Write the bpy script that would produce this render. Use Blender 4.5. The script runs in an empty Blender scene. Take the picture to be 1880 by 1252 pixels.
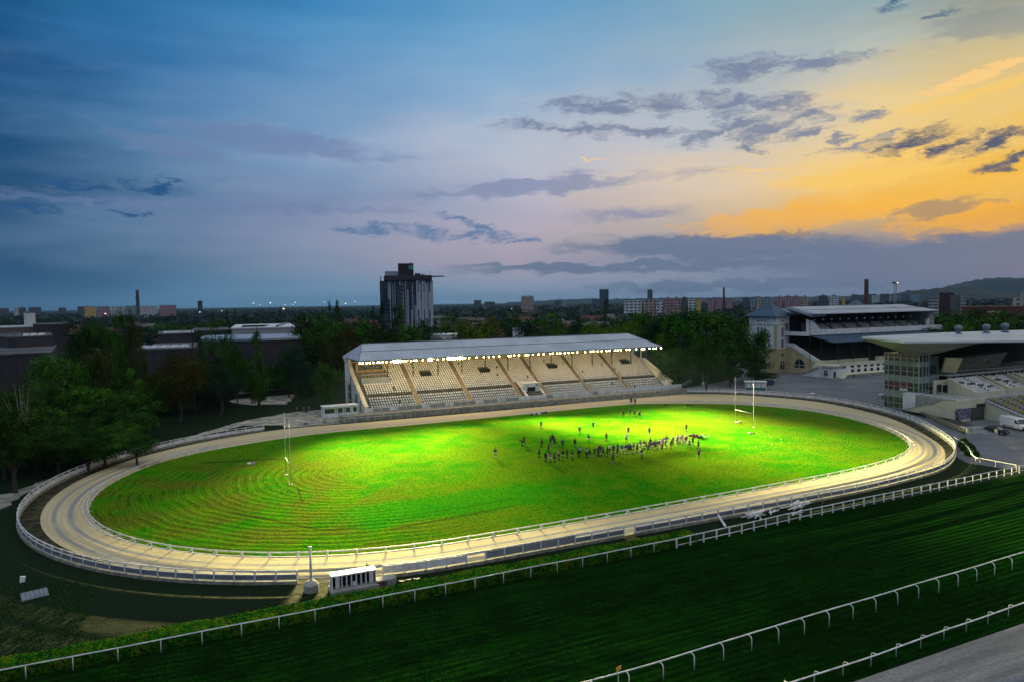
import bpy, math, random
from mathutils import Vector, Matrix
R = math.radians
rnd = random.Random(7)
C = bpy.context.scene
COL = C.collection

# ------------------------------------------------------------------ camera
# world frame: x runs along the long axis of the pitch, y away from the camera across it, z up
F, PIT, ROLL, HC, TH = 1290., .0545, -.0155, 27.7, .435
r0 = Vector((math.cos(TH), -math.sin(TH), 0)); f0 = Vector((math.sin(TH), math.cos(TH), 0))
fw = f0 * math.cos(PIT) - Vector((0, 0, math.sin(PIT)))
up0 = f0 * math.sin(PIT) + Vector((0, 0, math.cos(PIT)))
cx = r0 * math.cos(ROLL) + up0 * math.sin(ROLL)
cy = -r0 * math.sin(ROLL) + up0 * math.cos(ROLL)
CAMLOC = Vector((0, 0, HC))
cd = bpy.data.cameras.new('camera'); cam = bpy.data.objects.new('camera', cd); COL.objects.link(cam)
m = Matrix((cx, cy, -fw)).transposed().to_4x4(); m.translation = CAMLOC
cam.matrix_world = m
cd.sensor_width = 36; cd.lens = F / 1880 * 36; cd.clip_start = .5; cd.clip_end = 60000
C.camera = cam

def ray(px, py):
    return (fw + cx * ((px - 940) / F) - cy * ((py - 626) / F))
def gp(px, py, z=0.):            # the point of the plane at height z that the photo shows at a pixel
    d = ray(px, py); t = (z - HC) / d.z
    return Vector((d.x * t, d.y * t, z))
def hor(px):                      # horizon row
    lo, hi = 300., 900.
    for _ in range(40):
        mid = (lo + hi) / 2
        if ray(px, mid).z > 0: lo = mid
        else: hi = mid
    return lo
def far(px, D):                   # ground position in a compass direction at distance D
    d = ray(px, hor(px)); d.z = 0; d.normalize()
    return Vector((d.x * D, d.y * D, 0))
def zat(px, D, py):
    d = ray(px, py); h = math.hypot(d.x, d.y)
    return HC + d.z / h * D

# ------------------------------------------------------------------ node helpers
class NT:
    def __init__(s, nt): s.nt = nt; s.n = nt.nodes; s.l = nt.links
    def new(s, t, **k):
        n = s.n.new(t)
        for a, b in k.items(): setattr(n, a, b)
        return n
    def put(s, sock, v):
        if isinstance(v, (int, float)): sock.default_value = v
        elif isinstance(v, (tuple, list)):
            sock.default_value = (tuple(v) + (1,)) if len(v) == 3 and sock.type == 'RGBA' else tuple(v)
        else: s.l.new(v, sock)
    def m(s, op, a, b=None, c=None, clamp=False):
        n = s.new('ShaderNodeMath', operation=op, use_clamp=clamp)
        s.put(n.inputs[0], a)
        if b is not None: s.put(n.inputs[1], b)
        if c is not None: s.put(n.inputs[2], c)
        return n.outputs[0]
    def vdot(s, v, w):
        n = s.new('ShaderNodeVectorMath', operation='DOT_PRODUCT'); s.put(n.inputs[0], v); s.put(n.inputs[1], w)
        return n.outputs['Value']
    def comb(s, x, y, z=0.):
        n = s.new('ShaderNodeCombineXYZ'); s.put(n.inputs[0], x); s.put(n.inputs[1], y); s.put(n.inputs[2], z)
        return n.outputs[0]
    def sep(s, v):
        n = s.new('ShaderNodeSeparateXYZ'); s.l.new(v, n.inputs[0]); return n.outputs
    def mr(s, v, a, b, c=0., d=1., smooth=True):
        n = s.new('ShaderNodeMapRange', interpolation_type='SMOOTHSTEP' if smooth else 'LINEAR')
        s.put(n.inputs[0], v)
        for i, q in enumerate((a, b, c, d)): s.put(n.inputs[i + 1], q)
        return n.outputs[0]
    def mix(s, f, a, b, mode='MIX'):
        n = s.new('ShaderNodeMix', data_type='RGBA', blend_type=mode)
        s.put(n.inputs[0], f); s.put(n.inputs[6], a); s.put(n.inputs[7], b)
        return n.outputs[2]
    def noise(s, v, scale, detail=4., rough=.55, dist=0.):
        n = s.new('ShaderNodeTexNoise'); 
        if v is not None: s.put(n.inputs['Vector'], v)
        s.put(n.inputs['Scale'], scale); s.put(n.inputs['Detail'], detail); s.put(n.inputs['Roughness'], rough); s.put(n.inputs['Distortion'], dist)
        return n.outputs['Fac']
    def ramp(s, f, stops, interp='LINEAR'):
        n = s.new('ShaderNodeValToRGB'); e = n.color_ramp.elements; n.color_ramp.interpolation = interp
        while len(e) < len(stops): e.new(.5)
        for i, (p, c) in enumerate(stops): e[i].position = p; e[i].color = tuple(c) + (1,)
        s.put(n.inputs[0], f); return n.outputs[0]

def lin(r, g, b):
    f = lambda c: (c / 255 / 12.92) if c / 255 <= .04045 else ((c / 255 + .055) / 1.055) ** 2.4
    return (f(r), f(g), f(b))

# ------------------------------------------------------------------ sky (world)
W = bpy.data.worlds.new('World'); C.world = W; W.use_nodes = True
T = NT(W.node_tree); T.n.clear()
D = T.new('ShaderNodeTexCoord').outputs['Generated']
nrm = T.new('ShaderNodeVectorMath', operation='NORMALIZE'); T.l.new(D, nrm.inputs[0]); D = nrm.outputs[0]
dx = T.vdot(D, tuple(r0)); dy = T.vdot(D, tuple(f0)); dz = T.sep(D)[2]
az = T.m('MULTIPLY', T.m('ARCTAN2', dx, dy), 180 / math.pi)
el = T.m('MULTIPLY', T.m('ARCSINE', dz), 180 / math.pi)
azf = T.m('DIVIDE', T.m('ADD', az, 180.), 360.)
AZ = [-180, -90, -36, -27, -15, 0, 16, 27, 36, 60, 110, 180]
SKY = {   # elevation : colours (sRGB) from behind-left round to behind-right
 .3:  [(60,80,110),(50,78,108),(30,88,126),(70,124,160),(96,144,176),(124,154,180),(132,148,172),(120,134,160),(98,104,124),(110,100,104),(90,90,110),(60,80,110)],
 3.3: [(70,90,125),(50,80,120),(26,76,116),(84,118,150),(128,145,172),(168,158,178),(128,140,164),(104,122,150),(88,100,120),(140,110,90),(90,95,120),(70,90,125)],
 6.9: [(80,105,145),(50,85,130),(30,78,120),(88,120,156),(132,146,178),(180,174,192),(214,190,160),(246,192,92),(232,168,36),(240,170,60),(110,110,130),(80,105,145)],
 9.1: [(90,115,155),(55,90,135),(26,76,120),(84,122,160),(130,152,184),(184,184,202),(224,202,178),(252,208,112),(242,186,62),(235,175,75),(115,115,135),(90,115,155)],
 12.1:[(100,130,170),(60,95,145),(20,76,122),(78,124,166),(124,156,192),(182,190,208),(200,198,198),(238,208,146),(238,200,116),(220,180,90),(120,125,145),(100,130,170)],
 17.3:[(130,150,185),(80,115,160),(15,78,130),(54,114,166),(96,146,192),(136,174,208),(160,178,194),(186,192,184),(190,184,154),(190,180,140),(140,150,165),(130,150,185)],
 20.3:[(150,165,195),(100,130,170),(10,74,122),(38,106,158),(74,138,188),(112,164,204),(140,172,190),(146,170,176),(112,128,130),(160,160,150),(150,160,175),(150,165,195)],
 23.5:[(165,180,205),(120,150,185),(6,66,110),(24,98,150),(50,130,184),(94,152,196),(126,166,184),(130,164,174),(78,106,120),(130,140,150),(160,170,185),(165,180,205)],
 38:  [(205,212,225),(185,200,220),(120,158,195),(120,162,200),(130,168,205),(150,178,205),(160,182,200),(165,180,192),(165,175,186),(180,184,192),(192,200,212),(205,212,225)],
 75:  [(230,233,240)] * 12,
}
wob = T.noise(T.comb(T.m('MULTIPLY', az, .05), T.m('MULTIPLY', el, .16)), 1.6, 6., .6, .6)
elw = T.m('ADD', el, T.m('MULTIPLY', T.m('SUBTRACT', wob, .5), T.m('MULTIPLY', T.mr(el, 2., 10., 0., 7.), T.mr(el, 22., 13., .35, 1.))))
azw = T.m('ADD', azf, T.m('MULTIPLY', T.m('SUBTRACT', T.noise(T.comb(T.m('MULTIPLY', az, .04), T.m('MULTIPLY', el, .22), 3.), 1.5, 5.), .5), .05))
col = None; prev = None
for e, cs in SKY.items():
    c = T.ramp(azw, [((a + 180) / 360, lin(*q)) for a, q in zip(AZ, cs)])
    col = c if col is None else T.mix(T.mr(elw, prev, e, smooth=False), col, c)
    prev = e
# cloud layers: streaks and puffs on the sky sphere (azimuth / elevation of real cloud banks)
def ell(a0, e0, ra, re, tilt=0.):
    ca, sa = math.cos(R(tilt)), math.sin(R(tilt))
    x = T.m('SUBTRACT', az, a0); y = T.m('SUBTRACT', el, e0)
    xr = T.m('ADD', T.m('MULTIPLY', x, ca / ra), T.m('MULTIPLY', y, sa / ra))
    yr = T.m('ADD', T.m('MULTIPLY', x, -sa / re), T.m('MULTIPLY', y, ca / re))
    return T.m('SUBTRACT', 1., T.m('SQRT', T.m('ADD', T.m('MULTIPLY', xr, xr), T.m('MULTIPLY', yr, yr))))
def A_(px): return math.degrees(math.atan((px - 940) / F))
def E_(px, py): return math.degrees(math.asin(max(-1, min(1, (lambda d: d.normalized().z)(ray(px, py))))))
def blob(px, py, wx, wy, tilt=0.):
    return ell(A_(px), E_(px, py), wx / F * 57.3 * math.cos(R(A_(px))) ** 1.5, wy / F * 57.3 * math.cos(R(A_(px))), tilt)
az0, el0 = az, el
wv = T.comb(T.m('MULTIPLY', az, .35), T.m('MULTIPLY', el, .8))
az = T.m('ADD', az0, T.m('MULTIPLY', T.m('SUBTRACT', T.noise(wv, 1., 6., .65), .5), 6.))
el = T.m('ADD', el0, T.m('MULTIPLY', T.m('SUBTRACT', T.noise(T.comb(T.m('MULTIPLY', az0, .3), T.m('MULTIPLY', el0, .9), 5.), 1., 6., .65), .5), 2.6))
sl = T.m('ADD', el, T.m('MULTIPLY', az, -.10))
nz1 = T.noise(T.comb(T.m('MULTIPLY', az, .34), T.m('MULTIPLY', sl, 1.05)), 1.5, 8., .68, .5)
nz2 = T.noise(T.comb(T.m('MULTIPLY', az, .09), T.m('MULTIPLY', T.m('ADD', el, T.m('MULTIPLY', az, -.06)), .55), 7.), 1.0, 8., .66, .8)
def layer(cur, shapes, colr, n, lo=.0, hi=.35, amp=1.3, op=.85, fine=False):
    s = None
    for sh in shapes:
        b = blob(*sh); s = b if s is None else T.m('MAXIMUM', s, b)
    v = T.m('ADD', s, T.m('MULTIPLY', T.m('SUBTRACT', n, .5), amp))
    k = T.mr(v, lo, hi)
    if fine: k = T.m('MULTIPLY', T.mr(T.m('ADD', s, T.m('MULTIPLY', T.m('SUBTRACT', n, .5), 3.2)), -.15, .95), T.mr(s, -.25, .25))
    return T.mix(T.m('MULTIPLY', k, op), cur, colr)
# broad luminous wisps
col = T.mix(T.m('MULTIPLY', T.mr(nz2, .5, .72), T.m('MULTIPLY', T.m('MULTIPLY', T.mr(el, 2., 8.), T.mr(el, 20., 13.)), T.mr(az, -20., 30., .10, .3))), col, T.mix(T.mr(az, 0., 30.), lin(165, 172, 192), lin(226, 200, 150)))
col = layer(col, [(1800, 168, 240, 18, 9), (1850, 340, 420, 50, 5), (1560, 330, 240, 22, 2)], lin(255, 206, 96), nz2, .1, .7, 1.8, .5)
col = layer(col, [(1480, 395, 330, 38, 4), (1800, 400, 240, 45, 0)], lin(252, 180, 52), nz2, .1, .6, 1.8, .7)
# slate bank over the right-hand horizon and thin bands
col = layer(col, [(1820, 462, 520, 42, 3), (1330, 452, 330, 26, -2), (1200, 490, 420, 12, 0), (1560, 520, 600, 16, 0)], lin(96, 116, 146), nz2, -.05, .4, 1.1, .9)
col = layer(col, [(1720, 382, 120, 20, 6), (1440, 428, 90, 8, 0)], lin(150, 130, 115), nz1, .1, .6, 1.3, .7)
# dark elongated clouds in the orange part
col = layer(col, [(1665, 262, 95, 14, 14), (1738, 266, 72, 18, 16), (1825, 262, 100, 15, 17), (1875, 284, 90, 13, 17)], lin(78, 88, 112), nz1, op=1., fine=True)
col = layer(col, [(1340, 190, 70, 30, 0), (1425, 192, 66, 24, 5), (1490, 205, 62, 20, 0), (1330, 240, 110, 18, 14), (1405, 240, 72, 22, 10), (1378, 272, 34, 12, 0), (1480, 246, 58, 12, 10), (1570, 268, 80, 13, 10), (1375, 124, 110, 26, 0), (1500, 118, 120, 18, 0), (1210, 192, 80, 26, -5), (1090, 196, 130, 16, -4), (1120, 240, 260, 14, -5), (1538, 256, 36, 10, 0), (1590, 212, 50, 12, 0)], lin(112, 126, 156), nz1, op=.85, fine=True)
col = layer(col, [(645, 421, 34, 10, 0), (690, 422, 40, 13, 0), (735, 420, 34, 14, 0), (790, 428, 42, 18, -15), (850, 404, 52, 11, -12), (885, 413, 44, 10, -15), (862, 433, 40, 15, 0), (912, 434, 44, 14, 0), (975, 440, 24, 9, 0)], lin(96, 124, 164), nz1, op=1., fine=True)
col = layer(col, [(165, 340, 80, 9, -5), (295, 346, 80, 10, -6), (60, 384, 64, 7, 0), (250, 392, 36, 7, -4), (200, 371, 24, 6, 0), (330, 336, 26, 5, -8)], lin(28, 80, 130), nz1, op=1., fine=True)
col = layer(col, [(1643, 4, 36, 13, 10), (1725, 22, 50, 10, 14)], lin(48, 92, 134), nz1, op=.95, fine=True)
col = layer(col, [(1800, 45, 170, 45, 0)], lin(124, 138, 146), nz2, .1, .8, 1.6, .55)
col = layer(col, [(560, 270, 330, 30, -6), (300, 262, 160, 24, -12), (960, 345, 420, 22, 3), (430, 380, 520, 12, 0), (1150, 395, 180, 26, 0), (450, 470, 90, 7, 0)], lin(108, 126, 168), nz2, .1, .8, 2.4, .62)
col = layer(col, [(1086, 293, 30, 2.5, -2), (1380, 311, 120, 2.2, -3), (1790, 140, 150, 10, 9)], lin(255, 208, 130), nz2, .0, .6, .6, .85)
az, el = az0, el0
# a little of the physical twilight sky underneath
sk = T.new('ShaderNodeTexSky', sky_type='NISHITA'); sk.sun_disc = False; sk.sun_elevation = R(1.5)
SUNAZ = TH + R(48)                     # sun sits behind the cloud bank, just right of the frame
sk.sun_rotation = SUNAZ
b1 = T.new('ShaderNodeBackground'); T.put(b1.inputs[0], T.mix(T.mr(el, -1.5, -.2), (.012, .016, .014), col)); b1.inputs[1].default_value = 1.0
b2 = T.new('ShaderNodeBackground'); T.l.new(sk.outputs[0], b2.inputs[0]); b2.inputs[1].default_value = .006
ad = T.new('ShaderNodeAddShader'); T.l.new(b1.outputs[0], ad.inputs[0]); T.l.new(b2.outputs[0], ad.inputs[1])
o = T.new('ShaderNodeOutputWorld'); T.l.new(ad.outputs[0], o.inputs[0])
W.cycles.sampling_method = 'MANUAL'; W.cycles.sample_map_resolution = 512

sun = bpy.data.lights.new('sun', 'SUN'); sun.energy = .12; sun.angle = R(12); sun.color = (1, .74, .48)
so = bpy.data.objects.new('sun', sun); COL.objects.link(so)
sd = Vector((math.sin(SUNAZ), math.cos(SUNAZ), .12)).normalized()
so.rotation_euler = sd.to_track_quat('Z', 'Y').to_euler()

C.view_settings.view_transform = 'Standard'; C.view_settings.look = 'None'
C.view_settings.exposure = 0; C.view_settings.gamma = 1
C.cycles.use_denoising = True; C.cycles.max_bounces = 5; C.cycles.diffuse_bounces = 2
C.cycles.glossy_bounces = 2; C.cycles.transparent_max_bounces = 4; C.cycles.sample_clamp_indirect = 4
C.cycles.use_light_tree = True

# ------------------------------------------------------------------ materials
def mat(name, c, rough=.8, var=.18, scale=1.2, bump=0., c2=None, spec=.25, metal=0., lo=.35, hi=.68, stretch=None, orand=0., bscale=None, emit=None):
    if name in bpy.data.materials: return bpy.data.materials[name]
    M = bpy.data.materials.new(name); M.use_nodes = True
    t = NT(M.node_tree); b = t.n['Principled BSDF']
    co = t.new('ShaderNodeTexCoord').outputs['Object']
    if stretch:
        mp = t.new('ShaderNodeMapping'); mp.inputs['Scale'].default_value = stretch; t.l.new(co, mp.inputs[0]); co = mp.outputs[0]
    n = t.noise(co, scale, 5.)
    cc2 = c2 if c2 else tuple(min(1, x * (1 - var * 1.6)) for x in c)
    k = t.mix(t.mr(n, lo, hi), c, cc2)
    if orand:
        oi = t.new('ShaderNodeObjectInfo').outputs['Random']
        hs = t.new('ShaderNodeHueSaturation'); t.put(hs.inputs['Color'], k)
        t.put(hs.inputs['Hue'], t.m('ADD', .5, t.m('MULTIPLY', t.m('SUBTRACT', oi, .5), .06 * orand)))
        t.put(hs.inputs['Value'], t.m('ADD', 1., t.m('MULTIPLY', t.m('SUBTRACT', t.m('FRACT', t.m('MULTIPLY', oi, 7.31)), .5), orand)))
        k = hs.outputs[0]
    t.put(b.inputs['Base Color'], k); b.inputs['Roughness'].default_value = rough
    b.inputs['Specular IOR Level'].default_value = spec; b.inputs['Metallic'].default_value = metal
    if bump:
        bp = t.new('ShaderNodeBump'); bp.inputs['Strength'].default_value = 1; bp.inputs['Distance'].default_value = bump
        t.l.new(t.noise(co, bscale or scale * 4, 4.), bp.inputs['Height']); t.l.new(bp.outputs[0], b.inputs['Normal'])
    if emit:
        t.put(b.inputs['Emission Color'], emit[0]); b.inputs['Emission Strength'].default_value = emit[1]
    return M
white = mat('white_paint', (.74, .75, .76), .55, .22, .9)
white2 = mat('white_render', (.74, .75, .74), .9, .14, .35, bump=.01)
cream = mat('cream_render', (.64, .60, .43), .9, .10, .25, bump=.01)
yellow = mat('yellow_render', (.52, .45, .25), .9, .14, .3, bump=.01)
concrete = mat('concrete', (.36, .36, .34), .92, .22, .7, bump=.02)
stone = mat('stone_wall', (.30, .29, .25), .95, .3, 1.6, bump=.05)
greyp = mat('grey_panel', (.17, .19, .22), .6, .15, .8)
zinc = mat('zinc', (.34, .38, .43), .45, .15, .5, metal=.35, spec=.5)
slate = mat('blue_slate', (.04, .075, .12), .5, .25, .6, spec=.4)
dark = mat('dark_interior', (.018, .018, .018), .9, .2)
darkmetal = mat('dark_metal', (.03, .03, .032), .5, .2, spec=.5)
glass = mat('window_glass', (.018, .028, .036), .12, .3, .7, spec=.8)
wood = mat('pale_timber', (.42, .30, .16), .8, .25, 2.)
brick = mat('old_brick', (.13, .065, .045), .9, .3, 1.5, bump=.02)
rubber = mat('black_rubber', (.012, .012, .012), .8, .1)
bark = mat('bark', (.06, .048, .036), .95, .3, 6., bump=.03)
palebark = mat('pale_bark', (.34, .32, .27), .9, .3, 5.)
carpaint = mat('black_car_paint', (.006, .007, .008), .18, .1, 1., spec=.7)
vanpaint = mat('white_van_paint', (.72, .73, .74), .3, .05, 1., spec=.5)

def leafmat(name, c, c2):
    return mat(name, c, .75, .3, 6.5, c2=c2, lo=.40, hi=.60, orand=.40, spec=.0)
LEAF = {
 'dark green': leafmat('leaf_dark', (.034, .096, .014), (.007, .022, .006)),
 'green': leafmat('leaf_green', (.062, .170, .014), (.010, .034, .006)),
 'yellow green': leafmat('leaf_yellow', (.13, .185, .012), (.044, .080, .008)),
 'blue green': leafmat('leaf_blue', (.024, .056, .032), (.012, .028, .018)),
 'rust': leafmat('leaf_rust', (.062, .044, .012), (.026, .040, .010)),
 'olive': leafmat('leaf_olive', (.052, .070, .016), (.024, .034, .010)),
}

# ------------------------------------------------------------------ mesh helpers
class MB:
    def __init__(s): s.v = []; s.f = []; s.mi = []; s.uv = None
    def quad(s, *p, mi=0):
        n = len(s.v); s.v += [tuple(q) for q in p]; s.f.append(tuple(range(n, n + len(p)))); s.mi.append(mi)
        return s
    def hexa(s, P, mi=0):      # 8 points: bottom loop then top loop
        n = len(s.v); s.v += [tuple(q) for q in P]
        for f in ((3,2,1,0),(4,5,6,7),(0,1,5,4),(1,2,6,5),(2,3,7,6),(3,0,4,7)):
            s.f.append(tuple(n + i for i in f)); s.mi.append(mi)
        return s
    def box(s, x0, x1, y0, y1, z0, z1, mi=0):
        return s.hexa([(x0,y0,z0),(x1,y0,z0),(x1,y1,z0),(x0,y1,z0),(x0,y0,z1),(x1,y0,z1),(x1,y1,z1),(x0,y1,z1)], mi)
    def beam(s, a, b, w, h, mi=0):   # box section from a to b
        a = Vector(a); b = Vector(b); d = (b - a).normalized()
        u = Vector((0, 0, 1)) if abs(d.z) < .95 else Vector((0, 1, 0))
        sx = d.cross(u).normalized() * (w / 2); sy = sx.cross(d).normalized() * (h / 2)
        return s.hexa([a - sx - sy, a + sx - sy, b + sx - sy, b - sx - sy, a - sx + sy, a + sx + sy, b + sx + sy, b - sx + sy], mi)
    def prism(s, poly, z0, z1, mi=0):
        n = len(s.v); k = len(poly)
        zt = z1 if callable(z1) else (lambda x, y: z1)
        s.v += [(x, y, z0) for x, y in poly] + [(x, y, zt(x, y)) for x, y in poly]
        s.f += [tuple(range(n + k - 1, n - 1, -1)), tuple(range(n + k, n + 2 * k))]; s.mi += [mi, mi]
        for i in range(k):
            j = (i + 1) % k; s.f.append((n + i, n + j, n + k + j, n + k + i)); s.mi.append(mi)
        return s
    def extr(s, poly, axis, a, b, mi=0):   # poly in the plane normal to an axis; 'x': (y,z)  'y': (x,z)
        n = len(s.v); k = len(poly)
        f = (lambda t, p: (t, p[0], p[1])) if axis == 'x' else (lambda t, p: (p[0], t, p[1]))
        s.v += [f(a, p) for p in poly] + [f(b, p) for p in poly]
        s.f += [tuple(range(n + k - 1, n - 1, -1)), tuple(range(n + k, n + 2 * k))]; s.mi += [mi, mi]
        for i in range(k):
            j = (i + 1) % k; s.f.append((n + i, n + j, n + k + j, n + k + i)); s.mi.append(mi)
        return s
    def tube(s, pts, r, k=6, mi=0, cap=True):
        pts = [Vector(p) for p in pts]; n = len(s.v); rr = r if isinstance(r, (list, tuple)) else [r] * len(pts)
        pu = None
        for i, p in enumerate(pts):
            d = (pts[min(i + 1, len(pts) - 1)] - pts[max(i - 1, 0)]).normalized()
            if pu is None: pu = d.orthogonal().normalized()
            pu = (pu - d * pu.dot(d)).normalized(); w = d.cross(pu)
            for j in range(k):
                a = 2 * math.pi * j / k; s.v.append(tuple(p + (pu * math.cos(a) + w * math.sin(a)) * rr[i]))
        for i in range(len(pts) - 1):
            for j in range(k):
                a = n + i * k + j; b = n + i * k + (j + 1) % k
                s.f.append((a, b, b + k, a + k)); s.mi.append(mi)
        if cap:
            s.f.append(tuple(n + j for j in range(k - 1, -1, -1))); s.f.append(tuple(n + (len(pts) - 1) * k + j for j in range(k))); s.mi += [mi, mi]
        return s
    def lathe(s, c, prof, k=12, mi=0):
        n = len(s.v)
        for r, z in prof:
            for j in range(k):
                a = 2 * math.pi * j / k; s.v.append((c[0] + r * math.cos(a), c[1] + r * math.sin(a), c[2] + z))
        for i in range(len(prof) - 1):
            for j in range(k):
                a = n + i * k + j; b = n + i * k + (j + 1) % k
                s.f.append((a, b, b + k, a + k)); s.mi.append(mi)
        s.f.append(tuple(n + j for j in range(k - 1, -1, -1))); s.f.append(tuple(n + (len(prof) - 1) * k + j for j in range(k))); s.mi += [mi, mi]
        return s
    def mesh(s, name, mats, smooth=False):
        me = bpy.data.meshes.new(name); me.from_pydata(s.v, [], s.f)
        for mm in (mats if isinstance(mats, (list, tuple)) else [mats]): me.materials.append(mm)
        me.polygons.foreach_set('material_index', s.mi)
        if smooth: me.polygons.foreach_set('use_smooth', [True] * len(s.f))
        if s.uv:
            u = me.uv_layers.new(name='UVMap'); 
            u.data.foreach_set('uv', [c for uvl in s.uv for c in uvl])
        me.update(); return me
    def obj(s, name, mats, parent=None, smooth=False, loc=None):
        o = bpy.data.objects.new(name, s.mesh(name, mats, smooth)); COL.objects.link(o)
        if parent: o.parent = parent
        if loc: o.location = loc
        return o

USED = {}
def tag(o, label=None, cat=None, group=None, kind=None):
    if label: o['label'] = label
    if cat: o['category'] = cat
    if group: o['group'] = group
    if kind: o['kind'] = kind
    return o
def empty(name, loc=(0, 0, 0), rz=0., label=None, cat=None, group=None):
    o = bpy.data.objects.new(name, None); COL.objects.link(o); o.location = loc; o.rotation_euler = (0, 0, rz); o.empty_display_size = .3
    return tag(o, label, cat, group)
def struct(o): o['kind'] = 'structure'; return o
def copy_tree(o, parent=None):
    c = o.copy(); COL.objects.link(c); c.parent = parent
    for ch in o.children: copy_tree(ch, c)
    return c
def link(name, me, parent, loc=(0, 0, 0), rz=0.):
    o = bpy.data.objects.new(name, me); COL.objects.link(o); o.parent = parent; o.location = loc; o.rotation_euler = (0, 0, rz); return o

# ------------------------------------------------------------------ curves of the oval
def catmull(P, step=1.0, closed=False):
    out = []; n = len(P)
    for i in range(n if closed else n - 1):
        p0 = P[(i - 1) % n] if closed or i > 0 else P[0]; p1 = P[i]; p2 = P[(i + 1) % n]
        p3 = P[(i + 2) % n] if closed or i + 2 < n else P[-1]
        k = max(1, int(math.dist(p1, p2) / step))
        for j in range(k):
            t = j / k
            out.append(tuple(.5 * ((2 * p1[a]) + (-p0[a] + p2[a]) * t + (2 * p0[a] - 5 * p1[a] + 4 * p2[a] - p3[a]) * t * t + (-p0[a] + 3 * p1[a] - 3 * p2[a] + p3[a]) * t ** 3) for a in (0, 1)))
    if not closed: out.append(tuple(P[-1]))
    return out
def smooth(P, it, closed=True):
    for _ in range(it):
        n = len(P)
        P = [tuple((P[(i - 1) % n][a] + 2 * P[i][a] + P[(i + 1) % n][a]) / 4 for a in (0, 1)) if closed or 0 < i < n - 1 else P[i] for i in range(n)]
    return P
def arc(c, r, a0, a1, n):
    return [(c[0] + r * math.cos(R(a0 + (a1 - a0) * i / n)), c[1] + r * math.sin(R(a0 + (a1 - a0) * i / n))) for i in range(n + 1)]
INNER = smooth(catmull(arc((27, 115.7), 40.6, 150, 270, 12) + [(45, 75.1), (65, 75.6), (82, 76.2), (94, 76.9), (105, 78.6), (112.6, 80.9), (121, 85.6), (129.2, 94.4), (134.8, 104.6), (138, 114.5), (138.9, 125.8), (135.3, 136.3), (129.6, 144), (121, 151.0), (110, 156.6), (96.6, 157.3), (72, 156.4), (48, 155.6), (27, 155.4), (14, 152.3), (2, 146.8), (-4.8, 141)], 1.5, True), 10)
OUTER = smooth(catmull(arc((27.5, 117), 49, 118, 258, 14) + [(23, 68.3), (46, 68.2), (75, 68.3), (88, 68.6), (97.2, 69.6), (105.8, 70.7), (113.6, 73.4), (125, 80.0), (131, 85.6), (138.4, 93.8), (145.6, 103.5), (150.4, 112.5), (153.9, 124.3), (155.2, 135.3), (153.4, 144), (149.8, 152), (144.6, 160.2), (136.5, 166.4), (126, 168.4), (110, 167.6), (94, 166.0), (75, 165.2), (52, 165), (33, 165), (18.6, 165.6), (10.6, 162.8)], 1.5, True), 8)
def pathlen(P): return [0] + [sum(0 for _ in ())] 
def resample(P, step, closed=False):
    Q = P + [P[0]] if closed else P
    L = [0.]
    for a, b in zip(Q, Q[1:]): L.append(L[-1] + math.dist(a, b))
    n = max(1, round(L[-1] / step)); out = []; i = 0
    for k in range(n if closed else n + 1):
        t = L[-1] * k / n
        while i < len(L) - 2 and L[i + 1] < t: i += 1
        f = (t - L[i]) / max(1e-9, L[i + 1] - L[i]); out.append((Q[i][0] + (Q[i + 1][0] - Q[i][0]) * f, Q[i][1] + (Q[i + 1][1] - Q[i][1]) * f))
    return out
def sub(P, a, b):               # part of the closed curve P from the point nearest a to the point nearest b, in P's direction
    n = len(P); ia = min(range(n), key=lambda i: math.dist(P[i], a)); ib = min(range(n), key=lambda i: math.dist(P[i], b))
    out = []; i = ia
    while True:
        out.append(P[i])
        if i == ib: break
        i = (i + 1) % n
    return out
def rays():
    out = []
    cl, cr = (27, 116), (100, 118)
    for i in range(0, 75): out.append(((cl[0] + (cr[0] - cl[0]) * i / 75, cl[1] + 2 * i / 75), -90))
    for i in range(0, 100): out.append((cr, -90 + 180 * i / 100))
    for i in range(0, 75): out.append(((cr[0] - (cr[0] - cl[0]) * i / 75, cr[1] - 2 * i / 75), 90))
    for i in range(0, 100): out.append((cl, 90 + 180 * i / 100))
    return out
def hit(c, ang, P):
    d = (math.cos(R(ang)), math.sin(R(ang))); best = None
    for a, b in zip(P, P[1:] + P[:1]):
        ex, ey = b[0] - a[0], b[1] - a[1]; den = d[0] * ey - d[1] * ex
        if abs(den) < 1e-9: continue
        wx, wy = a[0] - c[0], a[1] - c[1]
        t = (wx * ey - wy * ex) / den; u = (wx * d[1] - wy * d[0]) / den
        if t > 0 and -1e-6 <= u <= 1.000001 and (best is None or t > best): best = t
    return best
RY = rays(); TI = [hit(c, a, INNER) for c, a in RY]; TO = [hit(c, a, OUTER) for c, a in RY]
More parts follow.
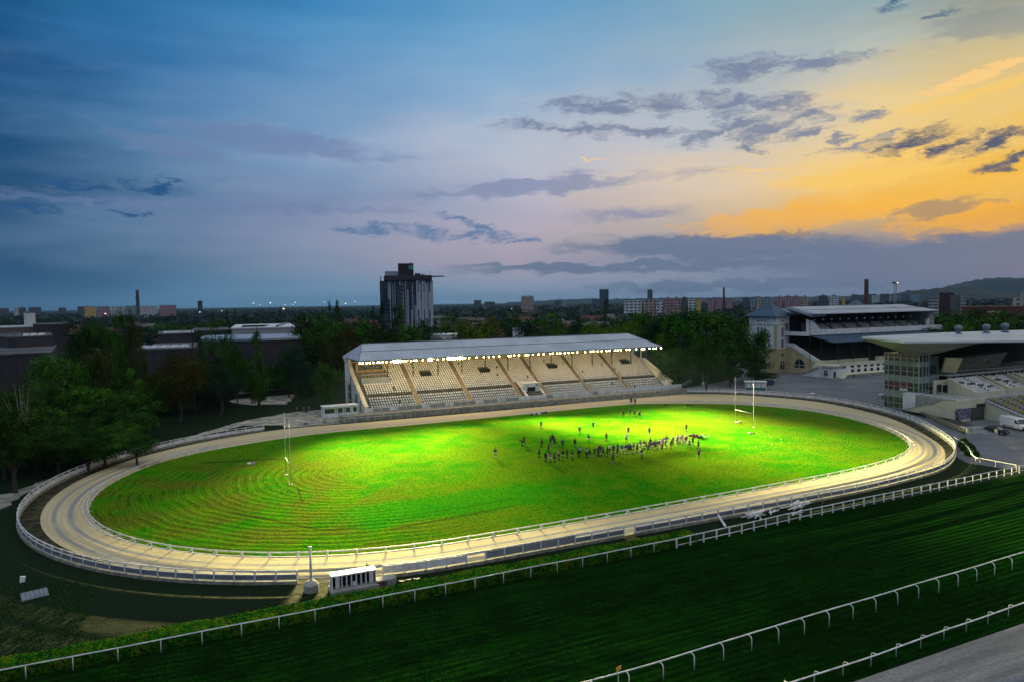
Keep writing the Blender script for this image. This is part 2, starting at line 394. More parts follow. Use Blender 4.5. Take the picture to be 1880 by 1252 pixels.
def ring(fa, fb, nt, z):        # sheet between two distances along every ray; UV = (metres along, metres across from the inner rail)
    mb = MB(); mb.uv = []; n = len(RY); S = [0.]
    for i in range(n):
        (c, a), (c2, a2) = RY[i], RY[(i + 1) % n]
        p = (c[0] + math.cos(R(a)) * TI[i], c[1] + math.sin(R(a)) * TI[i]); q = (c2[0] + math.cos(R(a2)) * TI[(i + 1) % n], c2[1] + math.sin(R(a2)) * TI[(i + 1) % n])
        S.append(S[-1] + math.dist(p, q))
    for i in range(n + 1):
        c, a = RY[i % n]; A, B = fa(i % n), fb(i % n)
        for j in range(nt + 1):
            t = A + (B - A) * j / nt; mb.v.append((c[0] + math.cos(R(a)) * t, c[1] + math.sin(R(a)) * t, z))
    def uvof(k): 
        i, j = divmod(k, nt + 1); A, B = fa(i % n), fb(i % n)
        return (S[i], A + (B - A) * j / nt - TI[i % n])
    for i in range(n):
        for j in range(nt):
            q = (i * (nt + 1) + j, i * (nt + 1) + j + 1, (i + 1) * (nt + 1) + j + 1, (i + 1) * (nt + 1) + j)
            mb.f.append(q); mb.mi.append(0); mb.uv += [uvof(k) for k in q]
    return mb

# ------------------------------------------------------------------ ground materials
def surf(name, fn, rough=.95, bump=None, spec=.1):
    M = bpy.data.materials.new(name); M.use_nodes = True; t = NT(M.node_tree); b = t.n['Principled BSDF']
    c, h = fn(t); t.put(b.inputs['Base Color'], c); b.inputs['Roughness'].default_value = rough; b.inputs['Specular IOR Level'].default_value = spec
    if h is not None:
        bp = t.new('ShaderNodeBump'); bp.inputs['Strength'].default_value = 1; bp.inputs['Distance'].default_value = bump
        t.l.new(h, bp.inputs['Height']); t.l.new(bp.outputs[0], b.inputs['Normal'])
    return M
def pos(t): return t.new('ShaderNodeNewGeometry').outputs['Position']
def uvs(t): return t.new('ShaderNodeUVMap').outputs[0]

def f_field(t):
    P = pos(t); x, y, _ = t.sep(P); U = t.sep(uvs(t)); tt = U[1]
    big = t.noise(P, .045, 4.); mid = t.noise(P, .22, 5., .6); fine = t.noise(P, 2.6, 3., .7)
    c = t.mix(t.mr(mid, .38, .66), (.030, .215, .003), (.105, .245, .004))
    c = t.mix(t.m('MULTIPLY', t.mr(big, .45, .62), .7), c, (.135, .205, .007))
    # closed-in worn left bend: harrowed rings following the rail, dry yellow-brown grass between them
    leftm = t.m('MULTIPLY', t.mr(x, 46., 12.), t.mr(y, 147., 128.))
    rightm = t.m('MULTIPLY', t.mr(x, 96., 120.), .55)
    wear = t.m('MAXIMUM', leftm, rightm)
    c = t.mix(t.m('MULTIPLY', wear, t.mr(t.noise(P, .13, 5., .62), .40, .62)), c, (.125, .150, .012))
    warp = t.m('MULTIPLY', t.m('SUBTRACT', t.noise(P, .10, 3.), .5), 2.6)
    ph = t.m('ADD', tt, warp)
    s = t.m('ADD', t.m('SINE', t.m('MULTIPLY', ph, 2 * math.pi / 1.42)), t.m('MULTIPLY', t.m('SUBTRACT', t.noise(P, .55, 4., .7), .5), 1.5))
    s2 = t.m('SINE', t.m('MULTIPLY', ph, 2 * math.pi / .55))
    rings = t.m('MULTIPLY', t.mr(s, .30, .95), t.mr(t.noise(P, .16, 4., .6), .42, .60))
    rings = t.m('MULTIPLY', rings, t.m('MULTIPLY', t.m('MAXIMUM', leftm, t.mr(y, 104., 88., 0., .35)), t.mr(fine, .25, .55, .3, 1.)))
    c = t.mix(t.m('MULTIPLY', rings, .62), c, (.018, .036, .004))
    near = t.m('MULTIPLY', t.mr(y, 150., 104., .35, 1.), .40)
    c = t.mix(t.m('MULTIPLY', t.mr(s2, .1, .9), near), c, (.024, .078, .004))
    # brown strips where the topdressing shows and one lush rectangle
    def seg(ax, ay, bx, by, w):
        L = math.hypot(bx - ax, by - ay); ux, uy = (bx - ax) / L, (by - ay) / L
        dx_ = t.m('SUBTRACT', x, ax); dy_ = t.m('SUBTRACT', y, ay)
        al = t.m('ADD', t.m('MULTIPLY', dx_, ux), t.m('MULTIPLY', dy_, uy)); ac = t.m('ABSOLUTE', t.m('ADD', t.m('MULTIPLY', dx_, -uy), t.m('MULTIPLY', dy_, ux)))
        ac = t.m('ADD', ac, t.m('MULTIPLY', t.m('SUBTRACT', mid, .5), w * 1.2))
        return t.m('MULTIPLY', t.mr(ac, w, w * .3), t.m('MULTIPLY', t.mr(al, 0., 2.), t.mr(al, L, L - 2.)))
    pa = gp(415, 938); pb = gp(600, 975); pc = gp(960, 912); pd = gp(820, 935); pe = gp(540, 985)
    for (a, b, w) in ((pb, pc, .9), (pa, pb, .45), (gp(700, 975), gp(960, 925), .5), (gp(360, 850), gp(520, 842), .8), (gp(545, 890), gp(556, 925), .22)):
        c = t.mix(t.m('MULTIPLY', seg(a.x, a.y, b.x, b.y, w), .8), c, (.055, .040, .010))
    lush = t.m('MULTIPLY', t.m('MULTIPLY', t.mr(x, 15., 21.), t.mr(x, 52., 44.)), t.m('MULTIPLY', t.mr(y, 84., 87.), t.mr(y, 98., 94.)))
    c = t.mix(t.m('MULTIPLY', lush, .75), c, (.016, .22, .004))
    c = t.mix(t.mr(fine, .42, .62, .0, .62), c, (.008, .050, .002))
    c = t.mix(t.mr(t.noise(P, .9, 4., .7), .5, .66, .0, .3), c, (.008, .075, .003))
    h = t.m('ADD', t.m('ADD', t.m('MULTIPLY', s, t.m('MULTIPLY', leftm, .4)), t.m('MULTIPLY', s2, .08)), t.m('MULTIPLY', fine, 1.3))
    return c, h
M_field = surf('infield_turf', f_field, bump=.05, spec=0.)
def f_sand(t):
    P = pos(t); U = t.sep(uvs(t)); sx = U[0]; w = t.m('ADD', U[1], t.m('MULTIPLY', t.m('SUBTRACT', t.noise(t.comb(t.m('MULTIPLY', sx, .05), U[1]), .5, 3.), .5), .8))
    st = t.noise(t.comb(t.m('MULTIPLY', sx, .045), t.m('MULTIPLY', w, 2.3)), 1.2, 6., .65)
    c = t.mix(t.mr(st, .36, .66), (.64, .53, .31), (.44, .36, .21))
    c = t.mix(t.m('MULTIPLY', t.mr(t.noise(P, .5, 5., .65), .5, .75), .4), c, (.56, .50, .38))
    def band(c0, wd, op, colr):
        d = t.m('ABSOLUTE', t.m('SUBTRACT', w, c0)); return t.m('MULTIPLY', t.mr(d, wd, wd * .25), op)
    brk = t.mr(t.noise(P, .07, 3.), .30, .48)
    for c0, wd, op in ((2.0, .5, .9), (3.9, .42, .85), (5.3, .2, .4), (.3, .3, .3)):
        c = t.mix(t.m('MULTIPLY', band(c0, wd, op, 0), brk), c, (.235, .25, .27))
    c = t.mix(t.mr(t.noise(P, 5., 4., .75), .45, .66, 0., .42), c, (.24, .20, .13))
    return c, t.m('ADD', st, t.m('MULTIPLY', t.noise(P, 5., 3.), .5))
M_sand = surf('sand', f_sand, bump=.05)
def f_verge(t):
    P = pos(t); c = t.mix(t.mr(t.noise(P, .8, 5., .7), .42, .6), (.016, .022, .008), (.075, .062, .036))
    return c, t.noise(P, 4., 4.)
M_verge = surf('verge_soil', f_verge, bump=.08)
def f_turf(t):        # racing turf, tractor lines along the course
    P = pos(t); x, y, _ = t.sep(P)
    yy = t.m('ADD', y, t.m('MULTIPLY', t.m('SUBTRACT', t.noise(t.comb(t.m('MULTIPLY', x, .02), t.m('MULTIPLY', y, .06)), 1., 2.), .5), 1.6))
    ln = t.noise(t.comb(t.m('MULTIPLY', x, .11), t.m('MULTIPLY', yy, 1.5), 2.), 1.3, 7., .75)
    big = t.noise(t.comb(t.m('MULTIPLY', x, .016), t.m('MULTIPLY', y, .05)), 1.6, 4.)
    c = t.mix(t.mr(ln, .40, .62), (.002, .014, .002), (.006, .048, .003))
    c = t.mix(t.m('MULTIPLY', t.mr(big, .42, .62), .8), c, (.0025, .012, .002))
    c = t.mix(t.mr(t.noise(P, 2.2, 5., .8), .42, .62, 0., .55), c, (.002, .010, .002))
    c = t.mix(t.m('MULTIPLY', t.mr(t.noise(P, 1.1, 5., .7), .5, .72), .35), c, (.020, .075, .006))
    c = t.mix(t.mr(t.noise(P, 7., 4., .8), .42, .62, 0., .55), c, (.0015, .008, .0015))
    s = t.m('SINE', t.m('MULTIPLY', yy, 2 * math.pi / .8))
    c = t.mix(t.mr(s, .2, .9, 0., .38), c, (.002, .010, .001))
    return c, t.m('ADD', t.m('MULTIPLY', s, .3), t.noise(P, 3., 4.))
M_turf = surf('race_turf', f_turf, bump=.05, spec=0.)
def f_ground(t):
    P = pos(t); a = t.noise(P, .03, 6., .62); b = t.noise(P, .5, 6., .7)
    c = t.mix(t.mr(b, .38, .62), (.004, .014, .003), (.006, .016, .004))
    c = t.mix(t.m('MULTIPLY', t.mr(a, .5, .66), .55), c, (.006, .020, .004))
    c = t.mix(t.mr(t.noise(P, 3.1, 2., .5), .76, .79, 0., .7), c, (.22, .21, .17))
    return c, b
M_ground = surf('rough_ground', f_ground, bump=.15)
def f_asph(t):
    P = pos(t); a = t.noise(P, .06, 5., .6); b = t.noise(P, .35, 5., .65); k = t.noise(P, 4., 4.)
    c = t.mix(t.mr(a, .38, .64), (.150, .158, .172), (.095, .100, .112))
    c = t.mix(t.m('MULTIPLY', t.mr(b, .48, .66), .5), c, (.195, .20, .205))
    c = t.mix(t.mr(k, .4, .7, 0., .3), c, (.07, .072, .08))
    v = t.new('ShaderNodeTexVoronoi', feature='DISTANCE_TO_EDGE'); t.put(v.inputs['Vector'], P); v.inputs['Scale'].default_value = .085
    c = t.mix(t.m('MULTIPLY', t.mr(v.outputs['Distance'], .016, .004), .45), c, (.04, .042, .046))
    return c, k
M_asph = surf('asphalt', f_asph, bump=.01, rough=.8, spec=.3)
def f_gravel(t):
    P = pos(t); x, y, _ = t.sep(P)
    ln = t.noise(t.comb(t.m('MULTIPLY', x, .05), t.m('MULTIPLY', y, .9)), 1.2, 5., .6)
    c = t.mix(t.mr(ln, .36, .66), (.235, .24, .245), (.135, .14, .15))
    c = t.mix(t.mr(t.noise(P, 3., 5., .8), .42, .62, 0., .55), c, (.09, .095, .105))
    return c, t.noise(P, 6., 4.)
M_gravel = surf('gravel_mat', f_gravel, bump=.05)
def f_dirt(t):
    P = pos(t); c = t.mix(t.mr(t.noise(P, .35, 6., .65), .38, .62), (.44, .42, .36), (.20, .19, .15))
    return c, t.noise(P, 4., 4.)
M_dirt = surf('pale_dirt', f_dirt, bump=.05)

# ------------------------------------------------------------------ ground sheets
g = MB(); 
for i in range(40):
    for j in range(40):
        f = lambda k: math.copysign(abs(k) ** 3, k) * 24000
        x0, x1, y0, y1 = f((i - 20) / 20), f((i - 19) / 20), f((j - 20) / 20) + 100, f((j - 19) / 20) + 100
        n = len(g.v); g.v += [(x0, y0, 0), (x1, y0, 0), (x1, y1, 0), (x0, y1, 0)]; g.f.append((n, n + 1, n + 2, n + 3)); g.mi.append(0)
struct(g.obj('ground', M_ground))
def sheet(name, pts, z, M, wig=0., step=3.):
    P = resample([tuple(p[:2]) for p in pts], step, True)
    if wig: P = [(x + rnd.uniform(-wig, wig), y + rnd.uniform(-wig, wig)) for x, y in P]
    mb = MB(); mb.v = [(x, y, z) for x, y in P]; mb.f = [tuple(range(len(P)))]; mb.mi = [0]
    # orient upwards
    A = sum(P[i][0] * P[(i + 1) % len(P)][1] - P[(i + 1) % len(P)][0] * P[i][1] for i in range(len(P)))
    if A < 0: mb.f = [tuple(reversed(mb.f[0]))]
    return struct(mb.obj(name, M))
sheet('race_course', [(-400, 62.35), (600, 62.35 + 3.2), (600, 34.9), (-400, 34.4)], .010, M_turf, 0, 50)
struct(MB().quad((-200, 20, .012), (600, 20, .012), (600, 34.9, .012), (-200, 34.3, .012)).obj('gravel_path', M_gravel))
ring_v = ring(lambda i: TI[i] + .05, lambda i: TO[i] + .1, 6, .012); struct(ring_v.obj('track_verge', M_verge))
def sand_out(i):
    c, a = RY[i]; w = TO[i] - TI[i]
    x = c[0] + math.cos(R(a)) * TO[i]
    if a == 90: return TO[i] - .35
    if a == -90: return TO[i] - .45
    k = math.sin(R(min(180, max(0, abs(((a + 90) % 360))))) ) if 0 <= (a + 90) % 360 <= 180 else math.sin(R((a + 90) % 360 - 180))
    return TO[i] - .45 - abs(k) * (2.3 if a < 90 else 2.0)
struct(ring(lambda i: TI[i] - .25, sand_out, 6, .020).obj('sand_track', M_sand))
struct(ring(lambda i: .0, lambda i: TI[i] - .3, 10, .030).obj('infield_grass', M_field))
# asphalt yard right, edged by the oval and the race course
yard = [(117.2, 69.5), (118, 66.2), (600, 72), (600, 520), (240, 420), (214, 240), (196, 208), (178, 191), (160, 183), (146, 178.5), (136, 176), (134, 170.5)]
ob = sub(OUTER, (117, 75.2), (136.5, 166.4))
yard = list(reversed(ob)) + [(117.2, 72.5)] + yard[1:]
sheet('asphalt_yard', yard, .006, M_asph, 0, 6)
sheet('dirt_lot', [(9.4, 225.5), (16.7, 228), (31, 228), (27, 214), (25.5, 206.9), (15.7, 210.1)], .008, M_dirt, .8, 1.5)
sheet('dirt_path', [(-27, 126), (-23.5, 131), (-20, 138), (-12, 150), (-4, 160), (4, 171), (12, 182), (24.5, 190), (36, 191), (37, 184), (36, 166), (19.4, 166), (20, 170), (12, 175), (4, 167), (-4, 157), (-12, 147.5), (-19.5, 136), (-22.6, 128), (-24.5, 117), (-27, 112), (-33, 110), (-40, 112)], .016, M_dirt, .5, 1.5)
# ------------------------------------------------------------------ fences
def posts_along(P, step): return resample(P, step)
def offs(P, d):
    out = []
    for i in range(len(P)):
        a = P[max(0, i - 1)]; b = P[min(len(P) - 1, i + 1)]; L = math.dist(a, b) or 1
        out.append((P[i][0] + (b[1] - a[1]) / L * d, P[i][1] - (b[0] - a[0]) / L * d))   # +d = right of travel
    return out
def strip(mb, P, w, z0, z1, mi=0):          # solid wall along a polyline
    A = offs(P, w / 2); B = offs(P, -w / 2)
    for i in range(len(P) - 1):
        mb.hexa([(*A[i], z0), (*A[i + 1], z0), (*B[i + 1], z0), (*B[i], z0), (*A[i], z1), (*A[i + 1], z1), (*B[i + 1], z1), (*B[i], z1)], mi)
    return mb
def track_fence(P, step, label, styles, basez=.34):
    t = empty('track_fence', (P[0][0], P[0][1], 0), 0, label, 'fence'); L = t.location
    loc = lambda Q: [(x - L.x, y - L.y) for x, y in Q]
    Q = posts_along(P, step)
    b = MB(); strip(b, loc(resample(P, 1.5)), .34, 0, basez); b.obj('concrete_base', stone, t)
    PL = loc(Q); pm = MB().box(-.07, .07, -.10, .10, basez - .05, 1.42).mesh('post', white)
    for i, p in enumerate(PL):
        a = PL[max(0, i - 1)]; c = PL[min(len(PL) - 1, i + 1)]
        link('post', pm, t, (p[0], p[1], 0), math.atan2(c[1] - a[1], c[0] - a[0]))
    rl = MB(); rw = MB(); gr = MB(); prev_ = None
    for i in range(len(PL) - 1):
        st = styles(i, Q[i])
        if prev_ and st != prev_:
            if rw.v: rw.obj('white_board', white, t); rw = MB()
            if gr.v: gr.obj('grey_board', greyp, t); gr = MB()
        prev_ = st; a, c = PL[i], PL[i + 1]; seg = [a, c]; sg = offs(seg, .0)
        rl.beam((*a, 1.36), (*c, 1.36), .09, .11)
        if st == 'open': continue
        if st == 'white':
            strip(rw, seg, .05, basez + .12, 1.26)
        elif st == 'slat':
            strip(gr, seg, .04, basez + .1, 1.28)
            for k in range(5): rl.beam((*a, basez + .2 + k * .2), (*c, basez + .2 + k * .2), .07, .025)
        else:
            strip(rw, offs(seg, -.03), .03, basez + .1, .96); strip(gr, offs(seg, .03), .03, basez + .14, .90)
            rl.beam((*a, .98), (*c, .98), .09, .06)
            rl.beam((*a, basez + .1), (*c, basez + .1), .11, .07)
    rl.obj('rail', white, t)
    if rw.v: rw.obj('white_board', white, t)
    if gr.v: gr.obj('grey_board', greyp, t)
    return t
cw = OUTER           # runs: left bend downwards -> near straight -> right bend -> far straight (counter-clockwise)
left = sub(cw, (15.5, 164.9), (9.5, 70.9))
track_fence(left, 2.12, 'long white rail fence round the left bend of the oval, grey boards outside', lambda i, p: 'std')
near = sub(cw, (17.2, 69.0), (46.0, 68.2))
track_fence(near, 2.12, 'straight white fence with solid white and grey slatted panels beside the starting box', lambda i, p: 'white' if p[0] < 25 else 'open' if p[0] < 27 else 'slat' if p[0] < 38.6 else 'std')
right = sub(cw, (47.0, 68.2), (131.5, 167.8))
track_fence(right, 2.5, 'white fence with grey boards from the near straight round the right bend to the grandstand', lambda i, p: 'std')
# inner rail with kneeling brackets
ip = sub(INNER, (4.5, 147.6), (121, 151.4))
t = empty('inner_rail', (ip[0][0], ip[0][1], 0), 0, 'low white inner rail with angled brackets between sand track and infield grass', 'rail'); L = t.location
Q = [(x - L.x, y - L.y) for x, y in resample(ip, 3.15)]
pm = MB().box(-.07, .07, -.07, .07, 0, .78).beam((0, 0, .72), (0, -.55, .55), .07, .07).beam((0, 0, .3), (0, .55, .02), .06, .06).box(-.05, .05, -.65, -.5, .35, .62).mesh('post', white)
for i, p in enumerate(Q):
    a = Q[max(0, i - 1)]; c = Q[min(len(Q) - 1, i + 1)]; link('post', pm, t, (*p, 0), math.atan2(c[1] - a[1], c[0] - a[0]))
rr = [(x - L.x, y - L.y) for x, y in resample(ip, 1.6)]
mb = MB()
for a, c in zip(rr, rr[1:]):
    mb.beam((*a, .70), (*c, .70), .07, .13)
mb.obj('upper_rail', white, t); mb = MB(); ro = offs(rr, .55)
for a, c in zip(ro, ro[1:]): mb.beam((*a, .42), (*c, .42), .10, .10)
mb.obj('lower_rail', white, t)

def simple_rail(name, label, P, step, h, hook=0., r=.055, posts=None, sec=None, botrail=None, pr=.04):
    t = empty(name, (P[0][0], P[0][1], 0), 0, label, 'rail'); L = t.location
    PP = [(x - L.x, y - L.y) for x, y in P]
    fine = resample(PP, 2.); mb = MB()
    zr = [h + .02 * math.sin(i * .9) for i in range(len(fine))]
    mb.tube([(*p, z) for p, z in zip(fine, zr)], r, 8); mb.obj('rail', white, t)
    if botrail:
        mb = MB(); mb.tube([(*p, botrail) for p in fine], r * .8, 6); mb.obj('lower_rail', white, t)
    Q = resample(PP, step) if posts is None else posts
    if hook:
        s = 1 if hook > 0 else -1; k = abs(hook)
        pm = MB().tube([(0, 0, h - .02), (0, -s * k * .45, h + .0), (0, -s * k * .85, h - .07), (0, -s * k, h - .25), (0, -s * k, 0)], pr, 6).mesh('post', white, True)
    elif sec: pm = MB().box(-sec, sec, -.05, .05, 0, h + .06).mesh('post', white)
    else: pm = MB().tube([(0, 0, 0), (0, 0, h)], pr, 6).mesh('post', white, True)
    for i, p in enumerate(Q):
        a = Q[max(0, i - 1)]; c = Q[min(len(Q) - 1, i + 1)]
        link('post', pm, t, (*p, 0), math.atan2(c[1] - a[1], c[0] - a[0]) + rnd.uniform(-.04, .04))
    return t
simple_rail('hedge_rail', 'long white running rail on thin posts in front of the clipped hedge', [(-30, 62.1), (0, 62.1), (48.8, 62.35)], 3.0, 1.12)
t = simple_rail('course_fence', 'white post and double rail fence along the dark course, right of the hedge', [(48.9, 62.4), (70.4, 63.6), (99.9, 64.4), (118, 64.9), (175, 66.4)], 2.0, 1.12, sec=.09, botrail=.36, r=.06)
simple_rail('running_rail', 'white running rail on curved posts across the middle of the dark turf', [(16, 41.4), (31, 41.2), (40, 41.6), (57.3, 42.0), (75.2, 42.4), (110, 43.0)], 2.95, 1.2, hook=.45)
simple_rail('running_rail', 'nearest white running rail with arched posts beside the gravel path', [(34, 34.9), (45.7, 34.9), (54.5, 35.15), (63.2, 35.3), (90, 35.8)], 2.95, 1.15, hook=-.5)
simple_rail('yard_rail', 'curved white hooped railing where the asphalt meets the right bend', [(130.7, 84.1), (127.4, 80.3), (124, 77.3), (121.6, 75.3), (119, 73.6), (117.5, 72.2), (116.6, 71)], 2.2, 1.15, hook=-.3)
simple_rail('yard_rail', 'short straight white rail joining the asphalt yard to the course fence', [(117.0, 71.6), (117.1, 65.4)], 3.1, 1.15)
# yellow marker on the rail
t = empty('distance_marker', (27.2, 41.3, 0), .35, 'small yellow board on a post at the near end of the running rail', 'marker')
MB().box(-.28, .28, -.02, .02, 1.35, 1.62).obj('board', mat('yellow_board', (.62, .36, .05), .6, .1), t); MB().box(-.03, .03, .022, .06, 0, 1.5).obj('post', white, t)

# hedge
def leafbox(mb, x0, x1, y0, y1, zt, n, s, rn):
    for _ in range(n):
        x = rn.uniform(x0, x1); f = rn.random()
        if f < .55: p = (x, rn.uniform(y0, y1), zt + rn.gauss(0, .06)); 
        elif f < .8: p = (x, y0 + rn.gauss(0, .07), rn.uniform(.0, zt))
        else: p = (x, y1 + rn.gauss(0, .07), rn.uniform(.0, zt))
        leaf(mb, p, s * rn.uniform(.6, 1.3), rn)
def leaf(mb, p, s, rn, mi=0, nd=None):
    a = Vector((rn.gauss(0, 1), rn.gauss(0, 1), rn.gauss(0, 1)))
    if nd is not None: a = a * .42 + nd
    a.normalize(); b = a.orthogonal().normalized()
    c = a.cross(b); th = rn.uniform(0, 6.28); u = (b * math.cos(th) + c * math.sin(th)) * s; w = (c * math.cos(th) - b * math.sin(th)) * s * .6
    p = Vector(p); n = len(mb.v)
    mb.v += [tuple(p - u), tuple(p - w), tuple(p + u), tuple(p + w)]; mb.f.append((n, n + 1, n + 2, n + 3)); mb.mi.append(mi)
rh = random.Random(3)
h = empty('hedge', (10, 63.65, 0), 0, 'long clipped green hedge between the oval fence and the white rail', 'hedge')
mb = MB(); mb.box(-45, 41.8, -1.0, 1.0, 0, .9); mb.obj('hedge_core', mat('hedge_core', (.006, .018, .003), .95, .3, 1., spec=0.), h)
mb = MB()
for _ in range(62000):
    x = rh.uniform(-45, 42) if rh.random() < .3 else rh.uniform(-30, 42); f = rh.random(); hh = .93 + .10 * math.sin(x * .7) * math.sin(x * .23 + 1)
    if f < .72: leaf(mb, (x, rh.uniform(-1.1, 1.1), hh + rh.gauss(0, .05)), .075 * rh.uniform(.6, 1.4), rh, 0, Vector((0, 0, 1)))
    else: leaf(mb, (x, -1.08 + rh.gauss(0, .06), rh.uniform(0, hh)), .075 * rh.uniform(.6, 1.3), rh, 0, Vector((0, -1, -.2)))
mb.obj('foliage', surf('hedge_leaf', lambda t: ((lambda P: t.mix(t.mr(t.noise(P, .8, 5., .65), .46, .66), t.mix(t.mr(t.noise(P, 2.5, 3.), .4, .6), (.036, .180, .007), (.012, .072, .004)), (.12, .20, .009)))(pos(t)), None), .9, spec=0.), h)

# shrub clumps by the right bend, outside the wall
def shrub(loc, r, h, label, group=None, lm='dark green', n=1500):
    rn = random.Random(int(loc[0] * 7 + loc[1])); e = empty('shrub', loc, 0, label, 'shrub', group); mb = MB()
    for _ in range(n):
        d = Vector((rn.gauss(0, 1), rn.gauss(0, 1), abs(rn.gauss(0, 1)))).normalized() * rn.uniform(.5, 1) ** .5
        leaf(mb, (d.x * r, d.y * r, d.z * h + .05), .13, rn)
    mb.obj('foliage', LEAF[lm], e)
    mb = MB()
    for k in range(5): mb.tube([(0, 0, 0), (rn.uniform(-.4, .4) * r, rn.uniform(-.4, .4) * r, h * .7)], [.04, .012], 5)
    mb.obj('stem', bark, e)
shrub((126.2, 78.6, 0), 1.3, 1.5, 'dark shrub against the outside of the right bend wall')
shrub((123.0, 75.9, 0), 1.2, 1.1, 'low dark shrub below the curved hooped railing')
shrub((128.6, 80.9, 0), 1.0, 1.7, 'tallest narrow dark shrub at the tip of the right bend', lm='olive')

# short blades standing in the nearest turf
mb = MB(); rn = random.Random(9)
for _ in range(120000):
    px, py = rn.uniform(150, 1900), 1000 + 260 * rn.random() ** .8
    p = gp(px, py)
    if not (35.0 < p.y < 62.0) or p.x > 120: continue
    w_ = (p.y + .5 * math.sin(p.x * .05) + .25 * math.sin(p.x * .31)) % .85
    if w_ < .42 and rn.random() < .93: continue
    if math.sin(p.x * .11 + p.y * .7) * math.sin(p.y * .35 + p.x * .03 + 2) < -.1 and rn.random() < .75: continue
    leaf(mb, (p.x, p.y, .035), .045 + .0005 * p.y, rn, 0, Vector((0, -.6, .5)))
tag(mb.obj('race_grass', mat('blade_green', (.008, .070, .003), .9, .3, .3, c2=(.003, .024, .002), lo=.4, hi=.6, spec=.0)), 'dark striped racing grass across the whole foreground', 'grass', kind='stuff')

# ================================================================== lit grandstand
def arch(y0, y1, z0, z1, n=8):       # arched opening outline (y,z)
    c = (y0 + y1) / 2; r = (y1 - y0) / 2
    return [(y0, z0), (y1, z0)] + [(c + r * math.cos(math.pi * i / n), z1 - r + r * math.sin(math.pi * i / n)) for i in range(n + 1)]
def roofmat(name, c, pitchm, axis=0, metal=.35):
    M = bpy.data.materials.new(name); M.use_nodes = True; t = NT(M.node_tree); b = t.n['Principled BSDF']
    P = pos(t); s = t.sep(P); w = t.m('FRACT', t.m('DIVIDE', s[axis], pitchm)); rib = t.mr(t.m('ABSOLUTE', t.m('SUBTRACT', w, .5)), .36, .47)
    k = t.mix(t.mr(t.noise(P, .16, 5., .6), .36, .66), c, tuple(x * .78 for x in c))
    k = t.mix(t.mr(t.noise(t.comb(t.m('MULTIPLY', s[0], 1.3), t.m('MULTIPLY', s[1], .12)), 1., 4.), .5, .75, 0., .5), k, tuple(x * .7 for x in c))
    k = t.mix(t.m('MULTIPLY', rib, .55), k, tuple(x * .55 for x in c))
    t.put(b.inputs['Base Color'], k); b.inputs['Roughness'].default_value = .5; b.inputs['Metallic'].default_value = metal
    bp = t.new('ShaderNodeBump'); bp.inputs['Distance'].default_value = .06; t.l.new(rib, bp.inputs['Height']); t.l.new(bp.outputs[0], b.inputs['Normal'])
    return M
M_roof = roofmat('ribbed_zinc_roof', (.50, .54, .60), .62, metal=.12)
M_roof2 = roofmat('ribbed_pale_roof', (.40, .43, .48), .8, metal=.12)
M_roofb = roofmat('blue_seam_roof', (.030, .080, .14), .7, metal=.05)
M_roofw = roofmat('white_deck_roof', (.46, .52, .57), 3.1, metal=.1)
terr = mat('terrace_concrete', (.16, .15, .12), .9, .25, .6)
aislem = mat('aisle_boards', (.26, .21, .14), .85, .2, 1.2)
G = empty('grandstand', (39, 168, 0), 0, 'long white grandstand with ribbed grey hipped roof and rows of white seats, lit by floodlights', 'grandstand')
GO = Vector(G.location)
def gobj(mb, name, m_, par=None, sm=False):
    o = mb.obj(name, m_, None, sm)
    if par is None: o.parent = G; o.matrix_parent_inverse = Matrix.Translation(-GO)
    else: o.parent = par; o.matrix_parent_inverse = (par.matrix_parent_inverse.inverted() if False else Matrix())
    return o
gobj(MB().box(32.6, 134, 166.0, 169.6, 0, 1.5), 'plinth', stone)
U0, U1 = 39.8, 129.4
prof = [(169.6, 0), (169.6, 1.55)]; ROWS = []
y, z = 169.75, 1.6
prof.append((y, z))
for i in range(5):
    prof += [(y, z), (y + .84, z)]; ROWS.append((y + .45, z)); y += .84; z += .56
prof += [(y, z), (y + 1.3, z)]; y += 1.3; z += .5
YU, ZU = y, z
for i in range(14):
    prof += [(y, z), (y + .8, z)]; ROWS.append((y + .42, z)); y += .8; z += .46
prof += [(y, z), (188.4, z), (188.4, 0)]
ZTOP = z
pp = [prof[0]]
for p in prof[1:]:
    if p != pp[-1]: pp.append(p)
gobj(MB().extr(pp, 'x', U0, U1), 'terrace', terr)
def zrow(yy):
    if yy < 173.95: return 1.6 + int(max(0, yy - 169.75) / .84) * .56
    if yy < 175.25: return 4.4
    return 4.9 + int((yy - 175.25) / .8) * .46
AIS = [53.2, 67.2, 81.7, 89.6, 103.2, 116.4]
for k, a in enumerate(AIS):
    mb = MB(); w = .65
    mb.extr([(169.7, 1.64), (173.95, 4.46), (175.25, 5.0), (186.4, 11.5), (186.4, 11.3), (175.25, 4.8), (173.95, 4.1), (169.7, 1.3)], 'x', a - w, a + w)
    gobj(mb, 'aisle', aislem)
    if k >= 3:
        mb = MB()
        for s in (-.75, .75):
            for j in range(7):
                yy = 170 + j * 2.3; zz = 1.64 + (yy - 169.7) * .6
                mb.tube([(a + s, yy, zz), (a + s, yy, zz + .95)], .04, 5)
            mb.tube([(a + s, 170, 2.7), (a + s, 184, 11.1)], .04, 5)
        gobj(mb, 'aisle_handrail', darkmetal)
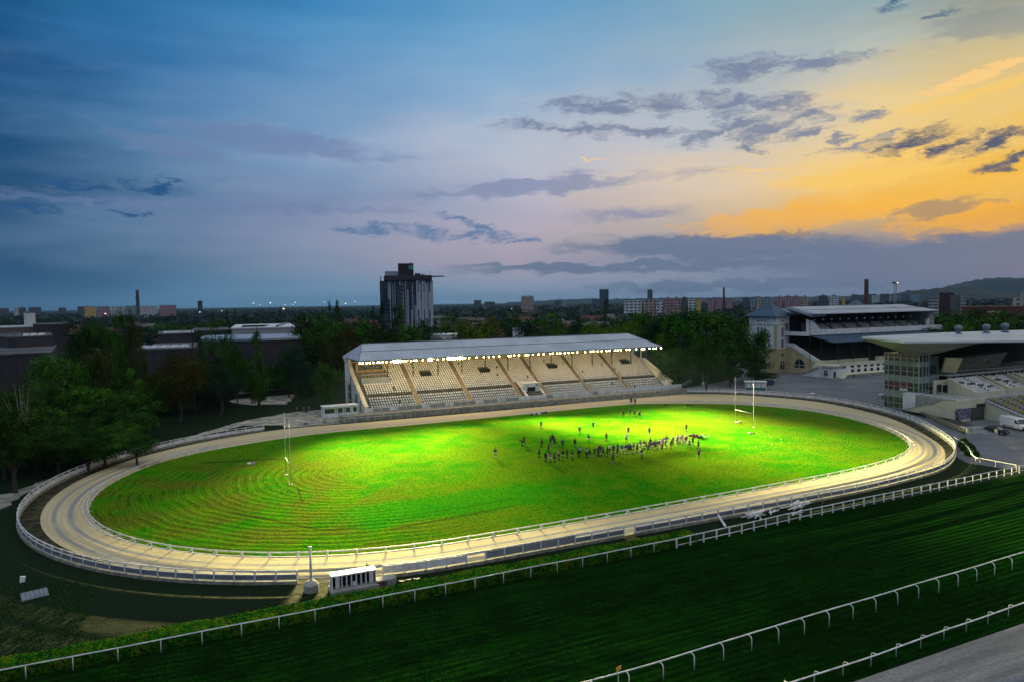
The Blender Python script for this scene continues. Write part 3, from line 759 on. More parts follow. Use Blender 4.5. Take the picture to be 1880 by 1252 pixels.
# seats
def seatmb(mb, x, y, z):
    mb.hexa([(x - .21, y - .2, z + .34), (x + .21, y - .2, z + .34), (x + .19, y + .2, z + .30), (x - .19, y + .2, z + .30), (x - .22, y - .22, z + .42), (x + .22, y - .22, z + .42), (x + .2, y + .2, z + .38), (x - .2, y + .2, z + .38)])
    mb.hexa([(x - .2, y + .16, z + .36), (x + .2, y + .16, z + .36), (x + .2, y + .24, z + .36), (x - .2, y + .24, z + .36), (x - .17, y + .22, z + .74), (x + .17, y + .22, z + .74), (x + .17, y + .29, z + .74), (x - .17, y + .29, z + .74)])
    mb.box(x - .03, x + .03, y - .05, y + .1, z, z + .34)
seatm = mat('seat_plastic', (.90, .90, .86), .5, .15, .8)
s0 = MB(); seatmb(s0, 0, 0, 0); s0 = s0.mesh('seat', seatm)
HOLES = [(58.5, 181.6), (76, 181.6), (97.5, 181.6), (122.8, 181.6)]
blocks = [(41.2, 52.3), (54.1, 66.3), (68.1, 80.8), (82.5, 88.8), (90.5, 102.3), (104.1, 115.5), (117.3, 128.6)]
rest = MB(); cnt = 0; rs = random.Random(5)
for ri, (yy, zz) in enumerate(ROWS):
    for bi, (a, b) in enumerate(blocks):
        n = int((b - a) / .62)
        for i in range(n + 1):
            x = a + i * (b - a) / n
            if bi == 3 and ri < 6: continue
            if bi == 0 and yy > 179.5 and x < 48.3: continue
            if any(abs(x - hx) < 1.6 and -.9 < yy - hy < 1.9 for hx, hy in HOLES): continue
            if rs.random() < .006: continue
            if ri == 0 and cnt < 100 or (ri == 1 and cnt < 100):
                o = link('seat', s0, G, Vector((x, yy, zz)) - GO); cnt += 1
            else: seatmb(rest, x, yy, zz)
o = gobj(rest, 'seat_rows', seatm); o['kind'] = 'stuff'
for hx, hy in HOLES:
    mb = MB(); mb.box(hx - 1.25, hx + 1.25, hy - .5, hy + 1.5, zrow(hy) - .3, zrow(hy) + 1.25); gobj(mb, 'stair_opening', dark)  # solid near-black boxes: the shade inside the openings is painted as colour
# portal in the lower tier
mb = MB(); mb.hexa([(83.2, 169.3, 1.5), (83.6, 169.3, 1.5), (83.6, 176.6, 1.5), (83.2, 176.6, 1.5), (83.2, 169.3, 2.2), (83.6, 169.3, 2.2), (83.6, 176.6, 5.9), (83.2, 176.6, 5.9)])
mb.hexa([(88.6, 169.3, 1.5), (89.0, 169.3, 1.5), (89.0, 176.6, 1.5), (88.6, 176.6, 1.5), (88.6, 169.3, 2.2), (89.0, 169.3, 2.2), (89.0, 176.6, 5.9), (88.6, 176.6, 5.9)])
mb.box(83.6, 88.6, 172.6, 176.6, 4.5, 5.6); mb.box(83.6, 84.6, 172.6, 173.0, 1.5, 4.5); mb.box(87.2, 88.6, 172.6, 173.0, 1.5, 4.5)
po = gobj(mb, 'entrance_portal', white2)
gobj(MB().box(84.6, 87.2, 172.9, 173.4, 1.5, 4.5), 'entrance_door', dark)
mb = MB(); mb.lathe((84.6, 172.55, 5.05), [(.2, -.02), (.2, .02)], 8); mb.box(87.3, 87.7, 172.52, 172.58, 4.8, 5.25); mb.box(88.2, 88.55, 171.0, 171.5, 2.5, 2.8); gobj(mb, 'emblem', darkmetal)
# box for officials
mb = MB(); mb.box(40.6, 48.2, 179.6, 179.75, 7.3, 8.9); mb.box(48.1, 48.25, 179.6, 184, 7.3, 9.0); gobj(mb, 'parapet', zinc)
mb = MB(); [mb.tube([(40.8 + i * .9, 179.7, 8.9), (40.8 + i * .9, 179.7, 9.8)], .03, 5) for i in range(9)]; mb.tube([(40.6, 179.7, 9.8), (48.2, 179.7, 9.8)], .04, 5); gobj(mb, 'box_railing', white)
gobj(MB().box(40.3, 48.0, 184.6, 186.4, 9.5, 12.4), 'officials_cabin', wood)
gobj(MB().box(41, 47.4, 184.5, 184.58, 10.6, 11.8), 'cabin_window', glass)
# end walls
lw = [(169.6, 0), (169.6, 2.6), (184.6, 9.5), (187.4, 12.3), (188.2, 13.6), (190.6, 13.6), (190.6, 0)]
gobj(MB().extr(lw, 'x', 39.0, 39.6), 'end_wall', white2)
cp = [(169.3, 2.62), (184.55, 9.6), (187.3, 12.4), (187.3, 12.75), (184.4, 9.95), (169.3, 2.95)]
gobj(MB().extr(cp, 'x', 38.85, 39.85), 'coping', cream)
gobj(MB().extr([(169.7, 1.6), (184.6, 8.9), (188.1, 11.8), (188.1, 6), (184, 5)], 'x', 39.62, 39.78), 'inner_lit_face', wood)  # timber tone paints in the warm lamplight on the wall's inner face
for (a, b, c, d) in ((184.9, 189.2, 1.2, 7.0), (177.7, 180.2, 1.2, 5.2), (173.9, 175.1, 1.2, 3.6)):
    w = gobj(MB().extr(arch(a, b, c, d), 'x', 38.93, 39.05), 'arched_window', glass)
    mb = MB(); mb.box(38.88, 38.925, (a + b) / 2 - .05, (a + b) / 2 + .05, c, d - .1); mb.box(38.88, 38.925, a, b, c + 1.4, c + 1.52); mb.box(38.88, 38.925, a - .02, b + .02, d - (b - a) / 2 - .06, d - (b - a) / 2 + .06)
    f_ = mb.obj('frame', white); f_.parent = w
rw_ = [(168.9, 0), (168.9, 3.5), (182.4, 9.3), (182.6, 9.3), (190.6, 10.6), (190.6, 0)]
gobj(MB().extr(rw_, 'x', 129.5, 130.6), 'end_wall', white2)
gobj(MB().extr([(168.6, 3.52), (182.4, 9.4), (182.4, 9.75), (168.6, 3.85)], 'x', 129.3, 130.9), 'coping', cream)
gobj(MB().lathe((39.2, 189.6, 0), [(.75, 0), (.75, 12.4), (.95, 12.8), (.95, 13.3), (1.15, 13.5), (1.15, 13.75)], 16), 'corner_column', white2, sm=False)
gobj(MB().tube([(38.8, 184.4, 9.2), (38.8, 184.5, 1.2)], .09, 6), 'downpipe', darkmetal)
mb = MB()
for yy in (183.4, 187.5): mb.tube([(130, yy, 9.5), (130, yy, 14.2)], .16, 8)
gobj(mb, 'end_posts', white2)
# rear wall, columns, roof
gobj(MB().box(39.6, 130.4, 188.42, 188.8, 0, 12.6), 'rear_wall', yellow)
cm = MB().tube([(0, 0, 0), (0, 0, 6.6)], .15, 8).mesh('column', darkmetal, True)
for x in [47.9 + 6.98 * i for i in range(12)]: link('column', cm, G, Vector((x, 181.2, 8.1)) - GO)
RX0, RX1, RY0, RY1 = 38.6, 130.3, 173.2, 192.8
ZE = 13.95; RG = (41.6, 124.6, 182.6, 17.6)
E4 = [(RX0, RY0, ZE), (RX1, RY0, ZE), (RX1, RY1, ZE), (RX0, RY1, ZE)]; ra, rb = (RG[0], RG[2], RG[3]), (RG[1], RG[2], RG[3])
mb = MB(); mb.quad(E4[0], E4[1], rb, ra).quad(E4[1], E4[2], rb).quad(E4[2], E4[3], ra, rb).quad(E4[3], E4[0], ra)
rf = gobj(mb, 'roof', M_roof)
dn = lambda p, d=.3: (p[0], p[1], p[2] - d)
mb = MB(); mb.quad(dn(E4[0]), dn(ra, .5), dn(rb, .5), dn(E4[1])).quad(dn(E4[1]), dn(rb, .5), dn(E4[2])).quad(dn(E4[2]), dn(rb, .5), dn(ra, .5), dn(E4[3])).quad(dn(E4[3]), dn(ra, .5), dn(E4[0]))
gobj(mb, 'soffit', mat('soffit', (.30, .27, .20), .9, .2, .5))
mb = MB()
for a, b in zip(E4, E4[1:] + E4[:1]): mb.beam((a[0], a[1], a[2] - .16), (b[0], b[1], b[2] - .16), .16, .34)
gobj(mb, 'eaves_gutter', zinc)
mb = MB(); 
for f in (.52,):
    a = [E4[0][i] + (ra[i] - E4[0][i]) * f for i in range(3)]; b = [E4[1][i] + (rb[i] - E4[1][i]) * f for i in range(3)]; a[2] += .05; b[2] += .05
    mb.beam(a, b, .14, .1)
mb.beam((RG[0], RG[2], RG[3] + .05), (RG[1], RG[2], RG[3] + .05), .4, .14); mb.beam(E4[0], ra, .2, .12); mb.beam(E4[1], rb, .2, .12)
gobj(mb, 'ridge_flashing', greyp)
mb = MB()
for x in [44.4 + 6.98 * i for i in range(12)]:
    mb.beam((x, 173.5, 13.5), (x, 181.5, 16.6), .18, .34); mb.beam((x, 173.5, 13.35), (x, 188.5, 13.35), .12, .16); mb.beam((x, 181.2, 13.4), (x, 177, 14.9), .1, .12)
gobj(mb, 'roof_truss', mat('truss_paint', (.20, .17, .11), .7))
# balustrade above the plinth
ps = MB().box(-.06, .06, -.06, .06, 0, 1.25).mesh('balustrade_post', white)
wb = MB(); gb = MB(); rl = MB(); n = 46
for i in range(n + 1):
    x = 38.6 + i * 95.2 / n; yb = 168.3
    link('balustrade_post', ps, G, Vector((x, yb, 1.5)) - GO)
    if i < n:
        x1 = 38.6 + (i + 1) * 95.2 / n
        pat = 'wggwggg'[i % 7] if i < 20 else ('g' if i in (24, 31) else 'w')
        gobj(MB().box(x + .08, x1 - .08, yb - .02, yb + .02, 1.75, 2.55), 'balustrade_board', white if pat == 'w' else mat('beige_mesh', (.36, .35, .30), .8, .2, 4.))
rl.box(38.6, 133.8, 168.25, 168.35, 2.62, 2.76); rl.box(38.6, 133.8, 168.25, 168.35, 1.56, 1.68)
gobj(rl, 'balustrade_rail', white)
# floodlights under the eave
LU = [38.8,39.5,40.5,41.3,42.2,43.2,43.7,44.5,45.5,46.7,47.4,48.0,48.6,49.1,49.9,50.6,51.9,52.7,53.3,55.0,56.6,57.3,59.0,60.6,61.9,62.5,63.2,63.9,64.6,65.3,65.8,66.7,67.8,69.9,72.0,73.5,74.8,76.5,79.3,79.9,81.0,82.4,84.5,85.2,86.7,88.4,90.1,92.1,92.9,94.3,95.3,96.7,97.9,99.2,100.8,103.4,105.3,106.1,107.6,108.9,110.5,111.6,113.5,114.4,115.5,117.5,118.6,120.9,123.0,123.8,125.7,127.2,128.1,129.9]
BR = {10, 11, 12, 13, 20, 21, 24, 25, 26, 27, 28, 29, 30}
lensm = mat('lamp_lens', (1, .9, .7), .3, 0., 1., emit=((1, .76, .30), 60.))
lensb = mat('lamp_lens_bright', (1, .9, .7), .3, 0., 1., emit=((1, .80, .38), 110.))
hm = MB().hexa([(-.24, .0, -.2), (.24, 0, -.2), (.24, .22, -.12), (-.24, .22, -.12), (-.24, .0, .2), (.24, 0, .2), (.24, .22, .12), (-.24, .22, .12)]).box(-.30, -.25, -.02, .12, -.06, .35).box(.25, .30, -.02, .12, -.06, .35).mesh('housing', darkmetal)
lm_ = MB().lathe((0, 0, 0), [(.05, -.05), (.17, -.03), (.19, .0)], 12)
def lensmesh(mt, r):
    mb = MB().lathe((0, 0, 0), [(r, 0), (r, .03), (r * .7, .07), (r * .2, .09)], 12); me = mb.mesh('lens', mt)
    me.transform(Matrix.Rotation(R(90), 4, 'X') ); me.transform(Matrix.Translation((0, -.01, 0))); return me
L1, L2 = lensmesh(lensm, .17), lensmesh(lensb, .28)
SP = {}
for i, x in enumerate(LU):
    b = i in BR
    e = empty('floodlight', (x, 173.0, 13.35), 0, 'brighter floodlight in one of the two dazzling clusters under the grandstand eave' if b else 'small round glowing floodlight hanging under the long grandstand eave', 'floodlight', 'brightest floodlights' if b else 'floodlights along the eave')
    a1 = link('housing', hm, e); a2 = link('lens', L2 if b else L1, e)
    for q in (a1, a2): q.rotation_euler = (R(18), 0, 0)
    if i % 2 == 0 or b:
        key = 'b' if b else ('f' if (i // 2) % 2 else 'n')
        if key not in SP:
            l = bpy.data.lights.new('floodlight_beam', 'SPOT'); l.energy = {'b': 235000, 'n': 210000, 'f': 520000}[key]; l.color = (1, .86, .34); l.spot_size = R(30 if key == 'f' else 37); l.spot_blend = 1; l.shadow_soft_size = .12; SP[key] = l
        lo = bpy.data.objects.new('beam', SP[key]); COL.objects.link(lo); lo.parent = e; lo.location = (0, -.35, -.05)
        if b: tx = 14 + i if i % 3 == 0 else x + 44 + (i % 4) * 5
        else: tx = x - 6 + (i * 29 % 23) - ((38 if key == 'f' else 22) if x < 72 else 0)
        tx = min(tx, 92 if b else 106 if key == 'f' else 98); ty = {'b': 110, 'n': 106, 'f': 88}[key] + (i * 37 % 19) - 9
        d = Vector((tx - x, ty - 173, -13.3)).normalized(); lo.rotation_euler = (-d).to_track_quat('Z', 'Y').to_euler()

    if i % 6 == 3:
        if 's' not in SP: l = bpy.data.lights.new('floodlight_spill', 'POINT'); l.energy = 950; l.color = (1, .70, .36); l.shadow_soft_size = .3; SP['s'] = l
        lo = bpy.data.objects.new('spill', SP['s']); COL.objects.link(lo); lo.parent = e; lo.location = (0, .7, -.35)

# ================================================================== things round the oval
def rugby(x0, x1, label):
    e = empty('rugby_goal', ((x0[0] + x1[0]) / 2, (x0[1] + x1[1]) / 2, 0), 0, label, 'goal'); c = e.location
    for p in (x0, x1):
        MB().tube([(p[0] - c.x, p[1] - c.y, 0), (p[0] - c.x, p[1] - c.y, 10.4)], [.06, .045], 8).obj('post', mat('post_paint', (.42, .42, .40), .6), e, True)
        MB().box(p[0] - c.x - .28, p[0] - c.x + .28, p[1] - c.y - .28, p[1] - c.y + .28, 0, .08).obj('foot_plate', concrete, e)
    MB().tube([(x0[0] - c.x, x0[1] - c.y, 2.95), (x1[0] - c.x, x1[1] - c.y, 2.95)], .055, 8).obj('crossbar', mat('post_paint', (.42, .42, .40), .6), e, True)
rugby(gp(525, 871.6), gp(534, 889), 'tall white rugby posts on the worn left part of the infield')
rugby(gp(1350, 775), gp(1383.7, 784), 'tall white rugby posts at the far right end of the infield')
def thing_box(name, loc, rz, label, cat, group=None): return empty(name, loc, rz, label, cat, group)
# control cabin
e = empty('control_cabin', (28.9, 168.6, 0), 0, 'small white glazed cabin on a cream base at the left end of the grandstand', 'cabin')
MB().box(.6, 6.4, .1, 2.8, 0, 1.05).obj('base', cream, e)
mb = MB().box(0, 8.2, 0, 3.2, 1.05, 2.15).box(0, 8.2, 0, 3.2, 3.3, 3.6)
for x in (0, 2.6, 3.1, 4.5, 5.0, 6.3, 6.7, 7.9): mb.box(x, x + .28, .02, .3, 2.15, 3.3)
mb.box(0, .3, .3, 3.2, 2.15, 3.3).box(7.9, 8.2, .3, 3.2, 2.15, 3.3).box(.3, 7.9, 2.95, 3.18, 2.15, 3.3); mb.obj('wall', white, e)
MB().box(-.15, 8.35, -.2, 3.4, 3.62, 3.8).obj('roof', white, e)
for a, b in ((.28, 2.6), (3.38, 4.5), (5.28, 6.3), (6.98, 7.9)): MB().box(a, b, .12, .18, 2.15, 3.3).obj('window', mat('cabin_glass', (.03, .06, .04), .1, .2, 1., spec=.8), e)
MB().tube([(8.0, 1.0, 3.8), (9.5, 1.0, 8.5)], .03, 5).obj('aerial', darkmetal, e)
simple_rail('front_rail', 'low white rail along the sand below the control cabin', [(25.0, 166.2), (47, 166.0 - .3)], 2.7, 1.0, pr=.05)
e = empty('gate_barrier', (23.6, 166.3, 0), .05, 'short white barrier with a dark box beside the pale dirt entrance', 'barrier')
MB().box(0, 3.0, -.1, .1, .15, 1.0).obj('board', white, e); MB().box(.2, 1.3, -.16, -.1, .35, .85).obj('box', greyp, e)
for p, lb in ((gp(545.5, 753), 'leftmost of three small posts by the dirt path, orange'), (gp(557.8, 753), 'orange post in the middle of three beside the dirt path'), (gp(567.4, 752.5), 'greyish post nearest the white cabin on the dirt path')):
    mm = mat('orange_post', (.52, .17, .04), .7) if 'orange' in lb else concrete
    e = empty('bollard', p, 0, lb, 'bollard'); MB().lathe((0, 0, 0), [(.16, 0), (.14, .95), (.05, 1.05)], 8).obj('post', mm, e); MB().lathe((0, 0, .6), [(.165, 0), (.165, .14)], 8).obj('band', white, e)
# starting box + mast on a plinth + low block
e = empty('starting_box', (11.8, 67.9, 0), -.03, 'white starting box of narrow stalls on a concrete base beside the near straight', 'starting box')
MB().box(-.1, 4.5, -1.2, .8, 0, .45).obj('base', concrete, e)
MB().box(0, 4.4, -.5, .75, 1.62, 1.74).obj('roof', white, e)
pm = MB().box(-.04, .04, -.5, .7, .45, 1.62).mesh('partition', white)
for i in range(10): link('partition', pm, e, (.1 + i * .465, 0, 0))
for x in (.6, 3.85): 
    mb = MB(); [mb.box(x - .2, x + .2, -.56, -.52, .5 + k * .14, .6 + k * .14) for k in range(8)]; mb.obj('slatted_door', white, e)
MB().box(2.05, 2.45, -.56, -.52, .5, .95).obj('half_door', white, e)
MB().box(.05, 4.35, .1, .2, .46, 1.6).obj('inner_panel', dark, e)
mb = MB(); mb.tube([(3.6, .2, 1.74), (3.6, .2, 2.3)], .05, 6); mb.tube([(3.2, .2, 2.0), (3.9, .2, 2.05)], .05, 6); mb.obj('bracket', darkmetal, e)
MB().tube([(-1.9, .5, 1.45), (-1.0, .45, 1.5), (-.1, .3, 1.1)], .035, 6).obj('stay', white, e)
e = empty('lure_post', (10.2, 69.2, 0), 0, 'slim white post on a rounded concrete block at the near track edge', 'post')
MB().lathe((0, 0, 0), [(.75, 0), (.75, .7), (.5, .95), (.2, 1.05)], 9).obj('block', concrete, e)
MB().tube([(0, 0, 1), (0, 0, 4.3)], [.14, .11], 8).obj('shaft', white, e, True); MB().box(-.16, .16, -.16, .16, 4.3, 4.4).obj('cap', white, e)
e = empty('concrete_block', (17.2, 67.4, 0), 0, 'low beige concrete block right of the starting box', 'block')
MB().prism([(-1.1, -.5), (.6, -.6), (1.0, 0), (.7, .6), (-1.0, .6)], 0, .7).obj('block', concrete, e); MB().box(-1, -.1, -.62, -.5, .15, .6).obj('hatch', brick, e)
e = empty('tyre_heap', (18.7, 67.2, 0), 0, 'few black tyres lying between the concrete block and the hedge', 'tyres')
for i, (a, b) in enumerate(((0, 0), (.7, .1), (1.5, -.1))):
    mb = MB(); mb.lathe((a, b, 0), [(.2, .02), (.33, .0), (.36, .1), (.33, .2), (.2, .18)], 12); mb.obj('tyre', rubber, e)
e = empty('manhole_panel', (-14.2, 80.2, 0), .25, 'grey ribbed metal panel lying on dark grass at the left edge', 'panel')
MB().hexa([(-1.1, -.8, .05), (1.1, -.8, .05), (1.1, .8, .3), (-1.1, .8, .3), (-1.1, -.8, .12), (1.1, -.8, .12), (1.1, .8, .37), (-1.1, .8, .37)]).obj('sheet', greyp, e)
mb = MB(); [mb.beam((-.9 + k * .36, -.75, .15), (-.9 + k * .36, .75, .385), .05, .04) for k in range(6)]; mb.obj('rib', zinc, e)
e = empty('utility_post', gp(42, 1090), .2, 'small post with a white box beside the grey panel at the left edge', 'post')
MB().tube([(0, 0, 0), (0, 0, 1.3)], .04, 6).obj('shaft', darkmetal, e); MB().hexa([(-.22, -.1, 1.2), (.22, -.1, 1.2), (.22, .12, 1.2), (-.22, .12, 1.2), (-.15, -.06, 1.8), (.3, -.06, 1.7), (.3, .12, 1.7), (-.15, .12, 1.8)]).obj('box', white, e)
# pile of broken rails
rd = random.Random(11)
def plank(a, b, za, zb, lab, w=.22):
    e = empty('fence_plank', (*a, 0), 0, lab, 'plank'); MB().beam((0, 0, za + .1), (b[0] - a[0], b[1] - a[1], zb + .1), w, .08).obj('board', white, e)
plank((58.6, 65.4), (59.5, 67.7), .1, .75, 'single white board leaning against the outer fence base, left of the debris', .28)
plank((69.9, 67.8), (72.0, 67.7), .15, .15, 'white board lying flat between the two heaps of broken railing')
for lab, c, n, r in (('left heap of broken white fence boards behind the course fence', (64.6, 66.6), 9, 1.9), ('small crossed frame of white boards between the heaps', (67.7, 66.8), 4, .9), ('right heap of tangled white fence boards behind the course fence', (72.3, 66.9), 10, 1.6), ('loose white boards fallen right beside the course fence', (70.2, 65.3), 3, 1.2)):
    e = empty('board_heap', (*c, 0), 0, lab, 'debris')
    for k in range(n):
        a = rd.uniform(-.5, .5) + (1.2 if k % 3 == 0 else 0); l = rd.uniform(.6, 1.1) * r; x, y_ = rd.uniform(-.4, .4) * r, rd.uniform(-.35, .35); z_ = .06 + k * .075
        MB().beam((x - math.cos(a) * l, y_ - math.sin(a) * l * .6, z_ + .04), (x + math.cos(a) * l, y_ + math.sin(a) * l * .6, z_ + rd.uniform(.04, .4)), .16, .07).obj('board', white, e)
e = empty('stake', (77.0, 67.2, 0), 0, 'thin brown stake standing between the outer fence and the course fence', 'stake'); MB().tube([(0, 0, 0), (.05, 0, 1.5)], .05, 6).obj('shaft', wood, e); MB().box(-.06, .12, -.06, .06, 1.5, 1.56).obj('cap', wood, e)
# training kit on the grass
def cone_at(p, lab):
    e = empty('training_cone', p, rd.uniform(0, 3), lab, 'cone', 'white cones on the grass'); MB().lathe((0, 0, .03), [(.13, 0), (.12, .03), (.05, .11), (.03, .12)], 10).obj('cone', concrete, e)
    MB().box(-.14, .14, -.14, .14, 0, .03).obj('base', concrete, e)
for zx, zy in ((190, 1035), (262, 1052), (330, 1083), (325, 1066), (270, 1095), (165, 1112), (220, 1107), (200, 1130)): cone_at(gp(1340 + zx / 3.478, 500 + zy / 3.478), 'small white marker cone on the grass in front of the right rugby posts')
for px, py in ((1454, 748), (1201, 739), (1210, 741), (1258, 742)): cone_at(gp(px, py + 5), 'small white marker cone near the far edge of the infield')
cone_at(gp(1257, 753), 'lone white marker cone right of the far group of players')
e = empty('tackle_pad', gp(1377.5, 795), .3, 'flat white tackle pad lying below the right rugby posts', 'pad'); MB().box(-.55, .55, -.3, .3, 0, .2).obj('pad', concrete, e); MB().box(-.3, .3, -.08, .08, .2, .24).obj('strap', rubber, e)
e = empty('tackle_pad', gp(461, 851.5), 0, 'white and brown pad lying alone left of the left rugby posts', 'pad'); MB().box(-.6, .6, -.35, .35, 0, .25).obj('pad', white, e); MB().box(.1, .5, -.36, .36, .25, .3).obj('strap', brick, e)
e = empty('tackle_pad', gp(1355, 775), .3, 'pale pad lying at the foot of the left post of the right goal', 'pad'); MB().box(-.6, .6, -.35, .35, 0, .22).obj('pad', white, e); MB().box(-.1, .1, -.36, .36, .22, .26).obj('strap', rubber, e)
maroon = mat('maroon_vinyl', (.10, .015, .02), .5, .2); blue = mat('blue_cloth', (.02, .07, .28), .7, .2)
for px, py, rz, lab in ((1269, 801, .2, 'leftmost maroon tackle bag lying right of the players'), (1276, 802, -.1, 'maroon tackle bag in the middle of the heap right of the players'), (1284, 804, .3, 'rightmost maroon tackle bag beside white kit')):
    e = empty('tackle_bag', gp(px, py), rz, lab, 'tackle bag'); MB().lathe((0, 0, 0), [(.22, -.7), (.25, -.65), (.25, .65), (.22, .7)], 12).obj('body', maroon, e).matrix_local = Matrix.Translation((0, 0, .26)) @ Matrix.Rotation(R(90), 4, 'Y')
    MB().lathe((0, 0, 0), [(.26, -.08), (.26, .08)], 12).obj('band', white, e).matrix_local = Matrix.Translation((0, 0, .26)) @ Matrix.Rotation(R(90), 4, 'Y')
for px, py in ((1291, 799), (1295, 802), (1301, 801), (1288, 797)):
    e = empty('rugby_ball', gp(px, py), rd.uniform(0, 3), 'white ball lying in the cluster beside the tackle bags', 'ball', 'balls beside the tackle bags')
    MB().lathe((0, 0, 0), [(.02, -.15), (.07, -.12), (.10, 0), (.07, .12), (.02, .15)], 10).obj('ball', white, e, True).matrix_local = Matrix.Translation((0, 0, .1)) @ Matrix.Rotation(R(90), 4, 'Y')
for px, py, mm, cn in ((996, 758.5, blue, 'blue'), (1002, 757.5, blue, 'blue'), (990, 760, white, 'white'), (985, 760, darkmetal, 'black'), (980, 761, white, 'white'), (976, 761.5, darkmetal, 'dark')):
    e = empty('sports_bag', gp(px, py), rd.uniform(-.4, .4), f'{cn} kit bag at {px - 975:.0f} paces along the row of bags by the far track' if 0 else {996: 'blue kit bag second from the right in the row below the stand portal', 1002: 'rightmost blue kit bag in the row below the stand portal', 990: 'white kit bag directly left of the two blue bags', 985: 'black kit bag between two white bags by the far track', 980: 'white kit bag second from the left in the row by the far track', 976: 'leftmost dark kit bag in the row by the far track'}[px], 'bag')
    MB().hexa([(-.42, -.2, 0), (.42, -.2, 0), (.42, .2, 0), (-.42, .2, 0), (-.36, -.12, .36), (.36, -.12, .36), (.36, .12, .36), (-.36, .12, .36)]).obj('body', mm, e)
    MB().tube([(-.2, 0, .34), (-.12, 0, .48), (.12, 0, .48), (.2, 0, .34)], .025, 5).obj('handle', rubber, e)
for px, py, lab in ((1222, 744, 'dark kit bag near the far rail, left of the pair'), (1263, 744.5, 'dark kit bag near the far rail, left one of a touching pair'), (1270, 745, 'dark kit bag near the far rail, right one of a touching pair')):
    e = empty('sports_bag', gp(px, py), 0, lab, 'bag'); MB().hexa([(-.45, -.2, 0), (.45, -.2, 0), (.45, .2, 0), (-.45, .2, 0), (-.38, -.12, .32), (.38, -.12, .32), (.38, .12, .32), (-.38, .12, .32)]).obj('body', darkmetal, e); MB().tube([(-.2, 0, .3), (0, 0, .45), (.2, 0, .3)], .025, 5).obj('handle', rubber, e)

# ================================================================== people
def skinned(name, verts, edges, radii, sub=1, mats=None):
    me = bpy.data.meshes.new(name); me.from_pydata([tuple(v) for v in verts], edges, [])
    o = bpy.data.objects.new(name, me); COL.objects.link(o)
    md = o.modifiers.new('s', 'SKIN'); 
    for i, r in enumerate(radii):
        sv = me.skin_vertices[0].data[i]; sv.radius = r if isinstance(r, tuple) else (r, r)
    me.skin_vertices[0].data[0].use_root = True
    md2 = o.modifiers.new('u', 'SUBSURF'); md2.levels = sub; md2.render_levels = sub
    dg = bpy.context.evaluated_depsgraph_get(); out = bpy.data.meshes.new_from_object(o.evaluated_get(dg))
    bpy.data.objects.remove(o); bpy.data.meshes.remove(me); out.name = name
    out.polygons.foreach_set('use_smooth', [True] * len(out.polygons))
    if mats: out.materials.clear(); out.materials.append(mats)
    return out
skin = mat('skin', (.15, .085, .05), .6, .1)
def person_mesh(pose):
    # joint positions, person facing +y, metres
    P = dict(pel=(0, 0, .95), sp=(0, .01, 1.12), ch=(0, .0, 1.34), nk=(0, .0, 1.50), hd=(0, .02, 1.60), tp=(0, .01, 1.76))
    for s, k in ((-1, 'l'), (1, 'r')):
        P['sh' + k] = (s * .19, 0, 1.42); P['el' + k] = (s * .27, -.02, 1.14); P['wr' + k] = (s * .29, .06, .90); P['ha' + k] = (s * .29, .09, .81)
        P['hp' + k] = (s * .10, 0, .90); P['kn' + k] = (s * .13, .02, .50); P['an' + k] = (s * .15, -.02, .09); P['to' + k] = (s * .17, .17, .04)
    for k, v in pose.items(): P[k] = v
    return P
POSES = {
 'standing': {},
 'hips': {'ell': (-.40, -.08, 1.20), 'wrl': (-.21, .05, 1.02), 'hal': (-.15, .10, 1.0), 'elr': (.40, -.08, 1.20), 'wrr': (.21, .05, 1.02), 'har': (.15, .10, 1.0)},
 'walking': {'knr': (.12, .22, .52), 'anr': (.13, .30, .10), 'tor': (.14, .47, .08), 'knl': (-.11, -.05, .50), 'anl': (-.12, -.32, .14), 'tol': (-.13, -.16, .03), 'ell': (-.26, .10, 1.16), 'wrl': (-.25, .30, 1.02), 'hal': (-.24, .38, 1.0), 'elr': (.26, -.18, 1.17), 'wrr': (.27, -.14, .94), 'har': (.27, -.10, .86)},
 'crossed': {'ell': (-.27, .08, 1.16), 'wrl': (.02, .22, 1.20), 'hal': (.10, .20, 1.22), 'elr': (.27, .08, 1.14), 'wrr': (-.02, .25, 1.14), 'har': (-.10, .23, 1.16)},
 'bending': {'sp': (0, .12, 1.07), 'ch': (0, .32, 1.18), 'nk': (0, .46, 1.24), 'hd': (0, .54, 1.28), 'tp': (0, .68, 1.34), 'shl': (-.19, .38, 1.20), 'shr': (.19, .38, 1.20), 'ell': (-.22, .42, .90), 'wrl': (-.17, .36, .66), 'hal': (-.15, .33, .58), 'elr': (.22, .42, .90), 'wrr': (.17, .36, .66), 'har': (.15, .33, .58), 'knl': (-.14, .12, .50), 'knr': (.14, .12, .50)},
 'wide': {'knl': (-.24, .04, .50), 'anl': (-.34, -.02, .09), 'tol': (-.38, .15, .04), 'knr': (.24, .04, .50), 'anr': (.34, -.02, .09), 'tor': (.38, .15, .04), 'pel': (0, 0, .93), 'ell': (-.36, .10, 1.20), 'wrl': (-.26, .30, 1.10), 'hal': (-.22, .38, 1.08), 'elr': (.36, .10, 1.20), 'wrr': (.26, .30, 1.10), 'har': (.22, .38, 1.08)},
}
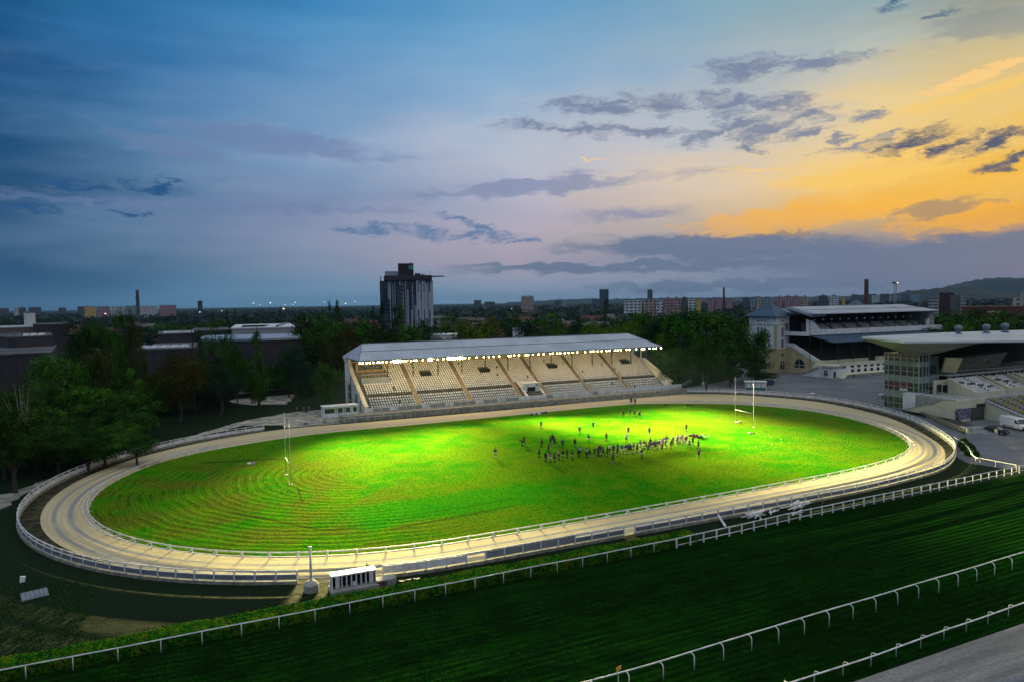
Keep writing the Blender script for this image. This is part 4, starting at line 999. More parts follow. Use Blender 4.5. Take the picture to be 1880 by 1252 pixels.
def build_pose(pn):
    P = person_mesh(POSES[pn]); V = {k: Vector(v) for k, v in P.items()}
    ks = ['pel', 'sp', 'ch', 'nk', 'hd', 'tp', 'shl', 'ell', 'wrl', 'hal', 'shr', 'elr', 'wrr', 'har', 'hpl', 'knl', 'anl', 'tol', 'hpr', 'knr', 'anr', 'tor']
    rr = dict(pel=(.15, .11), sp=(.14, .10), ch=(.17, .11), nk=.055, hd=(.078, .09), tp=(.07, .085), shl=.065, ell=.043, wrl=.028, hal=(.036, .02), hpl=.095, knl=.058, anl=.038, tol=.036)
    for k in ('sh', 'el', 'wr', 'ha', 'hp', 'kn', 'an', 'to'): rr[k + 'r'] = rr[k + 'l']
    ed = [('pel', 'sp'), ('sp', 'ch'), ('ch', 'nk'), ('nk', 'hd'), ('hd', 'tp'), ('ch', 'shl'), ('shl', 'ell'), ('ell', 'wrl'), ('wrl', 'hal'), ('ch', 'shr'), ('shr', 'elr'), ('elr', 'wrr'), ('wrr', 'har'), ('pel', 'hpl'), ('hpl', 'knl'), ('knl', 'anl'), ('anl', 'tol'), ('pel', 'hpr'), ('hpr', 'knr'), ('knr', 'anr'), ('anr', 'tor')]
    body = skinned('body', [V[k] for k in ks], [(ks.index(a), ks.index(b)) for a, b in ed], [rr[k] for k in ks], 1, skin)
    # fingers, thumb, nose, ears
    ex = MB()
    for k in ('l', 'r'):
        d = (V['ha' + k] - V['wr' + k]).normalized(); sd_ = d.cross(Vector((0, 1, .3))).normalized(); b0 = V['ha' + k] + d * .02; cu = Vector((0, .5, 0)) if abs(d.y) < .8 else Vector((0, 0, -.5))
        for i, ln_ in enumerate((.062, .075, .07, .052)):
            o_ = b0 + sd_ * (i - 1.5) * .019; ex.tube([o_, o_ + d * ln_ * .5, o_ + d * ln_ * .85 + cu * ln_ * .5], [.0095, .0085, .006], 5)
        o_ = V['wr' + k] + d * .03 + sd_ * .03; ex.tube([o_, o_ + d * .03 + sd_ * .03, o_ + d * .065 + sd_ * .03], [.011, .010, .007], 5)
    up = (V['tp'] - V['hd']).normalized(); fwd = Vector((0, 1, 0)) if abs(up.y) < .5 else Vector((0, .4, -.9)); hc = (V['hd'] + V['tp']) / 2
    ex.tube([hc + fwd * .085 + up * .02, hc + fwd * .112 - up * .02], [.008, .016], 5)
    for s in (-1, 1): ex.tube([hc + Vector((s * .082, 0, 0)) + up * .02, hc + Vector((s * .092, -.005, 0)) - up * .03], [.02, .014], 5)
    # join
    vs = [v.co[:] for v in body.vertices]; fs = [tuple(p.vertices) for p in body.polygons]; n = len(vs)
    allm = bpy.data.meshes.new('body'); allm.from_pydata(vs + ex.v, [], fs + [tuple(i + n for i in f) for f in ex.f]); allm.materials.append(skin)
    allm.polygons.foreach_set('use_smooth', [True] * len(allm.polygons)); allm.update()
    mid = lambda a, b, t: V[a] + (V[b] - V[a]) * t
    vs = [mid('pel', 'sp', .1), V['sp'], V['ch'], mid('ch', 'nk', .75), V['shl'], mid('shl', 'ell', .72), V['shr'], mid('shr', 'elr', .72)]
    shirt = skinned('shirt', vs, [(0, 1), (1, 2), (2, 3), (2, 4), (4, 5), (2, 6), (6, 7)], [(.172, .13), (.165, .125), (.19, .13), .07, .085, .068, .085, .068], 1, None)
    vs = [mid('pel', 'sp', .15), V['hpl'], mid('hpl', 'knl', .62), V['hpr'], mid('hpr', 'knr', .62)]
    shorts = skinned('shorts', vs, [(0, 1), (1, 2), (0, 3), (3, 4)], [(.165, .13), .118, .095, .118, .095], 1, None)
    socks = MB().tube([mid('knl', 'anl', .45), mid('knl', 'anl', .95)], [.056, .045], 8).mesh('sock', None); socks2 = MB().tube([mid('knr', 'anr', .45), mid('knr', 'anr', .95)], [.056, .045], 8).mesh('sock', None)
    mb = MB()
    for k in ('l', 'r'):
        a, b = V['an' + k], V['to' + k]; mb.tube([a - Vector((0, .05, .03)), (a + b) / 2 + Vector((0, 0, -.0)), b + Vector((0, .05, 0))], [.05, .052, .036], 8)
    boots = mb.mesh('boots', rubber, True)
    mb = MB(); ctr = hc + up * .035 - fwd * .02; q = up.to_track_quat('Z', 'Y').to_matrix()
    prof_ = [(.085, -.03), (.096, .0), (.092, .05), (.06, .085), (.02, .098)]; mb.lathe((0, 0, 0), prof_, 10); mb.v = [tuple(ctr + q @ Vector(v)) for v in mb.v]
    hair = mb.mesh('hair', mat('dark_hair', (.02, .013, .008), .8, .2), True)
    return dict(body=allm, shirt=shirt, shorts=shorts, sock=socks, sock2=socks2, boots=boots, hair=hair)
PM = {k: build_pose(k) for k in POSES}
CL = {'navy': (.006, .012, .045), 'black': (.005, .005, .006), 'white': (.62, .62, .62), 'blue': (.012, .04, .20), 'pink': (.52, .10, .30), 'grey': (.12, .12, .14), 'maroon': (.09, .012, .02), 'green': (.01, .09, .045)}
CM = {k: mat(k + '_jersey', v, .85, .12, 4.) for k, v in CL.items()}
def person(p, rz, pose, shirt, shorts, label, h=1.0):
    e = empty('person', p, rz, label, 'person', 'players training on the infield'); e.scale = (h * 1.16, h * 1.16, h * 1.03); M_ = PM[pose]
    for nm in ('body', 'shirt', 'shorts', 'sock', 'sock2', 'boots', 'hair'):
        o = link(nm.rstrip('2'), M_[nm], e)
        if nm in ('shirt', 'shorts', 'sock', 'sock2'):
            if not M_[nm].materials: M_[nm].materials.append(None)
            o.material_slots[0].link = 'OBJECT'; o.material_slots[0].material = CM[shirt if nm == 'shirt' else shorts if nm == 'shorts' else ('white' if h > 1.02 else 'black')]
    return e
def zp(x, y): return gp(880 + x / 4.273, 720 + y / 4.273)
ORD = ['first', 'second', 'third', 'fourth', 'fifth', 'sixth', 'seventh', 'eighth', 'ninth', 'tenth', 'eleventh', 'twelfth', 'thirteenth', 'fourteenth', 'fifteenth', 'sixteenth', 'seventeenth', 'eighteenth', 'nineteenth', 'twentieth']
rp = random.Random(21)
SOLO = [
 ((127, 513), 'standing', 'black', 'white', 'lone player in black shirt and white shorts farthest left on the pitch', .2),
 ((336, 420), 'bending', 'navy', 'black', 'player bending forward in the tight pair left of the crowd, front one', 1.2),
 ((349, 418), 'wide', 'maroon', 'black', 'player gripping the bending one in the tight pair left of the crowd', -1.2),
 ((485, 285), 'standing', 'black', 'black', 'lone player in black standing farthest back on the left half', 3.0),
 ((787, 330), 'walking', 'black', 'black', 'slim player in black walking alone behind the line, left of the blue-shirted one', 2.6),
 ((893, 292), 'hips', 'blue', 'black', 'player in blue shirt with hands on hips standing behind the line', 3.1),
 ((858, 398), 'standing', 'navy', 'white', 'player in navy shirt and white shorts just behind the left part of the line', 2.8),
 ((996, 386), 'crossed', 'black', 'black', 'player in black with folded arms behind the middle of the line', 3.3),
 ((1154, 396), 'hips', 'white', 'black', 'player in white shirt behind the line, below a player in black', 3.1),
 ((1168, 334), 'standing', 'black', 'black', 'player in black directly behind the white-shirted one', 3.0),
 ((1334, 340), 'hips', 'blue', 'black', 'player in blue shirt with hands on hips behind the right half of the line', 3.3),
 ((1130, 190), 'hips', 'black', 'black', 'leftmost of four players at the back, in black with white socks', 3.1),
 ((1180, 182), 'standing', 'green', 'green', 'small thin figure in green among four players at the back', 3.0),
 ((1217, 193), 'wide', 'black', 'black', 'pale-capped player in black, third of four at the back', 3.0),
 ((1257, 201), 'standing', 'maroon', 'black', 'rightmost of four players at the back, in dark maroon', 3.2),
 ((1192, 95), 'standing', 'black', 'black', 'figure in black standing on the sand track, left one of two', 3.0),
 ((1222, 98), 'crossed', 'blue', 'navy', 'figure in blue standing on the sand track, right one of two', 3.1),
 ((1622, 312), 'crossed', 'black', 'black', 'lone coach in black standing behind the right end of the line', 3.2),
 ((490, 432), 'standing', 'maroon', 'black', 'player in maroon left of the huddle and behind the first in line', 1.8),
 ((470, 514), 'crossed', 'black', 'black', 'player in black standing in front left of the huddle', 1.2),
 ((543, 472), 'wide', 'black', 'black', 'front player of the dark huddle left of the line', 1.2),
 ((557, 416), 'hips', 'navy', 'black', 'left player of the dark huddle left of the line', 1.2),
 ((575, 398), 'standing', 'black', 'black', 'rear player of the dark huddle left of the line', -1.2),
 ((592, 426), 'walking', 'maroon', 'black', 'right player of the dark huddle, in maroon', -1.2),
 ((655, 440), 'hips', 'blue', 'navy', 'player in blue between the huddle and the line, hands on hips', 2.8),
 ((750, 430), 'standing', 'black', 'black', 'player in black between the huddle and the line, right of the blue shirt', 3.0),
 ((1048, 557), 'walking', 'navy', 'black', 'player in navy walking in front of the line, near its middle', 1.4),
 ((1274, 516), 'hips', 'navy', 'white', 'player in navy and white shorts standing in front of the line', .2),
 ((1718, 450), 'walking', 'black', 'black', 'player in black beyond the right end of the line, rear of two', 3.6),
 ((1722, 521), 'hips', 'blue', 'black', 'player in blue in front right of the line, nearest on that side', 2.9),
]
for (zx, zy), pose, sh, so_, lab, rz in SOLO: person(zp(zx, zy), rz + rp.uniform(-.2, .2), pose, sh, so_, lab, rp.uniform(.96, 1.06))
LINE = [(521, 546), (557, 552), (590, 549), (626, 531), (654, 531), (689, 516), (730, 531), (777, 512), (793, 500), (843, 514), (866, 513), (903, 509), (932, 502), (950, 490), (973, 502), (1005, 506), (1023, 486), (1052, 486), (1083, 501), (1085, 480), (1117, 486), (1148, 484), (1170, 474), (1187, 479), (1211, 475), (1240, 471), (1263, 452), (1292, 446), (1310, 450), (1325, 482), (1338, 448), (1342, 430), (1358, 456), (1373, 450), (1400, 446), (1413, 440), (1428, 438), (1445, 428), (1460, 440), (1470, 410), (1503, 441), (1520, 406), (1550, 426), (1565, 412), (1580, 404), (1602, 410), (1614, 414), (1624, 402), (1648, 440), (1675, 418), (1236, 474), (1386, 452), (1436, 446), (1590, 400), (936, 498), (1456, 424), (1512, 424), (1554, 398), (1175, 482)]
LINE.sort()
scol = []
for i, p in enumerate(LINE):
    s = {3: 'pink', 1: 'pink', 2: 'grey', 8: 'white', 9: 'white'}.get(i, rp.choices(['navy', 'black', 'blue', 'maroon', 'grey'], [5, 6, 4, .8, .4])[0])
    if p == (1023, 486): s = 'white'
    if p[0] == 626: s = 'pink'
    scol.append(s)
tot = {c: scol.count(c) for c in scol}; seen = {}
for i, (p, s) in enumerate(zip(LINE, scol)):
    seen[s] = seen.get(s, 0) + 1; k, n_ = seen[s], tot[s]
    pose = rp.choice(['standing', 'standing', 'hips', 'crossed', 'walking', 'wide'])
    sh = rp.choice(['black', 'black', 'navy', 'white'])
    if n_ == 1: w = f'only player in {s} in the long line, {sh} shorts'
    elif k <= (n_ + 1) // 2: w = f'{ORD[k - 1]} {s}-shirted player from the left end of the long line, {sh} shorts'
    else: w = f'{ORD[n_ - k]} {s}-shirted player from the right end of the long line, {sh} shorts'
    person(zp(*p), rp.choice([1.4, -1.4, 1.6, 3.0, .2]) + rp.uniform(-.4, .4), pose, s, sh, w, rp.uniform(.95, 1.06))

# ================================================================== helpers for buildings
def sub_obj(mb, name, mt, par, sm=False): return mb.obj(name, mt, par, sm)
def rect_window(par, axis, c, a, z0, w, h, frame=white, gl=glass, bars=(1, 1), name='window'):
    """window on a wall: axis 'y' = wall faces -y at y=c, a = x centre; axis 'x' = wall faces -x at x=c, a = y centre"""
    if axis == 'y': g_ = MB().box(a - w / 2, a + w / 2, c - .02, c + .06, z0, z0 + h)
    else: g_ = MB().box(c - .02, c + .06, a - w / 2, a + w / 2, z0, z0 + h)
    g_ = g_.obj(name, gl, par); fb = MB(); t = .07
    def bx(a0, a1, q0, q1):
        if axis == 'y': fb.box(a0, a1, c - .07, c - .022, q0, q1)
        else: fb.box(c - .07, c - .022, a0, a1, q0, q1)
    bx(a - w / 2 - t, a + w / 2 + t, z0 - t, z0); bx(a - w / 2 - t, a + w / 2 + t, z0 + h, z0 + h + t)
    bx(a - w / 2 - t, a - w / 2, z0, z0 + h); bx(a + w / 2, a + w / 2 + t, z0, z0 + h)
    for i in range(1, bars[0] + 1): x = a - w / 2 + w * i / (bars[0] + 1); bx(x - .03, x + .03, z0, z0 + h)
    for i in range(1, bars[1] + 1): q = z0 + h * i / (bars[1] + 1); 
    if bars[1]: bx(a - w / 2, a - w / 2 + .001, z0, z0 + h)
    fb.obj('frame', frame, g_); return g_
def arch_window(par, axis, c, a, z0, w, h, gl=glass):
    n = arch(a - w / 2, a + w / 2, z0, z0 + h)
    g_ = MB().extr(n, axis, c - .03, c + .08).obj('arched_window', gl, par); fb = MB()
    def bx(a0, a1, q0, q1):
        if axis == 'y': fb.box(a0, a1, c - .08, c - .032, q0, q1)
        else: fb.box(c - .08, c - .032, a0, a1, q0, q1)
    bx(a - .04, a + .04, z0, z0 + h - .05); bx(a - w / 2, a + w / 2, z0 + h - w / 2 - .05, z0 + h - w / 2 + .05); bx(a - w / 2 - .06, a + w / 2 + .06, z0 - .1, z0)
    fb.obj('frame', white, g_)

# ================================================================== historic grandstand
H = empty('historic_grandstand', (200, 170, 0), 0, 'old pale grandstand with blue pyramid roofed corner tower, long balcony band and arched terrace front', 'grandstand')
HO = Vector(H.location)
def ho(mb, name, mt, par=None, sm=False):
    o = mb.obj(name, mt, None, sm)
    if par is None: o.parent = H; o.matrix_parent_inverse = Matrix.Translation(-HO)
    return o
class Off:     # lets helpers that take a parent place things in world coordinates under H
    pass
def hwin(fn, *a, **k):
    before = set(bpy.data.objects); fn(None, *a, **k)
    for o in set(bpy.data.objects) - before:
        if o.parent is None: o.parent = H; o.matrix_parent_inverse = Matrix.Translation(-HO)
TX0, TX1, TY0, TY1 = 199.9, 206.8, 196.3, 210.2
ho(MB().box(TX0, TX1, TY0, TY1, 0, 8.7), 'tower_base', yellow)
ho(MB().box(TX0 + .1, TX1 - .1, TY0 + .1, TY1 - .1, 8.7, 21.0), 'tower_wall', white2)
mb = MB().box(TX0 - .15, TX1 + .1, TY0 - .15, TY1 + .1, 8.5, 8.9).box(TX0 - .05, TX1, TY0 - .05, TY1, 17.6, 17.9).box(TX0 - .3, TX1, TY0 - .3, TY1, 20.6, 21.2); ho(mb, 'cornice', yellow)
mb = MB(); mb2 = MB()
for k in range(18): 
    w = .9 if k % 2 else .6; z_ = 8.9 + k * .48
    mb.box(TX0 - .04, TX0 + w, TY0 - .04, TY0 + .099, z_, z_ + .4); mb.box(TX0 - .04, TX0 + .099, TY0 + .1, TY0 + w, z_, z_ + .4); mb2.box(TX0 - .04, TX0 + .099, TY1 - w, TY1, z_, z_ + .4)
ho(mb, 'quoins', yellow); ho(mb2, 'quoins', yellow)
mb = MB(); ap = (203.6, 203.0, 26.6); cr = [(TX0 - 1.4, TY0 - 1.4, 20.9), (TX1 + 1.6, TY0 - 1.4, 20.9), (TX1 + 1.6, TY1 + 1.2, 20.9), (TX0 - 1.4, TY1 + 1.2, 20.9)]
for a, b in zip(cr, cr[1:] + cr[:1]):
    f = .55; ma = tuple(a[i] + (ap[i] - a[i]) * f - (.45 if i == 2 else 0) for i in range(3)); mc = tuple(b[i] + (ap[i] - b[i]) * f - (.45 if i == 2 else 0) for i in range(3))
    mb.quad(a, b, mc, ma).quad(ma, mc, ap)
mb.quad(*reversed(cr)); hr = ho(mb, 'tower_roof', M_roofb)
ho(MB().tube([(203.6, 203, 26.4), (203.6, 203, 28.0)], .08, 6), 'finial', darkmetal)
for yc in (201.6, 203.4, 205.2):
    hwin(rect_window, 'x', TX0 + .1, yc, 13.2, .9, 3.4); hwin(arch_window, 'x', TX0 + .1, yc, 9.2, 1.1, 3.4)
    ho(MB().extr([(yc + .35 * math.cos(a * math.pi / 5), 19.2 + .35 * math.sin(a * math.pi / 5)) for a in range(10)], 'x', TX0 + .04, TX0 + .12), 'round_window', glass)
hwin(rect_window, 'y', TY0 + .1, 203.4, 13.2, .9, 3.4); hwin(rect_window, 'y', TY0 + .1, 203.4, 9.3, 1.0, 3.0)
ho(MB().extr([(203.4 + .35 * math.cos(a * math.pi / 5), 19.2 + .35 * math.sin(a * math.pi / 5)) for a in range(10)], 'y', TY0 + .04, TY0 + .12), 'round_window', glass)
hwin(arch_window, 'y', TY0, 203.4, 1.2, 2.2, 3.2); hwin(rect_window, 'y', TY0, 203.4, 5.8, .9, 1.5); hwin(rect_window, 'x', TX0, 201.5, 5.8, .9, 1.5); hwin(arch_window, 'x', TX0, 202.5, 1.0, 2.6, 4.0)
# raked side wall towards the course
rk = [(196.3, 0), (196.3, 9.6), (193.5, 9.4), (183, 4.4), (181.3, 3.9), (181.3, 0)]
ho(MB().extr(rk, 'x', 205.6, 206.2), 'side_wall', yellow)
ho(MB().extr([(196.3, 9.5), (193.4, 9.4), (182.6, 4.3), (181.1, 3.9), (181.1, 5.4), (182.6, 5.8), (193.4, 10.8), (196.3, 10.9)], 'x', 205.3, 206.5), 'coping', white2)
hwin(arch_window, 'x', 205.6, 190.3, 2.0, 4.6, 3.4)
# body
ho(MB().box(206.85, 276, 196.4, 209, 0, 21.5), 'rear_building', yellow)
pr = [(182, 0), (182, 3.6)]
y, z = 182., 3.6
for i in range(10): pr += [(y, z), (y + 1.1, z)]; y += 1.1; z += .5
pr += [(y, z), (196.3, z), (196.3, 0)]
q = [pr[0]]; [q.append(p) for p in pr[1:] if p != q[-1]]
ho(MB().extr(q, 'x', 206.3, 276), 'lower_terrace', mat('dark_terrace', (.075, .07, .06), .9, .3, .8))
mb = MB()
for i in range(9):
    for k in range(7): mb.box(208 + k * 9.6, 216.2 + k * 9.6, 182.6 + i * 1.1, 183.0 + i * 1.1, 4.1 + i * .5, 4.5 + i * .5)
ho(mb, 'bench_rows', mat('dark_bench', (.10, .09, .075), .8, .2))
ho(MB().box(206.3, 276, 185.4, 185.7, 14.1, 16.0).box(206.3, 276, 185.7, 196.3, 14.0, 14.3), 'balcony', white2)
ho(MB().box(276.0, 276.4, 183.4, 196.3, 14.1, 16.0), 'balcony_end', white2)
# left bay of the balcony with stair side and openings
ho(MB().extr([(205.7, 14.1), (212.5, 14.1), (212.5, 16), (209, 19.2), (205.7, 19.9)], 'y', 187.0, 187.4), 'stair_side', white2)
ho(MB().box(199.9 + 4.2, 206.25, 186.0, 196.2, 13.9, 15.2), 'corner_balcony', white2)
for a in (205.2,): hwin(rect_window, 'y', 195.9, a, 15.5, 1.0, 2.8)
pr = [(187, 16.0 - 1.6)]; y, z = 187., 15.0
for i in range(7): pr += [(y, z), (y + .9, z)]; y += .9; z += .42
pr += [(y, z), (196.3, z), (196.3, 14.32), (187, 14.32)]
ho(MB().extr(pr[1:], 'x', 212.6, 276), 'upper_terrace', terr)
mb = MB()
for i in range(6):
    for k in range(8): mb.box(213.4 + k * 7.8, 219.6 + k * 7.8, 187.3 + i * .9, 187.7 + i * .9, 15.3 + i * .42, 15.75 + i * .42)
ho(mb, 'upper_bench_rows', concrete)
cm = MB().tube([(0, 0, 0), (0, 0, 6.4)], .17, 8).mesh('column', darkmetal, True)
for i in range(10): link('column', cm, H, Vector((211 + i * 7.1, 187.3, 15.0)) - HO)
cm = MB().tube([(0, 0, 0), (0, 0, 9)], .18, 8).mesh('lower_column', darkmetal, True)
for i in range(9): link('lower_column', cm, H, Vector((210 + i * 8, 184.5, 4)) - HO)
gm = MB().lathe((0, 0, 0), [(.1, .28), (.3, .15), (.34, 0), (.25, -.2), (.05, -.3)], 10).mesh('globe_lamp', white, True)
for i in range(13): link('globe_lamp', gm, H, Vector((209.5 + i * 4.4, 187.0, 19.6)) - HO)
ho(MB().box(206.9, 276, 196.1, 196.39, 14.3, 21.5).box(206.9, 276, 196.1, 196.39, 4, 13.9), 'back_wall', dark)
ho(MB().box(272.5, 276, 186.5, 196.3, 14.3, 21.3), 'end_block', concrete); ho(MB().box(271.2, 272.5, 186.2, 187.2, 16.0, 18.5), 'white_screen', white)
mb = MB(); e4 = [(207.2, 185, 21.85), (276.6, 185, 21.85), (276.6, 211, 21.85), (207.2, 211, 21.85)]; a_, b_ = (208.5, 197, 24.4), (271, 197, 24.4)
mb.quad(e4[0], e4[1], b_, a_).quad(e4[1], e4[2], b_).quad(e4[2], e4[3], a_, b_).quad(e4[3], e4[0], a_).quad(*[(p[0], p[1], 21.6) for p in reversed(e4)])
for p, q_ in zip(e4, e4[1:] + e4[:1]): mb.quad((p[0], p[1], 21.6), (q_[0], q_[1], 21.6), q_, p)
ho(mb, 'main_roof', M_roof2)
mb = MB(); a0, b0 = tuple(Vector(e4[0]) * .5 + Vector(a_) * .5), tuple(Vector(e4[1]) * .5 + Vector(b_) * .5); mb.beam((a0[0], a0[1], a0[2] + .06), (b0[0], b0[1], b0[2] + .06), .2, .12); ho(mb, 'roof_seam', greyp)
mb = MB(); c4 = [(204.8, 184.4, 20.9), (212.5, 184.4, 21.2), (212.5, 197, 23.9), (204.8, 197, 23.9)]; mb.quad(*c4).quad(*[(p[0], p[1], p[2] - .3) for p in reversed(c4)]).quad(c4[0], (c4[0][0], c4[0][1], 20.6), (212.5, 184.4, 20.9), c4[1]); ho(mb, 'stair_roof', M_roofb)
# blue lower canopy
mb = MB(); c4 = [(206.5, 176, 12.0), (275.5, 176, 12.0), (275.5, 186.2, 13.95), (206.5, 186.2, 13.95)]
mb.quad(*c4).quad(*[(p[0], p[1], p[2] - .25) for p in reversed(c4)])
for p, q_ in zip(c4, c4[1:] + c4[:1]): mb.quad((p[0], p[1], p[2] - .25), (q_[0], q_[1], q_[2] - .25), q_, p)
ho(mb, 'canopy', M_roofb)
mb = MB(); [mb.tube([(210 + i * 8, 177, 4.9), (210 + i * 8, 177, 11.8)], .11, 6) for i in range(9)]; ho(mb, 'canopy_posts', darkmetal)
# front terrace block with arches and stair
ho(MB().box(203.0, 262, 176.2, 182, 0, 4.1), 'front_terrace', cream)
ho(MB().box(206.5, 262, 174.0, 176.2, 0, 4.0), 'promenade_wall', white2)
ho(MB().box(207.5, 236, 173.9, 174.2, 4.0, 4.9).box(239, 262, 173.9, 174.2, 4.0, 4.9).box(203, 230, 180.6, 181.0, 4.1, 5.3).box(234, 262, 180.6, 181.0, 4.1, 5.6), 'parapet', cream)
for k in range(7):
    x = 209.3 + k * 3.3 + (1.0 if k else 0)
    ho(MB().extr([(x - 1, 3.7), (x + 1, 3.7), (x + .7, 3.1), (x, 2.9), (x - .7, 3.1)], 'y', 173.93, 174.05), 'lunette', dark)
    if k: ho(MB().extr(arch(x - .75, x + .75, 1.35, 2.5), 'y', 173.93, 174.05), 'cellar_window', dark)
ho(MB().extr([(205, 0), (236, 0), (231, 1.3), (207, 1.3)], 'y', 170.2, 173.95), 'stepped_apron', cream)
mb = MB()
for k in range(7): mb.box(205.2 + k * .2, 233 - k * .3, 169.9 + k * .05, 170.18 + k * .0 + .0, .02 + k * .18, .14 + k * .18)
ho(mb, 'apron_steps', concrete)
ho(MB().box(201.6, 207.2, 172.6, 176.6, 0, 3.3), 'entrance_annex', white2)
hwin(arch_window, 'x', 201.6, 175.0, .7, 1.6, 2.0); ho(MB().extr(arch(202.6, 203.7, .05, 2.3), 'y', 172.5, 172.62), 'arched_door', glass)
ho(MB().box(201.4, 207.4, 172.4, 172.7, 3.3, 4.1).box(201.4, 201.7, 172.7, 176.4, 3.3, 4.1), 'balustrade', concrete)
ho(MB().extr([(176.7, 0), (184.5, 0), (184.5, .3), (176.7, 3.3)], 'x', 200.6, 203), 'side_stair', white2)
ho(MB().extr([(176.7, 3.3), (184.5, .3), (184.5, 1.1), (176.7, 4.1)], 'x', 200.3, 200.6), 'stair_parapet', concrete)
ho(MB().extr([(236, 0), (244, 0), (237.2, 4.0), (236, 4.0)], 'y', 171.0, 173.8), 'front_stair', white2)
ho(MB().extr([(235.5, .2), (242.6, .2), (237.2, 4.9), (236.4, 4.9)], 'y', 170.7, 171.0), 'stair_wall', concrete)
ho(MB().tube([(205.2, 185.2, 20.8), (205.2, 185.2, 3.0)], .1, 6), 'downpipe', darkmetal)
e = empty('litter_bin', (208.5, 169.2, 0), 0, 'thin dark post standing in front of the arched terrace wall', 'post'); MB().tube([(0, 0, 0), (0, 0, 1.4)], .1, 8).obj('post', darkmetal, e); MB().lathe((0, 0, .7), [(.2, 0), (.22, .5)], 8).obj('bin', darkmetal, e)
mb = MB(); t = empty('roof_turret', (262, 212, 0), 0, 'small blue pyramid turret roof peeking above the old grandstand ridge', 'turret')
MB().box(-4, 4, -4, 4, 0, 22.5).obj('wall', yellow, t); MB().quad((-4.6, -4.6, 22.5), (4.6, -4.6, 22.5), (0, 0, 26.6)).quad((4.6, -4.6, 22.5), (4.6, 4.6, 22.5), (0, 0, 26.6)).quad((4.6, 4.6, 22.5), (-4.6, 4.6, 22.5), (0, 0, 26.6)).quad((-4.6, 4.6, 22.5), (-4.6, -4.6, 22.5), (0, 0, 26.6)).obj('roof', M_roofb, t)

# ================================================================== modern grandstand (right edge)
N = empty('modern_grandstand', (158, 110, 0), 0, 'modern grandstand with white swooping roof, glass corner tower and cream ramp walls', 'grandstand'); NO = Vector(N.location)
def no(mb, name, mt, par=None, sm=False):
    o = mb.obj(name, mt, None, sm); o.parent = N; o.matrix_parent_inverse = Matrix.Translation(-NO); return o
glassg = mat('green_glass', (.03, .05, .05), .08, .35, .5, c2=(.012, .02, .022), spec=.9)
pale = mat('pale_green_panel', (.24, .30, .30), .5, .12, .5)
fr = mat('aluminium', (.42, .47, .48), .4, .1, 1., metal=.3)
redb = mat('red_blind', (.16, .045, .05), .7, .25, 1.5)
# glass tower : west face at x=158 from y 119.4 to 110.3, south face
no(MB().box(158.1, 161.4, 110.4, 119.3, .4, 13.9), 'tower_core', glassg)
mb = MB()
for z0, z1 in ((3.1, 4.9), (7.0, 8.6), (10.9, 12.1)): mb.box(158.0, 161.6, 110.25, 119.4, z0, z1)
mb.box(157.95, 161.6, 110.2, 119.45, 0.1, .5); no(mb, 'spandrel', pale)
mb = MB()
for yy in (110.3, 111.6, 113.3, 115.0, 116.7, 118.3, 119.35): mb.box(157.9, 158.1, yy - .06, yy + .06, .3, 13.9)
for zz in (1.7, 5.9, 9.7, 12.9): mb.box(157.93, 158.08, 110.3, 119.4, zz - .05, zz + .05)
for xx in (159.2, 160.5, 161.5): mb.box(xx - .06, xx + .06, 110.15, 110.38, .3, 13.9)
no(mb, 'mullion', fr)
no(MB().box(158.04, 158.095, 112.4, 118.2, 5.2, 6.9), 'blind', redb)
no(MB().box(158.02, 158.09, 111.8, 118.6, .6, 3.0), 'lobby_screen', mat('lobby_green', (.10, .14, .05), .5, .4, 1.2))
no(MB().box(157.86, 157.9, 113.0, 115.2, 4.95, 5.45), 'sign_strip', white)
no(MB().box(161.6, 166.2, 111.0, 111.3, 4.5, 13.2), 'link_wall', mat('dark_green_grey', (.08, .11, .115), .6, .2))
no(MB().box(162.4, 165.3, 110.9, 110.98, 9.0, 11.2), 'link_window', glass)
lg = no(MB().box(161.9, 165.9, 110.6, 110.9, 5.8, 8.6), 'logo_board', mat('logo_grey', (.24, .27, .30), .6, .1))
mb = MB()
for a in (162.8, 164.7):
    for b in (6.4, 7.7): mb.extr([(a - .4, b), (a + .45, b + .12), (a + .1, b + .42), (a - .1, b + .2)], 'y', 110.55, 110.6)
no(mb, 'horse_logo', mat('navy_mark', (.02, .03, .07), .6))
no(MB().box(161.7, 166.4, 110.5, 110.7, 4.55, 5.3), 'cafe_banner', mat('cafe_orange', (.28, .13, .02), .7, .4, 1.))
